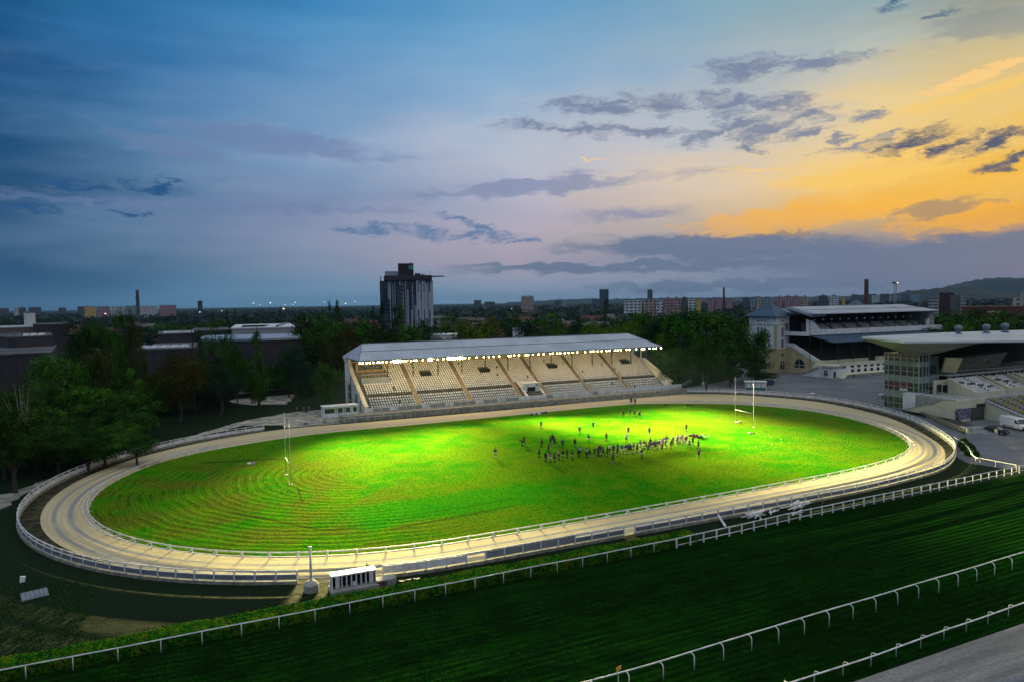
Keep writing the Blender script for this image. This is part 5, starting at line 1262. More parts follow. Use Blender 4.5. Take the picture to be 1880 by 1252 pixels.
# roof: deck and swooping belly
FL = (148, 106.9, 17.5); FRr = (214, 103.0, 15.6); TL = (148, 118, 18.2); BK = (188, 124, 17.7); BR2 = (226, 124, 17.3)
mb = MB(); mb.quad(FL, FRr, BR2, BK, TL)
no(mb, 'roof_deck', M_roofw)
mb = MB(); th_ = .45
lowr = [(p[0], p[1], p[2] - th_) for p in (FL, FRr, BR2, BK, TL)]
for a, b, c, d in zip((FL, FRr, BR2, BK, TL), (FRr, BR2, BK, TL, FL), lowr[1:] + lowr[:1], lowr): mb.quad(d, c, b, a)
no(mb, 'roof_fascia', mat('fascia_white', (.55, .58, .60), .5, .1))
mb = MB(); nu, nv = 26, 10
def belly(i, j):
    s = i / nu; v_ = j / nv; x = 148 + (178 - 148) * s; y = (106.9 - s * 1.8) + (118 + s * 4 - 106.9 + s * 1.8) * v_
    zt = (17.5 - .83 * s) * (1 - v_) + (18.2 - .4 * s) * v_ - th_
    xs = x - 148
    pr_ = max(0., math.sin(math.pi * min(1, (xs / 30.)) ** .62)) ** 1.1
    sag = 3.45 * pr_ * (math.sin(math.pi * min(1, .06 + .94 * (v_ * .5 + .0) + .0)) * .0 + (1 - abs(v_ - .32) * .9) * (min(1, v_ * 8 + .0)))
    return (x, y + .02, zt - max(0, sag) * 1.0)
for i in range(nu):
    for j in range(nv): mb.quad(belly(i, j), belly(i, j + 1), belly(i + 1, j + 1), belly(i + 1, j))
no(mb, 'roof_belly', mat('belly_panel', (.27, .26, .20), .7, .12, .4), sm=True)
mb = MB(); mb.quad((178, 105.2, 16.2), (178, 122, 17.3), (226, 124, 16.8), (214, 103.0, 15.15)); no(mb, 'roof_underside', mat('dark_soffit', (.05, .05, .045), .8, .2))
for (x, y), lab in (((188.5, 120.6),''), ((200.2, 120.4),''), ((209, 120.6),'')):
    mb = MB(); mb.lathe((x, y, 17.2), [(1.0, 0), (.95, .35), (.55, .5), (.55, 1.15), (.9, 1.35), (1.0, 1.8), (.8, 2.3), (.3, 2.55)], 12); no(mb, 'roof_vent', mat('vent_zinc', (.16, .21, .25), .4, .2, metal=.5), sm=False)
# back wall, decks
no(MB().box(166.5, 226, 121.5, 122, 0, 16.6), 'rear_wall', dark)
no(MB().box(166.5, 226, 109.2, 121.4, 8.4, 8.7), 'upper_deck', concrete)
no(MB().hexa([(166.6, 110.2, 9.3), (169.8, 109.0, 8.9), (169.8, 109.3, 8.9), (166.6, 110.6, 9.3), (166.6, 109.4, 12.9), (170.9, 108.0, 12.6), (170.9, 108.3, 12.6), (166.6, 109.8, 12.9)]), 'slanted_panel', yellow)
mb = MB(); mb.hexa([(171.5, 109.6, 9.2), (186, 108.8, 9.8), (186, 112, 9.8), (171.5, 112, 9.2), (171.9, 108.4, 12.4), (188, 107.6, 13.4), (188, 112, 13.4), (171.9, 112, 12.4)]); no(mb, 'commentary_box', mat('box_grey', (.12, .12, .10), .7, .2))
mb = MB()
for k in range(5): a = 172.6 + k * 2.8; mb.hexa([(a, 109.1 - .06 * k, 10.1), (a + 2.2, 109.0 - .06 * k, 10.2), (a + 2.2, 109.3, 10.2), (a, 109.3, 10.1), (a + .3, 108.4 - .05 * k, 11.9), (a + 2.6, 108.3 - .05 * k, 12.1), (a + 2.6, 109, 12.1), (a + .3, 109, 11.9)])
no(mb, 'commentary_window', glassg)
mb = MB(); [mb.box(166.6 + k * 3.2, 166.75 + k * 3.2, 108.9, 109.0, 6.4, 8.4) for k in range(18)]; mb.box(166.5, 224, 108.85, 109.0, 8.3, 8.5); mb.box(166.5, 224, 108.9, 109.0, 9.3, 9.4); no(mb, 'deck_frame', fr)
no(MB().box(166.5, 224, 109.3, 109.4, 4.6, 8.3), 'restaurant_glass', glassg)
no(MB().box(161.6, 167, 109.0, 109.3, 4.5, 7.6).box(167, 182, 108.5, 108.8, 6.2, 7.4).box(183, 200, 108.3, 108.6, 6.2, 7.5), 'gallery_parapet', cream)
mb = MB(); mb.box(162.6, 164.2, 108.85, 108.99, 4.5, 6.6).box(164.8, 166.4, 108.85, 108.99, 4.7, 6.3); no(mb, 'gallery_door', glass)
# terrace slab, ramp, walls
no(MB().prism([(152.9, 98.2), (226, 96.5), (226, 109.4), (161.6, 109.4), (158, 110.2), (156.6, 109.9)], 0, 4.5), 'podium', concrete)
prm = [(156.0, 113.4), (154.9, 108.3), (154.4, 105.8), (154.0, 104.2), (153.4, 101.3), (152.7, 98.1)]; zs = [.25, 1.9, 2.75, 2.9, 4.5, 4.75]
mb = MB(); n = len(prm)
for i in range(n - 1):
    a, b = prm[i], prm[i + 1]; mb.hexa([(*a, 0), (a[0] + .3, a[1], 0), (b[0] + .3, b[1], 0), (*b, 0), (*a, zs[i]), (a[0] + .3, a[1], zs[i]), (b[0] + .3, b[1], zs[i + 1]), (*b, zs[i + 1])])
no(mb, 'ramp_wall', cream)
mb = MB()
for i in range(n - 1):
    a, b = prm[i], prm[i + 1]; mb.beam((a[0] + .12, a[1], zs[i] + .06), (b[0] + .12, b[1], zs[i + 1] + .06), .42, .14)
no(mb, 'ramp_coping', concrete)
mb = MB(); mb.prism([(152.72, 98.06), (162.1, 97.36), (162.1, 97.7), (152.72, 98.4)], 0, 4.78); no(mb, 'corner_wall', cream)
no(MB().hexa([(158.2, 110.0, 0), (158.5, 110.0, 0), (155.9, 99.6, 0), (155.6, 99.6, 0), (158.2, 110.2, 4.7), (158.5, 110.2, 4.7), (155.9, 99.6, 4.7), (155.6, 99.6, 4.7)]).box(156.4, 158.3, 110.0, 113.2, 0, 4.7), 'white_stair_wall', white2)
mb = MB(); mb.prism([(152.68, 97.94), (158.2, 97.55), (158.2, 97.6), (152.68, 98.0)], .5, 2.9); no(mb, 'race_poster', surf('poster_print', lambda t: ((lambda P: t.mix(t.mr(t.noise(t.comb(t.m('MULTIPLY', t.sep(P)[0], .8), t.m('MULTIPLY', t.sep(P)[2], 1.6)), 1.1, 5., .7, 1.5), .44, .56), (.30, .27, .36), (.02, .018, .035)))(pos(t)), None), .5))
no(MB().prism([(157.5, 97.52), (161.7, 97.25), (161.7, 97.38), (157.5, 97.65)], .1, 2.9), 'shop_glass', glassg)
no(MB().prism([(159.3, 97.36), (161.8, 97.18), (161.8, 97.36), (159.3, 97.54)], 2.9, 3.6), 'door_canopy', dark)
no(MB().hexa([(162.1, 97.3, 0), (162.5, 97.3, 0), (161, 86.5, 0), (160.6, 86.5, 0), (162.1, 97.3, 4.0), (162.5, 97.3, 4.0), (161, 86.5, 1.0), (160.6, 86.5, 1.0)]), 'lower_side_wall', cream)
no(MB().hexa([(161.9, 97.3, 4.0), (162.9, 97.3, 4.0), (161.4, 86.4, 1.0), (160.4, 86.4, 1.0), (161.9, 97.3, 4.25), (162.9, 97.3, 4.25), (161.4, 86.4, 1.25), (160.4, 86.4, 1.25)]), 'lower_coping', zinc)
mb = MB(); bb = MB(); bw = MB()
for i in range(12):
    y0 = 97.3 - i * .9; z1 = 4.1 - i * .28; x0 = 162.6 - i * .125
    mb.box(x0, 215, y0 - .9, y0 - .002, 0, z1)
    for k in range(12):
        ((bb if (k * 5 + i * 3) % 7 < 3 else bw)).box(x0 + 1.0 + k * 3.6, x0 + 3.6 + k * 3.6, y0 - .6, y0 - .3, z1, z1 + .35)
no(mb, 'lower_terrace', mat('dark_grey_terrace', (.09, .095, .10), .85, .2)); no(bb, 'yellow_bench', mat('yellow_bench', (.40, .34, .08), .7, .2)); no(bw, 'grey_bench', concrete)
# upper seat banks
def bank(x0, x1, yf, zf, rows, skew=.36):
    mb = MB(); st_ = MB()
    for i in range(rows):
        y = yf + i * .8; z = zf + i * .36; xo = -i * .42 * 0
        mb.box(x0, x1, y, y + .8 - .002, 4.5, z)
        for k in range(int((x1 - x0) / .62)):
            if (k // 4 + i) % 6 == 5 or k % 9 == 8: continue
            seatmb(st_, x0 + .5 + k * .62, y + .4, z)
    no(mb, 'seat_terrace', terr); o_ = no(st_, 'seat_bank', seatm); o_['kind'] = 'stuff'
bank(165.4, 175.5, 101.4, 4.8, 8); bank(178.5, 188, 103.2, 4.8, 7); bank(191, 203, 103.4, 4.8, 7)
mb = MB()
for x0 in (164.9, 175.6, 178.0, 188.1, 190.5, 203.1):
    mb.extr([(101.2, 4.5), (101.2, 5.5), (107.8, 8.2), (107.8, 4.5)], 'x', x0, x0 + .4)
mb.box(165.3, 175.6, 101.0, 101.2, 4.5, 5.4).box(178.4, 188.1, 102.8, 103.0, 4.5, 5.4).box(190.9, 203.1, 102.9, 103.1, 4.5, 5.4)
no(mb, 'bank_parapet', cream)
mb = MB()
for i in range(26):
    x = 153.4 + i * 1.3; mb.tube([(x, 98.6 + i * .0, 4.5), (x, 98.6, 5.7)], .03, 5)
mb.tube([(153.4, 98.6, 5.7), (186, 98.6, 5.7)], .04, 5); mb.tube([(153.4, 98.6, 5.2), (186, 98.6, 5.2)], .025, 5)
for i in range(9):
    a = (158.0 - i * .29, 109.6 - i * 1.2); mb.tube([(*a, 4.7), (*a, 5.7)], .03, 5)
mb.tube([(158, 109.6, 5.7), (155.6, 99.8, 5.7)], .04, 5)
for i in range(8):
    a = (155.9 - i * .25, 111.2 - i * 1.35); z_ = 1.2 + i * .45; mb.tube([(*a, z_ - .3), (*a, z_ + .9)], .03, 5)
mb.tube([(155.9, 111.2, 2.1), (154.1, 101.7, 5.3)], .035, 5)
no(mb, 'railing', fr)
# checkered barrier, steps, plaza edge
chk = bpy.data.materials.new('chequered_board'); chk.use_nodes = True; tt_ = NT(chk.node_tree); s_ = tt_.sep(tt_.new('ShaderNodeTexCoord').outputs['Object'])
dd_ = tt_.m('ADD', tt_.m('MULTIPLY', s_[0], 1.0), tt_.m('MULTIPLY', s_[2], .9)); w_ = tt_.m('GREATER_THAN', tt_.m('FRACT', tt_.m('DIVIDE', dd_, 1.0)), .5)
w2_ = tt_.m('GREATER_THAN', tt_.m('FRACT', tt_.m('DIVIDE', s_[2], .52)), .5)
tt_.put(chk.node_tree.nodes['Principled BSDF'].inputs['Base Color'], tt_.mix(tt_.m('MULTIPLY', w_, 1.), (.02, .02, .018), (.42, .38, .22)))
A0, B0 = Vector((155.0, 107.6, 0)), Vector((141.4, 88.9, 0)); L_ = (B0 - A0).length; an = math.atan2(B0.y - A0.y, B0.x - A0.x)
e = empty('striped_barrier', A0, an, 'low wall with black and cream slanted stripes beside the track bend', 'barrier')
MB().box(0, L_, -.1, .1, .05, 1.05).obj('striped_board', chk, e); mb = MB(); [mb.box(k * L_ / 9 - .06, k * L_ / 9 + .06, .12, .24, 0, 1.1) for k in range(10)]; mb.obj('support', concrete, e)
e = empty('entrance_steps', (141.2, 88.2, 0), an + R(90), 'short flight of concrete steps at the end of the striped barrier', 'steps')
mb = MB(); [mb.box(.3, 5.2, k * .45, 3.2, k * .17, (k + 1) * .17) for k in range(6)]; mb.obj('tread', concrete, e); MB().box(0, .3, -.1, 3.4, 0, 1.1).obj('side_wall', cream, e); MB().box(5.2, 5.5, -.1, 3.4, 0, 1.1).obj('side_wall', cream, e)
e = empty('plaza_platform', (150, 97, 0), 0, 'dark paved platform in front of the cream ramp wall', 'platform')
MB().prism([(5.0, 11.0), (-6.2, -5.6), (-2.2, -7.2), (3.0, .2), (5.6, 15.8)], 0, .55).obj('slab', mat('dark_paving', (.05, .052, .056), .8, .2), e); MB().prism([(-6.2, -5.6), (-2.2, -7.2), (-2.1, -7.0), (-6.1, -5.4)], .55, .75).obj('kerb', concrete, e)

# vehicles
wheelme = None
def vehicle(name, label, cat, loc, rz, L, Wd, prof, body, winprof, wheels, paint, hgt):
    e = empty(name, loc, rz, label, cat)
    mb = MB(); mb.extr(prof, 'y', -Wd / 2, Wd / 2); b = mb.obj('body', paint, e)
    md = b.modifiers.new('bevel', 'BEVEL'); md.width = .06; md.segments = 2; md.limit_method = 'ANGLE'
    for wp in winprof:
        for s in (-1, 1): MB().extr(wp, 'y', s * (Wd / 2 + .012) - .01, s * (Wd / 2 + .012) + .01).obj('side_window', glass, e)
    for wx in wheels:
        for s in (-1, 1):
            t = MB().lathe((0, 0, 0), [(.18, -.11), (.33, -.11), (.35, -.08), (.35, .08), (.33, .11), (.18, .11)], 16).obj('wheel', rubber, e)
            t.location = (wx, s * (Wd / 2 - .1), .35); t.rotation_euler = (R(90), 0, 0)
            MB().lathe((0, 0, 0), [(.19, -.118), (.19, .118)], 10).obj('rim', zinc, t)
    return e
# white van, nose towards +x local
vp = [(-2.9, .35), (2.75, .35), (2.9, .6), (2.85, 1.05), (2.1, 1.35), (1.35, 2.25), (.9, 2.42), (-2.8, 2.42), (-2.9, 2.2)]
v = vehicle('white_van', 'long white panel van parked at the right edge in front of the lower terrace', 'van', (155.3, 87.2, 0), math.atan2(-6.2, -2.2), 5.8, 2.0, vp, None, [[(1.0, 1.4), (1.95, 1.4), (1.4, 2.05), (1.0, 2.05)]], (-1.8, 1.95), vanpaint, 2.4)
MB().hexa([(2.12, -.85, 1.38), (2.14, .85, 1.38), (1.42, .8, 2.2), (1.42, -.8, 2.2), (2.17, -.85, 1.40), (2.17, .85, 1.40), (1.47, .8, 2.22), (1.47, -.8, 2.22)]).obj('windscreen', glass, v)
for s in (-1, 1): MB().box(2.82, 2.92, s * .75 - .18, s * .75 + .18, .72, .95).obj('headlight', fr, v); MB().box(1.9, 2.1, s * 1.12 - .1, s * 1.12 + .1, 1.35, 1.6).obj('mirror', rubber, v)
MB().box(2.86, 2.95, -.95, .95, .38, .62).obj('bumper', rubber, v); MB().box(-2.0, 1.0, -1.03, 1.03, .55, .68).obj('side_moulding', rubber, v)
cp_ = [(-2.3, .3), (2.25, .3), (2.35, .55), (2.3, .8), (1.2, .95), (.45, 1.38), (-1.1, 1.45), (-2.0, 1.0), (-2.3, .95)]
v = vehicle('black_car', 'black low car parked beside the white van near the steps', 'car', (146.6, 86.0, 0), math.atan2(-5.1, .9), 4.6, 1.8, cp_, None, [[(-1.75, .98), (-1.0, .98), (-1.0, 1.33), (-1.15, 1.33)], [(-.9, .98), (1.0, .98), (.42, 1.28), (-.9, 1.34)]], (-1.45, 1.45), carpaint, 1.45)
MB().hexa([(1.18, -.75, .97), (1.18, .75, .97), (.5, .68, 1.36), (.5, -.68, 1.36), (1.22, -.75, .99), (1.22, .75, .99), (.54, .68, 1.38), (.54, -.68, 1.38)]).obj('windscreen', mat('bright_screen', (.20, .22, .25), .08, .1, spec=.9), v)
for s in (-1, 1): MB().box(2.25, 2.36, s * .62 - .2, s * .62 + .2, .6, .74).obj('headlight', fr, v); MB().box(.95, 1.1, s * .98 - .1, s * .98 + .1, .98, 1.12).obj('mirror', rubber, v); MB().box(-2.34, -2.28, s * .6 - .2, s * .6 + .2, .75, .9).obj('tail_light', redb, v)
# small parked flatbed + blue skip + kiosk + blocks + bin
v = vehicle('white_pickup', 'small white pickup with a flat cover parked at the tree edge by the old grandstand', 'pickup', (175.0, 174.2, 0), .35, 4.8, 1.8, [(-2.6, .35), (2.3, .35), (2.3, .9), (1.6, 1.05), (1.1, 1.65), (.1, 1.65), (0, 1.2), (-2.6, 1.2)], None, [[(.3, 1.1), (1.3, 1.1), (1.0, 1.5), (.3, 1.5)]], (-1.5, 1.5), vanpaint, 1.6)
MB().box(-2.7, 0, -1.0, 1.0, 1.22, 1.45).obj('cover', white, v); MB().box(2.28, 2.36, -.8, .8, .4, .6).obj('bumper', rubber, v)
e = empty('blue_container', (169.4, 169.5, 0), .2, 'dark blue container standing between the kiosk and the white pickup', 'container'); MB().hexa([(-1.6, -1, 0), (1.6, -1, 0), (1.6, 1, 0), (-1.6, 1, 0), (-1.9, -1, 1.7), (1.9, -1, 1.7), (1.9, 1, 1.7), (-1.9, 1, 1.7)]).obj('shell', mat('blue_steel', (.03, .07, .12), .6, .2), e); mb = MB(); [mb.box(-1.5 + k * .6, -1.42 + k * .6, -1.06, -1.0, .1, 1.6) for k in range(6)]; mb.obj('rib', darkmetal, e)
K0, K1 = gp(1368, 718), gp(1407, 718.5); e = empty('betting_kiosk', K0, math.atan2(K1.y - K0.y, K1.x - K0.x), 'green and white kiosk with four pale panels standing on the asphalt edge', 'kiosk'); Lk = (K1 - K0).length
gk = mat('kiosk_green', (.02, .16, .12), .6, .2)
MB().box(0, Lk, .05, 2.6, 0, 2.75).obj('wall', gk, e); MB().box(-.2, Lk + .2, -.25, 2.8, 2.78, 2.98).obj('roof', white, e)
for k in range(4): MB().box(.35 + k * Lk * .235, .35 + k * Lk * .235 + Lk * .2, .0, .045, 1.15, 2.5).obj('shutter', white, e)
mb = MB().box(-.05, .12, -.12, .04, 0, 2.78).box(Lk - .12, Lk + .05, -.12, .04, 0, 2.78).box(.12, Lk - .12, -.1, .04, 2.6, 2.77).box(.12, Lk - .12, -.1, .04, 0, .12); mb.obj('frame', white, e)
for p, lab in ((gp(1492, 729), 'square concrete block alone in the middle of the asphalt yard'), (gp(1617, 731), 'concrete block on the asphalt beside the glass tower')):
    e = empty('concrete_block', p, .2, lab, 'block'); MB().prism([(-.9, -.7), (.9, -.7), (.9, .7), (-.9, .7)], 0, 1.1).obj('block', concrete, e); MB().box(-.7, .7, -.5, .5, 1.1, 1.2).obj('cap', white2, e)

# ================================================================== tower block
def frame_at(px, D): 
    p = far(px, D); d = p.normalized(); return p, math.atan2(d.y, d.x) - math.pi / 2
Dt = 560; p, rz = frame_at(746, Dt); sc_ = Dt / F / math.cos(math.atan((746 - 940) / F))
e = empty('tower_block', p, rz, 'dark glass tower block with white vertical stripes, flat overhanging crown and rooftop box', 'tower'); X = lambda px: (px - 746) * sc_
zt = lambda py: zat(746, Dt, py)
def stripes(t):
    P = t.new('ShaderNodeTexCoord').outputs['Object']; x, y, z = t.sep(P); s = t.m('ADD', x, t.m('MULTIPLY', y, 1.0))
    def st(w, sd_, th_, zz):
        nn = t.new('ShaderNodeTexWhiteNoise', noise_dimensions='2D'); t.put(nn.inputs['Vector'], t.comb(t.m('FLOOR', t.m('DIVIDE', s, w)), t.m('ADD', t.m('FLOOR', t.m('DIVIDE', t.m('ADD', z, t.m('MULTIPLY', t.m('FLOOR', t.m('DIVIDE', s, w)), 7.7)), zz)), sd_)))
        return nn.outputs['Value']
    n1, n2 = st(1.35, 3., .5, 27.), st(1.35, 9., .5, 19.)
    c = t.mix(t.mr(x, -2., 12., .30, .62), (.028, .036, .048), (.06, .075, .10))
    thr = t.mr(x, -10., 14., .84, .62)
    c = t.mix(t.m('GREATER_THAN', n1, thr), c, (.30, .33, .40)); c = t.mix(t.m('MULTIPLY', t.m('GREATER_THAN', n2, .74), .9), c, (.006, .009, .014))
    fl = t.m('LESS_THAN', t.m('FRACT', t.m('DIVIDE', z, 3.1)), .25); c = t.mix(t.m('MULTIPLY', fl, .3), c, (.10, .12, .14))
    mid_ = t.m('MULTIPLY', t.m('GREATER_THAN', x, -4.), t.m('LESS_THAN', x, -1.2)); c = t.mix(t.m('MULTIPLY', mid_, t.m('GREATER_THAN', t.m('FRACT', t.m('DIVIDE', z, 3.1)), .55)), c, (.12, .13, .10))
    return c, None
sm_ = surf('striped_curtain_wall', stripes, .35, spec=.5)
x0, x1 = X(700), X(793)
MB().prism([(x0, -1), (x0 + 8, -6), (X(765), -8), (x1, -5), (x1 + 1, 12), (x0, 12)], 0, zt(516)).obj('curtain_wall', sm_, e)
mb = MB()
for k in range(18):
    f = [.0, .05, .09, .24, .29, .42, .50, .53, .57, .60, .68, .72, .76, .80, .86, .90, .95, .99][k]
    if f < .5: q = f / .5; xx = x0 + 8 + (X(765) - x0 - 8) * q; yy = -6 - 2 * q; w_ = .22
    else: q = (f - .5) / .5; xx = X(765) + (x1 - X(765)) * q; yy = -8 + 3 * q; w_ = (.45, .75, .3)[k % 3]
    lo_ = zt(516) * (.0, .35, .15, .5)[k % 4]; hi_ = zt(516) * (1, .8, 1, .94)[(k * 7) % 4]
    mb.box(xx - w_, xx + w_, yy - .5, yy + .2, lo_, hi_)
mb.obj('fin', mat('white_fin', (.44, .47, .56), .5, .1), e)
MB().prism([(X(708), -8.5), (X(792), -8.5), (X(792), 11), (X(708), 11)], zt(515.5), zt(507)).obj('crown', darkmetal, e)
MB().prism([(X(790), -5), (X(815), -1), (X(790), 5)], zt(509.5), zt(507.6)).obj('crown_point', darkmetal, e)
MB().prism([(X(710), -6), (X(735), -6), (X(735), 4), (X(710), 4)], zt(506.8), zt(499)).obj('plant_room', zinc, e)
MB().prism([(X(733), -7), (X(760), -7), (X(760), 6), (X(733), 6)], zt(506.8), zt(485)).obj('rooftop_box', mat('dark_brown_clad', (.035, .03, .035), .7, .2), e)
mb = MB(); 
def gz(x): return X(x)
for a, b, c, d in ((752.2, 753.0, 495.5, 489.5), (753.0, 755.4, 490.3, 489.5), (753.0, 755.4, 495.5, 494.7), (756.2, 757.0, 495.5, 489.5), (757.0, 758.6, 490.3, 489.5), (758.6, 759.4, 494.8, 490.2), (757.0, 758.6, 495.5, 494.7)): mb.box(gz(a), gz(b), -7.15, -7.02, zt(c), zt(d))
mb.obj('sign', mat('teal_sign', (.02, .35, .32), .5, 0., emit=((.02, .5, .45), .25)), e)
mb = MB()
for px_, ty in ((735, 483.5), (754, 482), (757, 481.5), (764, 501), (766, 503), (775, 500), (781, 501), (789, 499)): mb.tube([(X(px_), -2, zt(508) if px_ > 760 else zt(485)), (X(px_), -2, zt(ty))], .16, 5)
for a, b, c in ((762, 772, 503), (773, 779, 505)): mb.box(X(a), X(b), -5, -2, zt(507), zt(c))
mb.obj('aerial', darkmetal, e)
MB().tube([(X(702), -2, zt(516)), (X(702), -2, zt(507))], .35, 6).obj('duct', darkmetal, e)

# ================================================================== mall and sheds on the left
def facade(name, wall, win, px_=3.2, pz=3.0, wx=.5, wz=.45, var=.1):
    M = bpy.data.materials.new(name); M.use_nodes = True; t = NT(M.node_tree); b = t.n['Principled BSDF']
    x, y, z = t.sep(t.new('ShaderNodeTexCoord').outputs['Object']); nn = t.new('ShaderNodeNewGeometry').outputs['Normal']
    s = t.m('ADD', x, t.m('ADD', y, 500.3)); a = t.m('LESS_THAN', t.m('FRACT', t.m('DIVIDE', s, px_)), wx); c = t.m('LESS_THAN', t.m('ABSOLUTE', t.m('SUBTRACT', t.m('FRACT', t.m('DIVIDE', z, pz)), .55)), wz / 2)
    up_ = t.m('LESS_THAN', t.m('ABSOLUTE', t.sep(nn)[2]), .4)
    wn = t.new('ShaderNodeTexWhiteNoise', noise_dimensions='2D'); t.put(wn.inputs['Vector'], t.comb(t.m('FLOOR', t.m('DIVIDE', s, px_)), t.m('FLOOR', t.m('DIVIDE', z, pz))))
    k = t.mix(t.mr(t.noise(t.comb(s, z), .12, 4.), .4, .65), wall, tuple(q * .75 for q in wall)); wcol = t.mix(wn.outputs['Value'], win, tuple(min(1, q * 2.4 + .01) for q in win))
    t.put(b.inputs['Base Color'], t.mix(t.m('MULTIPLY', up_, t.m('MULTIPLY', a, c)), k, wcol)); b.inputs['Roughness'].default_value = .7
    return M
cladd = surf('dark_cladding', lambda t: ((lambda P, s: (t.mix(t.m('MULTIPLY', t.m('LESS_THAN', t.m('FRACT', t.m('DIVIDE', t.m('ADD', s[0], s[1]), 2.2)), .07), .8), t.mix(t.mr(t.noise(P, .08, 4.), .4, .6), (.062, .060, .068), (.045, .044, .050)), (.02, .02, .024))))(pos(t), t.sep(pos(t))), None), .6)
roofg = mat('bitumen_roof', (.11, .115, .12), .9, .35, .08, bump=.01)
def block(px0, px1, D, top, label, cat='building', depth=30., name='building', wall=cladd, roof=roofg, rot=0., base=0., group=None, par=None, noroof=False):
    c, rz = frame_at((px0 + px1) / 2, D); w = (far(px1, D / 1) - far(px0, D)).length
    h = zat((px0 + px1) / 2, D, top)
    e = empty(name, c, rz + rot, label, cat, group)
    MB().box(-w / 2, w / 2, 0, depth, 0, h - .5).obj('wall', wall, e); MB().box(-w / 2 - .25, w / 2 + .25, -.25, depth + .25, h - .5, h).obj('roof', roof, e)
    return e, w, h
def skylights(e, w, h, n, x0, x1, y0, size=(2.5, 1.5), mt=white):
    m_ = MB().hexa([(-size[0], -size[1], 0), (size[0], -size[1], 0), (size[0], size[1], 0), (-size[0], size[1], 0), (-size[0] * .7, -size[1] * .6, .9), (size[0] * .7, -size[1] * .6, .9), (size[0] * .7, size[1] * .6, .9), (-size[0] * .7, size[1] * .6, .9)]).mesh('skylight', mt)
    for i in range(n): link('skylight', m_, e, (x0 + (x1 - x0) * i / max(1, n - 1), y0, h + .0))
e, w, h = block(-90, 92, 285, 650, 'low dark grey shopping hall with ribbed wall at the left edge', depth=60, rot=-.08)
e, w, h = block(14, 98, 330, 617, 'taller dark grey hall with glass rooftop lanterns behind the low hall', depth=50, rot=.25, wall=cladd); skylights(e, w, h, 6, -w * .1, w * .45, 8, (2.2, 2.0), glass); skylights(e, w, h, 3, -w * .05, w * .3, 4, (1.2, .8))
e, w, h = block(-60, 66, 420, 601, 'flat hall with a white edge and a big white box on its roof', depth=40, wall=mat('beige_wall', (.16, .15, .12), .8), roof=mat('white_edge', (.45, .47, .47), .6)); mb = MB().box(w * .33, w * .5, 2, 9, h, h + 6.5); mb.obj('roof_box', white, e)
block(60, 125, 400, 595, 'dark grey windowless hall right of the white edged hall', depth=40)
block(0, 30, 360, 636, 'very dark flat warehouse with a small white panel at the left edge', depth=30)
e, w, h = block(250, 352, 290, 640, 'dark hall with pale round rooflights seen between the poplars', depth=45, rot=-.12); skylights(e, w, h, 5, -w * .42, w * .3, 10, (1.8, 1.0))
e, w, h = block(288, 352, 345, 612, 'raised grey hall with a row of curved glass rooflights', depth=40); skylights(e, w, h, 7, -w * .25, w * .45, 5, (1.6, 2.2), zinc)
e, w, h = block(352, 420, 350, 606, 'grey hall partly hidden behind the tall dead trunk', depth=40)
# curved dark hall
c, rz = frame_at(490, 245); e = empty('curved_hall', c, rz, 'dark brown hall with a bulging curved wall and pale base', 'building'); S_ = 245 / F / math.cos(math.atan(450 / F)); X = lambda px: (px - 490) * S_
hz = zat(490, 245, 625); P_ = [(X(380), 12), (X(430), 4), (X(465), 0), (X(500), -1.5), (X(536), 1.5), (X(545), 8), (X(540), 36), (X(380), 40)]
MB().prism(P_, 2.6, hz).obj('wall', surf('brown_cladding', lambda t: (t.mix(t.mr(t.noise(pos(t), .1, 4.), .4, .6), (.060, .055, .055), (.045, .042, .042)), None), .7), e)
MB().prism([(x * .99, y + .3) for x, y in P_], 0, 2.55).obj('base', mat('beige_base', (.20, .19, .13), .8), e)
MB().prism([(x * 1.01, y - (.6 if y < 10 else -.6)) for x, y in P_], hz, hz + .7).obj('roof', zinc, e)
MB().prism([(X(446), .9), (X(459), -.1), (X(459), .3), (X(446), 1.4)], 4.0, 8.5).obj('loading_door', dark, e)
e, w, h = block(424, 540, 300, 601, 'long white roofed hall with dark slots behind the curved hall', depth=55, wall=mat('white_wall_dim', (.35, .36, .38), .8), roof=mat('white_membrane', (.62, .64, .68), .6, .08, .2)); mb = MB()
for k in range(3): mb.box(-w * .35, w * .02 + k, 6 + k * 9, 7 + k * 9, h, h + .3)
mb.obj('roof_slot', dark, e); mb = MB(); mb.tube([(w * .22, 0, h + .1), (w * .25, 14, h + .1), (w * .33, 22, h + .1), (w * .35, 34, h + .1), (w * .45, 50, h + .1)], .6, 6); mb.obj('roof_gutter', greyp, e)
block(788, 838, 330, 614.5, 'low white flat roofed house seen above the grandstand ridge', depth=14, wall=white2, roof=white2)
block(940, 962, 360, 604, 'small pale house hidden in trees above the grandstand roof', depth=12, wall=white2, roof=slate)
# pale lit fence panels between dark trunks
for k, (a, b) in enumerate(((432, 449), (452, 474), (477, 493), (500, 511))):
    pa, pb = gp(a, 724 - k * 2.5), gp(b, 722 - k * 2.5); e = empty('hoarding', pa, math.atan2(pb.y - pa.y, pb.x - pa.x), f'pale graffiti wall panel below the curved hall, {ORD[k]} from the left', 'wall'); MB().box(0, (pb - pa).length, -.1, .1, 0, 2.4 - k * .25).obj('panel', white2, e); MB().box(0, (pb - pa).length, -.14, .14, 2.4 - k * .25, 2.5 - k * .25).obj('coping', concrete, e)

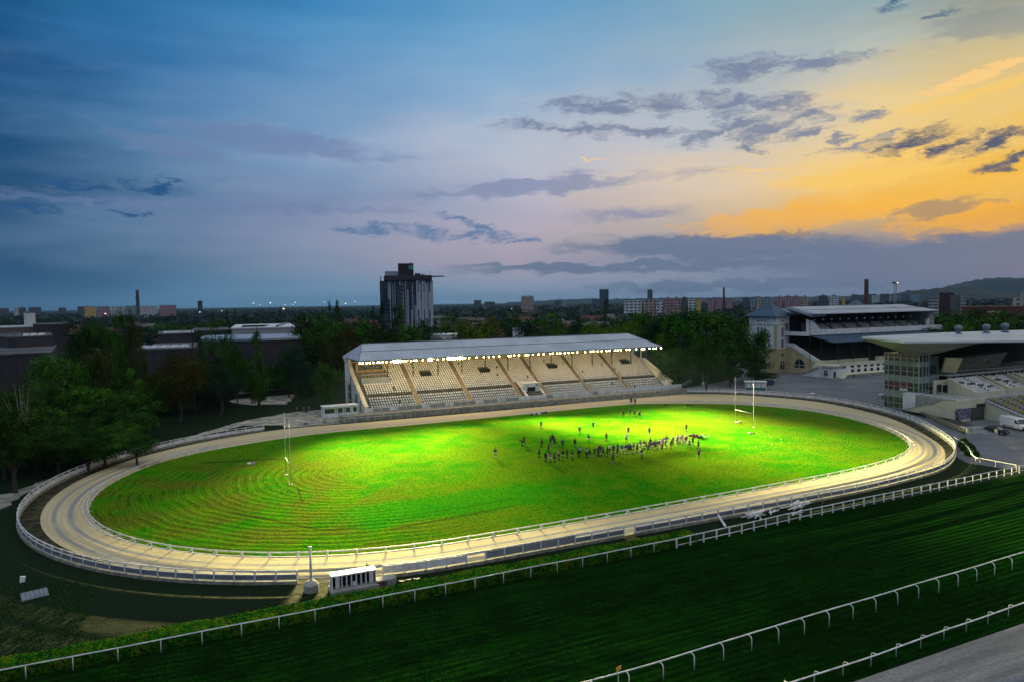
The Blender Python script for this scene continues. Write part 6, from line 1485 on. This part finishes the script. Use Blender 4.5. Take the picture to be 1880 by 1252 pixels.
# ================================================================== far city
fw_white = facade('panel_white', (.60, .62, .62), (.03, .04, .05), 6.2, 4.6, .72, .5)
fw_pink = facade('panel_pink', (.40, .22, .25), (.03, .035, .05), 6.0, 4.8, .6, .5)
fw_teal = facade('panel_teal', (.20, .32, .33), (.03, .04, .05), 6.0, 4.8, .6, .5)
fw_dark = facade('panel_dark', (.07, .08, .10), (.02, .025, .03), 3.5, 3.1, .5, .5)
fw_tan = facade('panel_tan', (.42, .34, .27), (.04, .04, .04), 6.5, 4.6, .6, .5)
fw_yel = facade('panel_yellow', (.62, .42, .10), (.05, .05, .05), 3.2, 2.9, .4, .5)
fw_glass = facade('panel_glass', (.035, .06, .08), (.02, .03, .04), 2.5, 3.4, .7, .6)
fw_grey = facade('panel_grey', (.30, .31, .31), (.03, .03, .03), 5., 3.3, .85, .4)
fw_cream = facade('panel_cream', (.46, .42, .32), (.03, .03, .03), 4.8, 4.2, .45, .5)
def tower(px0, px1, top, D, mt, label, depth=14., cat='apartment block', extra=None, group=None, rot=0.):
    c, rz = frame_at((px0 + px1) / 2, D); w = (far(px1, D) - far(px0, D)).length; h = zat((px0 + px1) / 2, D, top)
    e = empty('apartment_block', c, rz + rot, label, cat, group); MB().box(-w / 2, w / 2, 0, depth, 0, h).obj('wall', mt, e)
    mb = MB().box(-w / 2 - .2, w / 2 + .2, -.2, depth + .2, h, h + .5); n = max(1, int(w / 12))
    for i in range(n): mb.box(-w / 2 + (i + .35) * w / n, -w / 2 + (i + .65) * w / n, depth * .3, depth * .7, h + .5, h + 2.8)
    mb.obj('roof', greyp, e); return e, w, h
tower(1100.5, 1117.5, 532, 2600, fw_glass, 'tall dark glass high-rise left of the white slab blocks', 34)
tower(1188.5, 1198, 532.5, 3300, fw_glass, 'slim blue high-rise with a bright notch above the white slabs', 30)
e, w, h = tower(957, 980, 546, 1900, fw_tan, 'tan office block with a row of rooftop masts on the skyline', 20); mb = MB(); [mb.tube([(-w * .45 + k * w * .09, 5, h), (-w * .45 + k * w * .09, 5, h + 5)], .5, 5) for k in range(11)]; mb.obj('mast', darkmetal, e)
tower(1145, 1178, 552, 1100, fw_white, 'white slab apartment block, leftmost of the bright row'); tower(1181, 1204, 552, 1120, fw_tan, 'short beige slab next to the leftmost white slab'); tower(1205, 1217, 551.5, 1110, fw_white, 'narrow white slab in the middle of the bright row')
tower(1218, 1250, 548.5, 1180, fw_pink, 'greyish pink slab with a dark roof at the right end of the bright row'); tower(1251, 1262, 547, 1300, fw_dark, 'dark narrow block left of the yellow one')
tower(1263, 1277, 549.5, 1250, fw_white, 'pale block attached left of the yellow gable'); tower(1278, 1287, 550, 1200, fw_yel, 'bright yellow gable end block in the skyline')
for i, (a, b, tp_, mt, nm) in enumerate(((1299, 1312, 550, fw_pink, 'pink'), (1313, 1326, 548.5, fw_pink, 'pink'), (1332, 1346, 550, fw_pink, 'pink'), (1364, 1377, 547.5, fw_dark, 'dark'), (1378, 1386, 548, fw_teal, 'teal'), (1387, 1398, 547, fw_tan, 'tan and green'), (1399, 1414, 547.5, fw_teal, 'teal'), (1425, 1437, 545.5, fw_pink, 'dark red'), (1440, 1452, 544.5, fw_pink, 'reddish'), (1453, 1470, 545, fw_pink, 'pink'), (1471, 1484, 545.5, fw_tan, 'tan'), (1503, 1520, 543.5, fw_dark, 'dark blue'), (1522, 1540, 544, fw_white, 'grey'), (1546, 1552, 547, fw_yel, 'orange'))):
    lab = {0: 'leftmost pink panel block left of the thin chimney', 1: 'pink panel block touching the thin chimney', 2: 'pink panel block right of the thin chimney', 3: 'dark block left of the teal one near the blue tower roof', 4: 'narrow teal block beside the dark one', 5: 'tan and green block just left of the blue tower roof', 6: 'teal block directly behind the blue tower roof', 7: 'dark red block right of the blue tower apex', 8: 'reddish block, second right of the blue tower apex', 9: 'wide pink block, third right of the blue tower apex', 10: 'tan block right of the wide pink one', 11: 'dark blue hulking block left of the grey one', 12: 'grey block left of the orange gable', 13: 'narrow orange gable beside the brick chimney'}[i]
    tower(a, b, tp_, 1500 + (i * 61) % 300, mt, lab)
tower(1704, 1724, 546, 850, fw_grey, 'grey slab left of the dark red tower below the hills', 12); tower(1724.5, 1751, 538, 880, mat('dark_red_clad', (.06, .035, .035), .8), 'dark red box tower between grey slabs below the hills', 20); tower(1745, 1762, 543.5, 860, mat('grey_blind_wall', (.16, .165, .165), .8), 'plain grey slab right of the dark red tower', 10); tower(1762.5, 1773.5, 543, 850, fw_grey, 'white banded slab beside the plain grey one', 10)
e, w, h = tower(1859, 1905, 546, 760, fw_cream, 'cream office block with gabled top at the right edge', 18); MB().prism([(-w / 2 + 4, 0), (w / 2, 0), (w / 2, 18), (-w / 2 + 4, 18)], h, lambda x, y: h + 1 + max(0, (x + w / 2) * .4)).obj('gable', fw_cream, e)
e, w, h = block(1762, 1960, 560, 563, 'long dark brick factory hall below the hills at the right', depth=30, wall=brick, roof=mat('rust_roof', (.10, .06, .05), .8)); block(1815, 1838, 470, 573, 'small tan roofed house in front of the brick factory hall', depth=10, wall=mat('tan_wall', (.30, .20, .14), .8), roof=wood)
for i, (a, b, tp_, mt) in enumerate(((155, 176, 563.5, fw_yel), (177, 201, 563.5, fw_pink), (203, 228, 564, fw_white), (229, 252, 563, fw_teal), (257, 290, 563, fw_white), (293, 324, 561.5, fw_pink))):
    tower(a, b, tp_, 2600, mt, ('yellowish', 'pink', 'pale', 'teal', 'long pale', 'bright pink')[i] + ' panel block on the left skyline, ' + ORD[i] + ' from the left')
tower(363, 372, 553.5, 2000, fw_glass, 'small dark twin block standing above the left skyline', 16)
for i in range(26):
    a = rnd.uniform(-20, 150) if i < 9 else rnd.uniform(870, 1100) if i < 17 else rnd.uniform(1555, 1700); w_ = rnd.uniform(8, 22)
    tower(a, a + w_, hor(a) - rnd.uniform(1.5, 5), rnd.uniform(3200, 4600), rnd.choice((fw_dark, fw_teal, fw_white, fw_dark)), 'tiny dim block in the far skyline haze', 20, group='far skyline blocks')
def chimney(px, D, top, rb, rt, mt, label, bands=0):
    c = far(px, D); h = zat(px, D, top); e = empty('chimney', c, 0, label, 'chimney'); MB().lathe((0, 0, 0), [(rb, 0), (rt, h - .6), (rt * 1.12, h - .5), (rt * 1.12, h)], 16).obj('shaft', mt, e)
    for k in range(bands): MB().lathe((0, 0, h * (.55 + .2 * k)), [(rb, 0), (rb * 1.25, .2), (rb * 1.25, 1.2), (rb, 1.4)], 12).obj('platform', darkmetal, e)
    if not bands: MB().lathe((0, 0, h), [(rt * 1.0, 0), (rt * .95, .5)], 16).obj('rim', concrete, e)
chimney(1590.5, 560, 514, 1.75, 1.35, brick, 'tall dark brick chimney rising behind the old grandstand roof')
chimney(1329, 1500, 528.5, 2.3, 1.9, brick, 'thin dark chimney among the pink panel blocks')
chimney(253.3, 1500, 533, 3.4, 2.7, mat('grey_chimney', (.10, .11, .12), .9, .3, .05), 'grey banded chimney on the left skyline', 2)
c = far(1643.5, 900); e = empty('lattice_mast', c, 0, 'two legged light mast with a lit platform right of the brick chimney', 'mast'); hh = zat(1643.5, 900, 521)
mb = MB(); [mb.tube([(x, 0, 0), (x * .9, 0, hh)], .42, 6) for x in (-1.7, 1.7)]; [mb.tube([(-1.6, 0, k * 4), (1.6, 0, k * 4 + 4)], .16, 5) for k in range(int(hh / 4) - 1)]; mb.obj('leg', zinc, e); MB().box(-3.4, 3.8, -1.5, 1.5, hh, hh + 1.6).obj('platform', darkmetal, e)
lite = mat('warm_bulb', (1, .9, .7), .4, 0., emit=((1, .86, .62), 2.2)); MB().box(.5, 2.5, -1.7, -1.52, hh + .2, hh + 1.2).obj('lamp', lite, e)
for i, (px, py, D, r, warm) in enumerate(((465.5, 557, 1500, .95, 1), (477.5, 560.5, 1500, .6, 1), (496.3, 556.5, 1400, .95, 0), (523.5, 560, 1500, .7, 0), (539, 559.5, 1500, .6, 1), (542.5, 556, 1450, .8, 0), (595.8, 555.3, 1500, .65, 0), (634.5, 557.8, 1450, .95, 1), (651.5, 554.3, 1500, .7, 0), (520.5, 567.5, 900, .95, 2), (407, 571.5, 900, .4, 1), (366.5, 573.5, 900, .55, 1), (193, 576.5, 900, .7, 2), (939, 567, 1000, .6, 2), (1205, 566, 900, .3, 1), (620, 566.5, 900, .3, 1), (553, 566.8, 1000, .35, 1), (890, 566, 900, .25, 1))):
    c = far(px, D); h = zat(px, D, py); lab = f"{'white' if warm == 0 else 'warm' if warm == 1 else 'orange'} glowing lamp on a mast, {'left' if px < 560 else 'centre'} skyline, {ORD[i]} counted from the left group"
    e = empty('light_mast', c, 0, lab, 'light mast'); MB().tube([(0, 0, 0), (0, 0, h)], .14, 5).obj('pole', darkmetal, e)
    MB().lathe((0, 0, h), [(r * .5, -r * .7), (r, 0), (r * .5, r * .7)], 8).obj('lamp', mat(('cool_lamp', 'warm_lamp', 'orange_lamp')[warm], (1, 1, 1), .4, 0., emit=(((.85, .95, 1), (1, .88, .66), (1, .66, .30))[warm], 3.)), e)
# low houses beyond the trees
hr_ = [mat('roof_brown', (.085, .05, .042), .9, .2), mat('roof_grey', (.13, .135, .14), .8, .2), mat('roof_red', (.13, .055, .04), .9, .2)]; hw_ = [mat('house_cream', (.24, .20, .15), .9), mat('house_brick', (.12, .07, .06), .9), mat('house_white', (.36, .36, .35), .9)]
def house(px, D, w, d, h, i, lab):
    c, rz = frame_at(px, D); e = empty('house', c, rz + rnd.uniform(-.5, .5), lab, 'house', 'low houses beyond the trees')
    MB().box(-w / 2, w / 2, 0, d, 0, h).obj('wall', hw_[i % 3], e); MB().extr([(-.4, h), (d + .4, h), (d / 2, h + d * .34)], 'x', -w / 2 - .4, w / 2 + .4).obj('roof', hr_[(i * 2 + i // 3) % 3], e)
    k = MB(); [k.box(-w / 2 + 1.2 + j * 2.6, -w / 2 + 2.2 + j * 2.6, -.05, .02, h * .35, h * .7) for j in range(int((w - 2) / 2.6))]; k.obj('windows', dark, e)
for i in range(64):
    z_ = i % 4
    px = (rnd.uniform(500, 698), rnd.uniform(800, 880), rnd.uniform(20, 330), rnd.uniform(880, 1140))[z_]; D = rnd.uniform(520, 980)
    house(px, D, rnd.uniform(11, 30), rnd.uniform(9, 13), rnd.uniform(4, 8), i, ('low roofed house among trees between the poplars and the tower block', 'low roofed house among trees just right of the tower block', 'low roofed house in the dark belt on the left skyline', 'low roofed house in the wooded belt above the grandstand')[z_])

# ================================================================== hills
def hill(prof, D, depth, name):
    pts = [(far(px, D), zat(px, D, py)) for px, py in prof]; mb = MB(); nv = 8
    grid = []
    P2 = catmull([(px, py) for px, py in prof], 6.0)
    for px, py in P2:
        c = far(px, D); dirv = c.normalized(); h = max(1, zat(px, D, py) + rnd.uniform(-4, 4) * D / 8000); row = []
        for j in range(nv + 1):
            t = j / nv; f = math.sin(math.pi * t) ** 1.1; jig = rnd.uniform(-6, 6) if 0 < j < nv else 0
            q = c + dirv * ((t - .5) * depth); row.append((q.x, q.y, h * f + jig * f - .5))
        grid.append(row)
    for r in grid: mb.v += r
    for i in range(len(grid) - 1):
        for j in range(nv): mb.f.append((i * (nv + 1) + j, (i + 1) * (nv + 1) + j, (i + 1) * (nv + 1) + j + 1, i * (nv + 1) + j + 1)); mb.mi.append(0)
    return struct(mb.obj(name, M_hill, None, True))
M_hill = surf('wooded_hill', lambda t: ((lambda P: t.mix(t.mr(t.noise(P, .004, 7., .7), .42, .6), (.010, .022, .016), (.030, .038, .034)))(pos(t)), None))
hill([(1540, 549), (1597, 543.7), (1641, 539.6), (1668, 533.8), (1692, 532), (1722, 528.5), (1742, 528), (1769, 527.5), (1793, 530.5), (1823, 535.6), (1853, 540.6), (1900, 543), (1980, 545)], 6200, 2400, 'near_hills')
hill([(1690, 541), (1732, 527.5), (1754.7, 522.3), (1783, 515.4), (1813, 512.3), (1847, 510), (1880, 511), (1960, 509), (2050, 516), (2200, 540)], 9000, 3000, 'far_hills')
hill([(930, 555.5), (1000, 552), (1060, 549.5), (1140, 549.2), (1220, 547.8), (1300, 547), (1380, 545.5), (1460, 545), (1560, 544), (1680, 542)], 10500, 2000, 'low_hills')
e = empty('hilltop_mast', far(1742, 6250), 0, 'tiny mast standing on the crest of the nearer hill', 'mast'); zz = zat(1742, 6250, 529); MB().tube([(0, 0, zz - 90), (0, 0, zz + 26)], 1.6, 5).obj('shaft', darkmetal, e); MB().box(-5, 5, -2, 2, zz + 4, zz + 8).obj('platform', darkmetal, e)

# ================================================================== trees
TREE_CACHE = {}
def make_tree(kind, var, dens):
    """unit tree: height 1, crown radius about .5 before scaling"""
    key = (kind, var, dens)
    if key in TREE_CACHE: return TREE_CACHE[key]
    rn = random.Random(hash((len(kind) * 7 + ord(kind[0]), var)) & 0xffff); crown = MB(); trunk = MB()
    nl = {0: 9000, 1: 3000, 2: 900}[dens]; s0_ = {0: .0125, 1: .021, 2: .040}[dens]
    lobes = []
    if kind == 'round': n, base, rx, rz_ = 44, .22, .40, .40
    elif kind == 'wide': n, base, rx, rz_ = 54, .28, .46, .36
    elif kind == 'poplar': n, base, rx, rz_ = 46, .06, .36, .48
    elif kind == 'conic': n, base, rx, rz_ = 46, .12, .40, .44
    elif kind == 'sparse': n, base, rx, rz_ = 26, .30, .40, .36
    elif kind == 'bare': n, base, rx, rz_ = 12, .3, .35, .33
    cz = base + rz_
    for i in range(n):
        if kind == 'poplar':
            z = rn.uniform(base, .97); w = math.sin(math.pi * min(1, (z - base + .08) / (1.10 - base)) ** .75) ** .7; a = rn.uniform(0, 6.28); r_ = rx * w * rn.uniform(.25, .85)
            lobes.append((r_ * math.cos(a), r_ * math.sin(a), z, rn.uniform(.10, .20) * (.6 + w * .5), .055))
        elif kind == 'conic':
            z = base + (rn.random() ** 1.3) * (.95 - base); w = 1 - ((z - base) / (1.02 - base)) ** 1.5; a = rn.uniform(0, 6.28); r_ = rx * w * rn.uniform(.3, .9)
            lobes.append((r_ * math.cos(a), r_ * math.sin(a), z, rn.uniform(.11, .19) * (.45 + w * .6), .07))
        else:
            d = Vector((rn.gauss(0, 1), rn.gauss(0, 1), rn.gauss(.15, 1))).normalized(); f = rn.uniform(.45, .95); skew = 1 - .25 * max(0, -d.z)
            lr = rn.uniform(.09, .17) * (1 if kind != 'sparse' else .85)
            lobes.append((d.x * rx * f * skew, d.y * rx * f * skew, cz + d.z * rz_ * f, lr * 1.15, lr * .8))
    W_ = [l[3] ** 1.6 for l in lobes]
    if kind == 'bare': nl //= 9
    if kind == 'sparse': nl = int(nl * .55)
    for l in rn.choices(lobes, W_, k=nl):
        d = Vector((rn.gauss(0, 1), rn.gauss(0, 1), rn.gauss(.25, 1))).normalized() * rn.uniform(.35, 1.08) ** .6
        if rn.random() < .10: d *= 1.25
        leaf(crown, (l[0] + d.x * l[3], l[1] + d.y * l[3], l[2] + d.z * l[4]), s0_ * rn.uniform(.6, 1.35), rn, 0, (d + Vector((0, 0, .25))).normalized())
    bend = rn.uniform(-.03, .03)
    trunk.tube([(0, 0, 0), (bend, 0, .18), (0, bend, .4), (bend, bend, .75 if kind in ('poplar', 'conic', 'bare') else .55)], [.030, .022, .016, .006], 7)
    for l in lobes[::(1 if kind in ('bare', 'sparse') else 3)]:
        z0 = rn.uniform(.2, .45); trunk.tube([(0, 0, z0), (l[0] * .5, l[1] * .5, (z0 + l[2]) / 2 - .02), (l[0], l[1], l[2])], [.010, .006, .003], 4)
    r_ = (crown.mesh('crown', LEAF['green']), trunk.mesh('trunk', bark)); TREE_CACHE[key] = r_; return r_
NT_ = [0]
def tree(px, D, top, halfw, kind, tone, label=None, group=None, dens=1, cat='tree', base=0., xy=None):
    c = far(px, D) if xy is None else Vector(xy); 
    h = zat(px, D, top); w = halfw * 2 * D / F
    NT_[0] += 1; e = empty({'poplar': 'poplar_tree', 'conic': 'conical_tree', 'bare': 'bare_tree'}.get(kind, 'broadleaf_tree'), c, (NT_[0] * 2.4) % 6.28, label, cat, group)
    cm_, tm_ = make_tree(kind, NT_[0] % 4, dens)
    e.scale = (w, w, h)
    if kind == 'poplar': e.scale = (w * 1.2, w * 1.2, h)
    o = link('crown', cm_, e); o.material_slots[0].link = 'OBJECT'; o.material_slots[0].material = LEAF[tone]
    o = link('trunk', tm_, e)
    if kind == 'bare': o.material_slots[0].link = 'OBJECT'; o.material_slots[0].material = palebark
    return e
# left wood, nearest first
T_ = [
 (10, 130, 742, 66, 'wide', 'dark green', 'broad dark tree at the bottom left corner of the wood'),
 (92, 140, 790, 50, 'round', 'dark green', 'low dark crown between the corner tree and the dirt road'),
 (28, 152, 655, 36, 'bare', 'olive', 'thin nearly leafless pale tree at the left edge'),
 (100, 178, 652, 48, 'wide', 'green', 'big mid green tree in front of the shopping hall'),
 (164, 182, 648, 46, 'round', 'olive', 'wide olive topped tree right of the big mid green one'),
 (178, 166, 742, 44, 'round', 'dark green', 'dark rounded tree beside the far left bend, left one'),
 (237, 170, 676, 50, 'conic', 'green', 'bushy tree with a bright right flank above the left bend'),
 (322, 188, 652, 58, 'round', 'rust', 'reddish brown tinged tree above the white bend fence'),
 (352, 205, 662, 44, 'round', 'yellow green', 'bright yellow green tree right of the reddish one'),
 (150, 215, 594, 46, 'sparse', 'dark green', 'loose spreading dark tree in front of the grey halls, left one'),
 (192, 215, 598, 40, 'sparse', 'dark green', 'loose spreading darker tree left of the poplars'),
 (218, 190, 562, 20, 'poplar', 'green', 'tallest left poplar in front of the halls'),
 (237, 186, 568, 17, 'poplar', 'olive', 'middle poplar of the left three'),
 (252, 182, 600, 18, 'poplar', 'olive', 'shortest right poplar of the left three'),
 (366, 210, 606, 20, 'conic', 'dark green', 'narrow dark tree right of the pale rooflights'),
 (402, 196, 598, 42, 'sparse', 'dark green', 'tall open crowned dark tree in front of the curved hall'),
 (398, 194, 668, 42, 'round', 'blue green', 'dark tree with a visible trunk on the open slope'),
 (430, 205, 640, 22, 'round', 'dark green', 'small dark tree against the curved hall wall'),
 (468, 206, 610, 20, 'poplar', 'green', 'solitary poplar in front of the curved dark hall'),
 (538, 215, 634, 34, 'round', 'blue green', 'dark bluish tree right of the curved hall'),
 (556, 190, 672, 30, 'round', 'blue green', 'low rounded tree beside the pale dirt lot'),
 (598, 184, 666, 33, 'round', 'dark green', 'rounded tree nearest the grandstand left wall'),
 (566, 255, 582, 44, 'wide', 'dark green', 'large dark tree behind the rounded ones left of the grandstand'),
 (612, 250, 615, 38, 'wide', 'olive', 'brownish olive tree behind the left end of the grandstand'),
 (640, 285, 606, 28, 'round', 'rust', 'rusty orange tree just above the grandstand left corner'),
 (592, 330, 575, 40, 'wide', 'green', 'mid green tree in the second row left of the poplar pair'),
 (636, 340, 588, 30, 'round', 'olive', 'olive tree right of the poplar pair base'),
 (605, 345, 549, 7, 'poplar', 'dark green', 'slim left poplar of the pair above the skyline'),
 (618, 345, 547, 9, 'poplar', 'dark green', 'taller right poplar of the pair above the skyline'),
 (668, 300, 588, 32, 'round', 'green', 'green tree above the grandstand roof left part'),
 (701, 320, 554, 10, 'poplar', 'dark green', 'narrow poplar covering the tower block left corner'),
 (724, 318, 556, 10, 'poplar', 'dark green', 'left poplar of the two before the tower block centre'),
 (735, 318, 552, 11, 'poplar', 'green', 'right poplar of the two before the tower block centre'),
 (706, 280, 590, 36, 'wide', 'olive', 'olive crown directly before the tower block foot'),
 (752, 280, 595, 34, 'round', 'green', 'green crown before the tower block foot, right of the olive one'),
 (776, 330, 590, 22, 'round', 'dark green', 'small dark crown under the tower block right corner'),
 (868, 290, 585, 38, 'wide', 'yellow green', 'yellowish tree above the grandstand ridge, left of centre'),
 (902, 300, 584, 24, 'round', 'yellow green', 'smaller yellow green tree right of the yellowish one'),
 (828, 420, 580, 30, 'wide', 'green', 'green tree right of the tower block'),
 (972, 330, 592, 34, 'wide', 'blue green', 'silvery blue green tree above the middle of the ridge'),
 (935, 420, 577, 34, 'wide', 'dark green', 'dark tree behind the silvery one'),
 (1022, 330, 604, 24, 'round', 'yellow green', 'low bright green crown right of the silvery tree'),
 (1010, 440, 577, 32, 'wide', 'green', 'green tree in the second row above the ridge centre'),
 (1058, 360, 592, 26, 'round', 'dark green', 'dark crown between two yellowish ones above the ridge'),
 (1096, 320, 590, 34, 'wide', 'yellow green', 'yellowish tree above the right part of the ridge'),
 (1142, 310, 588, 36, 'wide', 'yellow green', 'second yellowish tree above the right part of the ridge'),
 (1113, 460, 549, 11, 'poplar', 'dark green', 'dark poplar standing out before the white slab blocks'),
 (1176, 330, 574, 34, 'wide', 'green', 'green tree above the right roof hip'),
 (1208, 290, 585, 38, 'round', 'dark green', 'dark tree behind the right end of the grandstand'),
 (1252, 238, 566, 50, 'round', 'green', 'tallest big tree right of the grandstand'),
 (1300, 262, 572, 46, 'round', 'green', 'large green tree behind the tallest one'),
 (1236, 216, 640, 40, 'round', 'dark green', 'dark lower crown beside the grandstand right wall'),
 (1296, 216, 628, 42, 'round', 'dark green', 'dark lower crown above the bend fence'),
 (1345, 260, 578, 38, 'wide', 'green', 'green tree left of the old grandstand tower'),
 (1340, 232, 630, 34, 'round', 'dark green', 'dark round tree behind the green kiosk'),
 (1380, 238, 640, 24, 'round', 'dark green', 'dark tree directly in front of the old tower base'),
 (1222, 250, 610, 30, 'round', 'yellow green', 'yellowish branch tree at the right roof corner'),
 (1735, 400, 572, 40, 'wide', 'green', 'green tree right of the old grandstand roof'),
 (1772, 380, 580, 40, 'wide', 'dark green', 'dark tree above the modern roof, left one'),
 (1812, 370, 585, 42, 'wide', 'green', 'green tree above the modern roof, middle one'),
 (1858, 360, 588, 42, 'wide', 'green', 'green tree above the modern roof at the right edge'),
 (1720, 330, 600, 34, 'round', 'dark green', 'dark tree behind the end of the long balcony'),
 (1790, 440, 568, 36, 'wide', 'olive', 'olive tree in front of the brick factory hall'),
 (1850, 450, 572, 44, 'wide', 'dark green', 'dark tree hiding the foot of the cream office block'),
 (1905, 360, 590, 40, 'wide', 'green', 'green tree cut by the right edge above the modern roof'),
]
for px, D, top, hw, kind, tone, lab in T_: tree(px, D, top, hw, kind, tone, lab, None, 0 if D < 230 else 1)
# fill of the wood: interchangeable trees, each its own object
def fill(n, pxr, Dr, topo, hwr, tones, label, group, dens, seed, kinds=('round', 'wide', 'wide', 'conic')):
    rn = random.Random(seed)
    for i in range(n):
        px = pxr[0] + (pxr[1] - pxr[0]) * (i + rn.random()) / n; D = rn.uniform(*Dr); hgt = rn.uniform(*topo); w = rn.uniform(*hwr)
        c = far(px, D); h = hgt; NT_[0] += 1; kind = rn.choice(kinds)
        e = empty('broadleaf_tree', c, rn.uniform(0, 6), label, 'tree', group); cm_, tm_ = make_tree(kind, NT_[0] % 4, dens); e.scale = (w, w, h)
        if kind == 'poplar': e.scale = (w * .35, w * .35, h * 1.35)
        o = link('crown', cm_, e); o.material_slots[0].link = 'OBJECT'; o.material_slots[0].material = LEAF[rn.choice(tones)]; link('trunk', tm_, e)
DG = ['dark green', 'dark green', 'green', 'blue green', 'olive']
fill(18, (-30, 265), (150, 205), (8, 13), (11, 16), DG[:3], 'dark tree inside the wood left of the oval', 'trees in the left wood', 0, 1)
fill(22, (-40, 250), (138, 165), (5, 8), (8, 11), DG[:3], 'low dark tree at the front edge of the left wood', 'low trees fronting the left wood', 0, 21, ('round', 'wide'))
fill(12, (270, 420), (195, 245), (7, 11), (9, 14), DG, 'dark tree on the slope between the bend fence and the halls', 'trees on the slope below the halls', 0, 2)
fill(13, (255, 560), (222, 240), (8, 12), (9, 13), DG, 'tree standing close in front of the dark halls', 'trees in front of the dark halls', 0, 31)
fill(9, (505, 625), (225, 290), (9, 14), (10, 15), DG, 'dark tree in the clump left of the grandstand', 'trees in the clump left of the grandstand', 1, 3)
fill(26, (560, 1240), (262, 380), (12, 16), (12, 17), DG + ['yellow green'], 'tree in the belt directly behind the grandstand roof', 'trees directly behind the grandstand', 1, 4)
fill(16, (1190, 1400), (230, 330), (13, 18), (12, 16), DG, 'tree in the dark grove between the two old grandstands', 'trees in the grove between the grandstands', 1, 5)
fill(12, (1715, 1900), (300, 420), (13, 18), (14, 20), DG, 'tree in the grove above the modern roof', 'trees above the modern roof', 1, 6)
fill(46, (380, 1250), (390, 620), (9, 15), (15, 22), DG + ['green', 'yellow green'], 'tree in the middle belt between the grandstand and the city', 'trees in the middle belt', 2, 7)
fill(30, (-20, 420), (430, 760), (10, 16), (15, 24), DG, 'tree in the dark belt beyond the shopping halls', 'trees beyond the shopping halls', 2, 8)
fill(18, (380, 720), (640, 900), (14, 22), (9, 14), ['dark green', 'blue green'], 'dark pointed tree on the left centre skyline', 'pointed trees on the skyline', 2, 9, ('poplar', 'conic'))
# everything farther reads as one wood
mb = MB(); rn = random.Random(77)
for i in range(2600):
    px = rn.uniform(-60, 1940); D = 640 * (5200 / 640) ** rn.random(); c = far(px, D); r_ = rn.uniform(4, 9); h = rn.uniform(5, 10)
    for k in range(22):
        d = Vector((rn.gauss(0, 1), rn.gauss(0, 1), rn.gauss(.3, 1))).normalized(); leaf(mb, (c.x + d.x * r_, c.y + d.y * r_, h * .55 + d.z * h * .45), 1.5 + D / 2200, rn)
tag(mb.obj('distant_woodland', mat('far_leaf', (.014, .034, .014), .85, .3, .02, c2=(.008, .018, .010), spec=.1)), 'dark mass of distant woodland reaching to the city skyline', 'woodland', kind='stuff')
# dead trunk pole and lamp posts
for px, D, top, lab in ((350.5, 200, 578, 'bare dead trunk standing before the grey halls'), (470.5, 205, 600, 'thin dark pole at the solitary poplar')):
    c = far(px, D); h = zat(px, D, top); e = empty('dead_trunk', c, 0, lab, 'trunk'); MB().tube([(0, 0, 0), (.1, 0, h * .6), (-.1, .1, h)], [.28, .18, .08], 7).obj('trunk', bark, e); MB().tube([(0, 0, h * .7), (.7, 0, h * .85)], [.06, .03], 5).obj('branch', bark, e)
e = empty('gate_post', gp(1291, 706), 0, 'thick pale post standing at the foot of the big tree right of the grandstand', 'post'); MB().lathe((0, 0, 0), [(.35, 0), (.33, 4.2)], 10).obj('shaft', mat('post_brown', (.16, .12, .09), .8), e); MB().lathe((0, 0, 0), [(.45, 0), (.42, 1.0)], 10).obj('base', white, e)
simple_rail('garden_rail', 'thin pale double rail below the trees at the right end of the grandstand', [(134.5, 171.5), (146, 181), (152, 186)], 3.0, 1.5, botrail=.9, r=.04)
# short grass tufts on the rough slope
mb = MB(); rn = random.Random(5)
for _ in range(5200):
    px, py = rn.uniform(-10, 560), rn.uniform(1065, 1235)
    p = gp(px, py)
    if not (64 + 3.2 < p.y < 67.6 if p.x > -9 else 67.2 < p.y < 100): continue
    if hit((27, 117), math.degrees(math.atan2(p.y - 117, p.x - 27)), OUTER) and math.dist((p.x, p.y), (27, 117)) < hit((27, 117), math.degrees(math.atan2(p.y - 117, p.x - 27)), OUTER) + .4: continue
    for k in range(3): leaf(mb, (p.x + rn.gauss(0, .12), p.y + rn.gauss(0, .12), .06), .08, rn)
tag(mb.obj('weeds', LEAF['dark green']), 'sparse weeds on the rough ground outside the left bend', 'weeds', kind='stuff')

# ================================================================== haze: thin even air over the whole plain
hz_ = MB().box(-27000, 27000, -27000, 27000, -1.2, 335).obj('haze', None); hz_['kind'] = 'stuff'; hz_['label'] = 'thin blue evening haze lying over the whole plain'
HM = bpy.data.materials.new('haze_air'); HM.use_nodes = True; t = NT(HM.node_tree); t.n.remove(t.n['Principled BSDF'])
pv = t.new('ShaderNodeVolumePrincipled'); pv.inputs['Color'].default_value = (.42, .72, 1, 1); pv.inputs['Density'].default_value = 2.8e-5; pv.inputs['Anisotropy'].default_value = 0
t.l.new(pv.outputs[0], t.n['Material Output'].inputs['Volume']); hz_.data.materials.clear(); hz_.data.materials.append(HM)
C.cycles.volume_bounces = 0
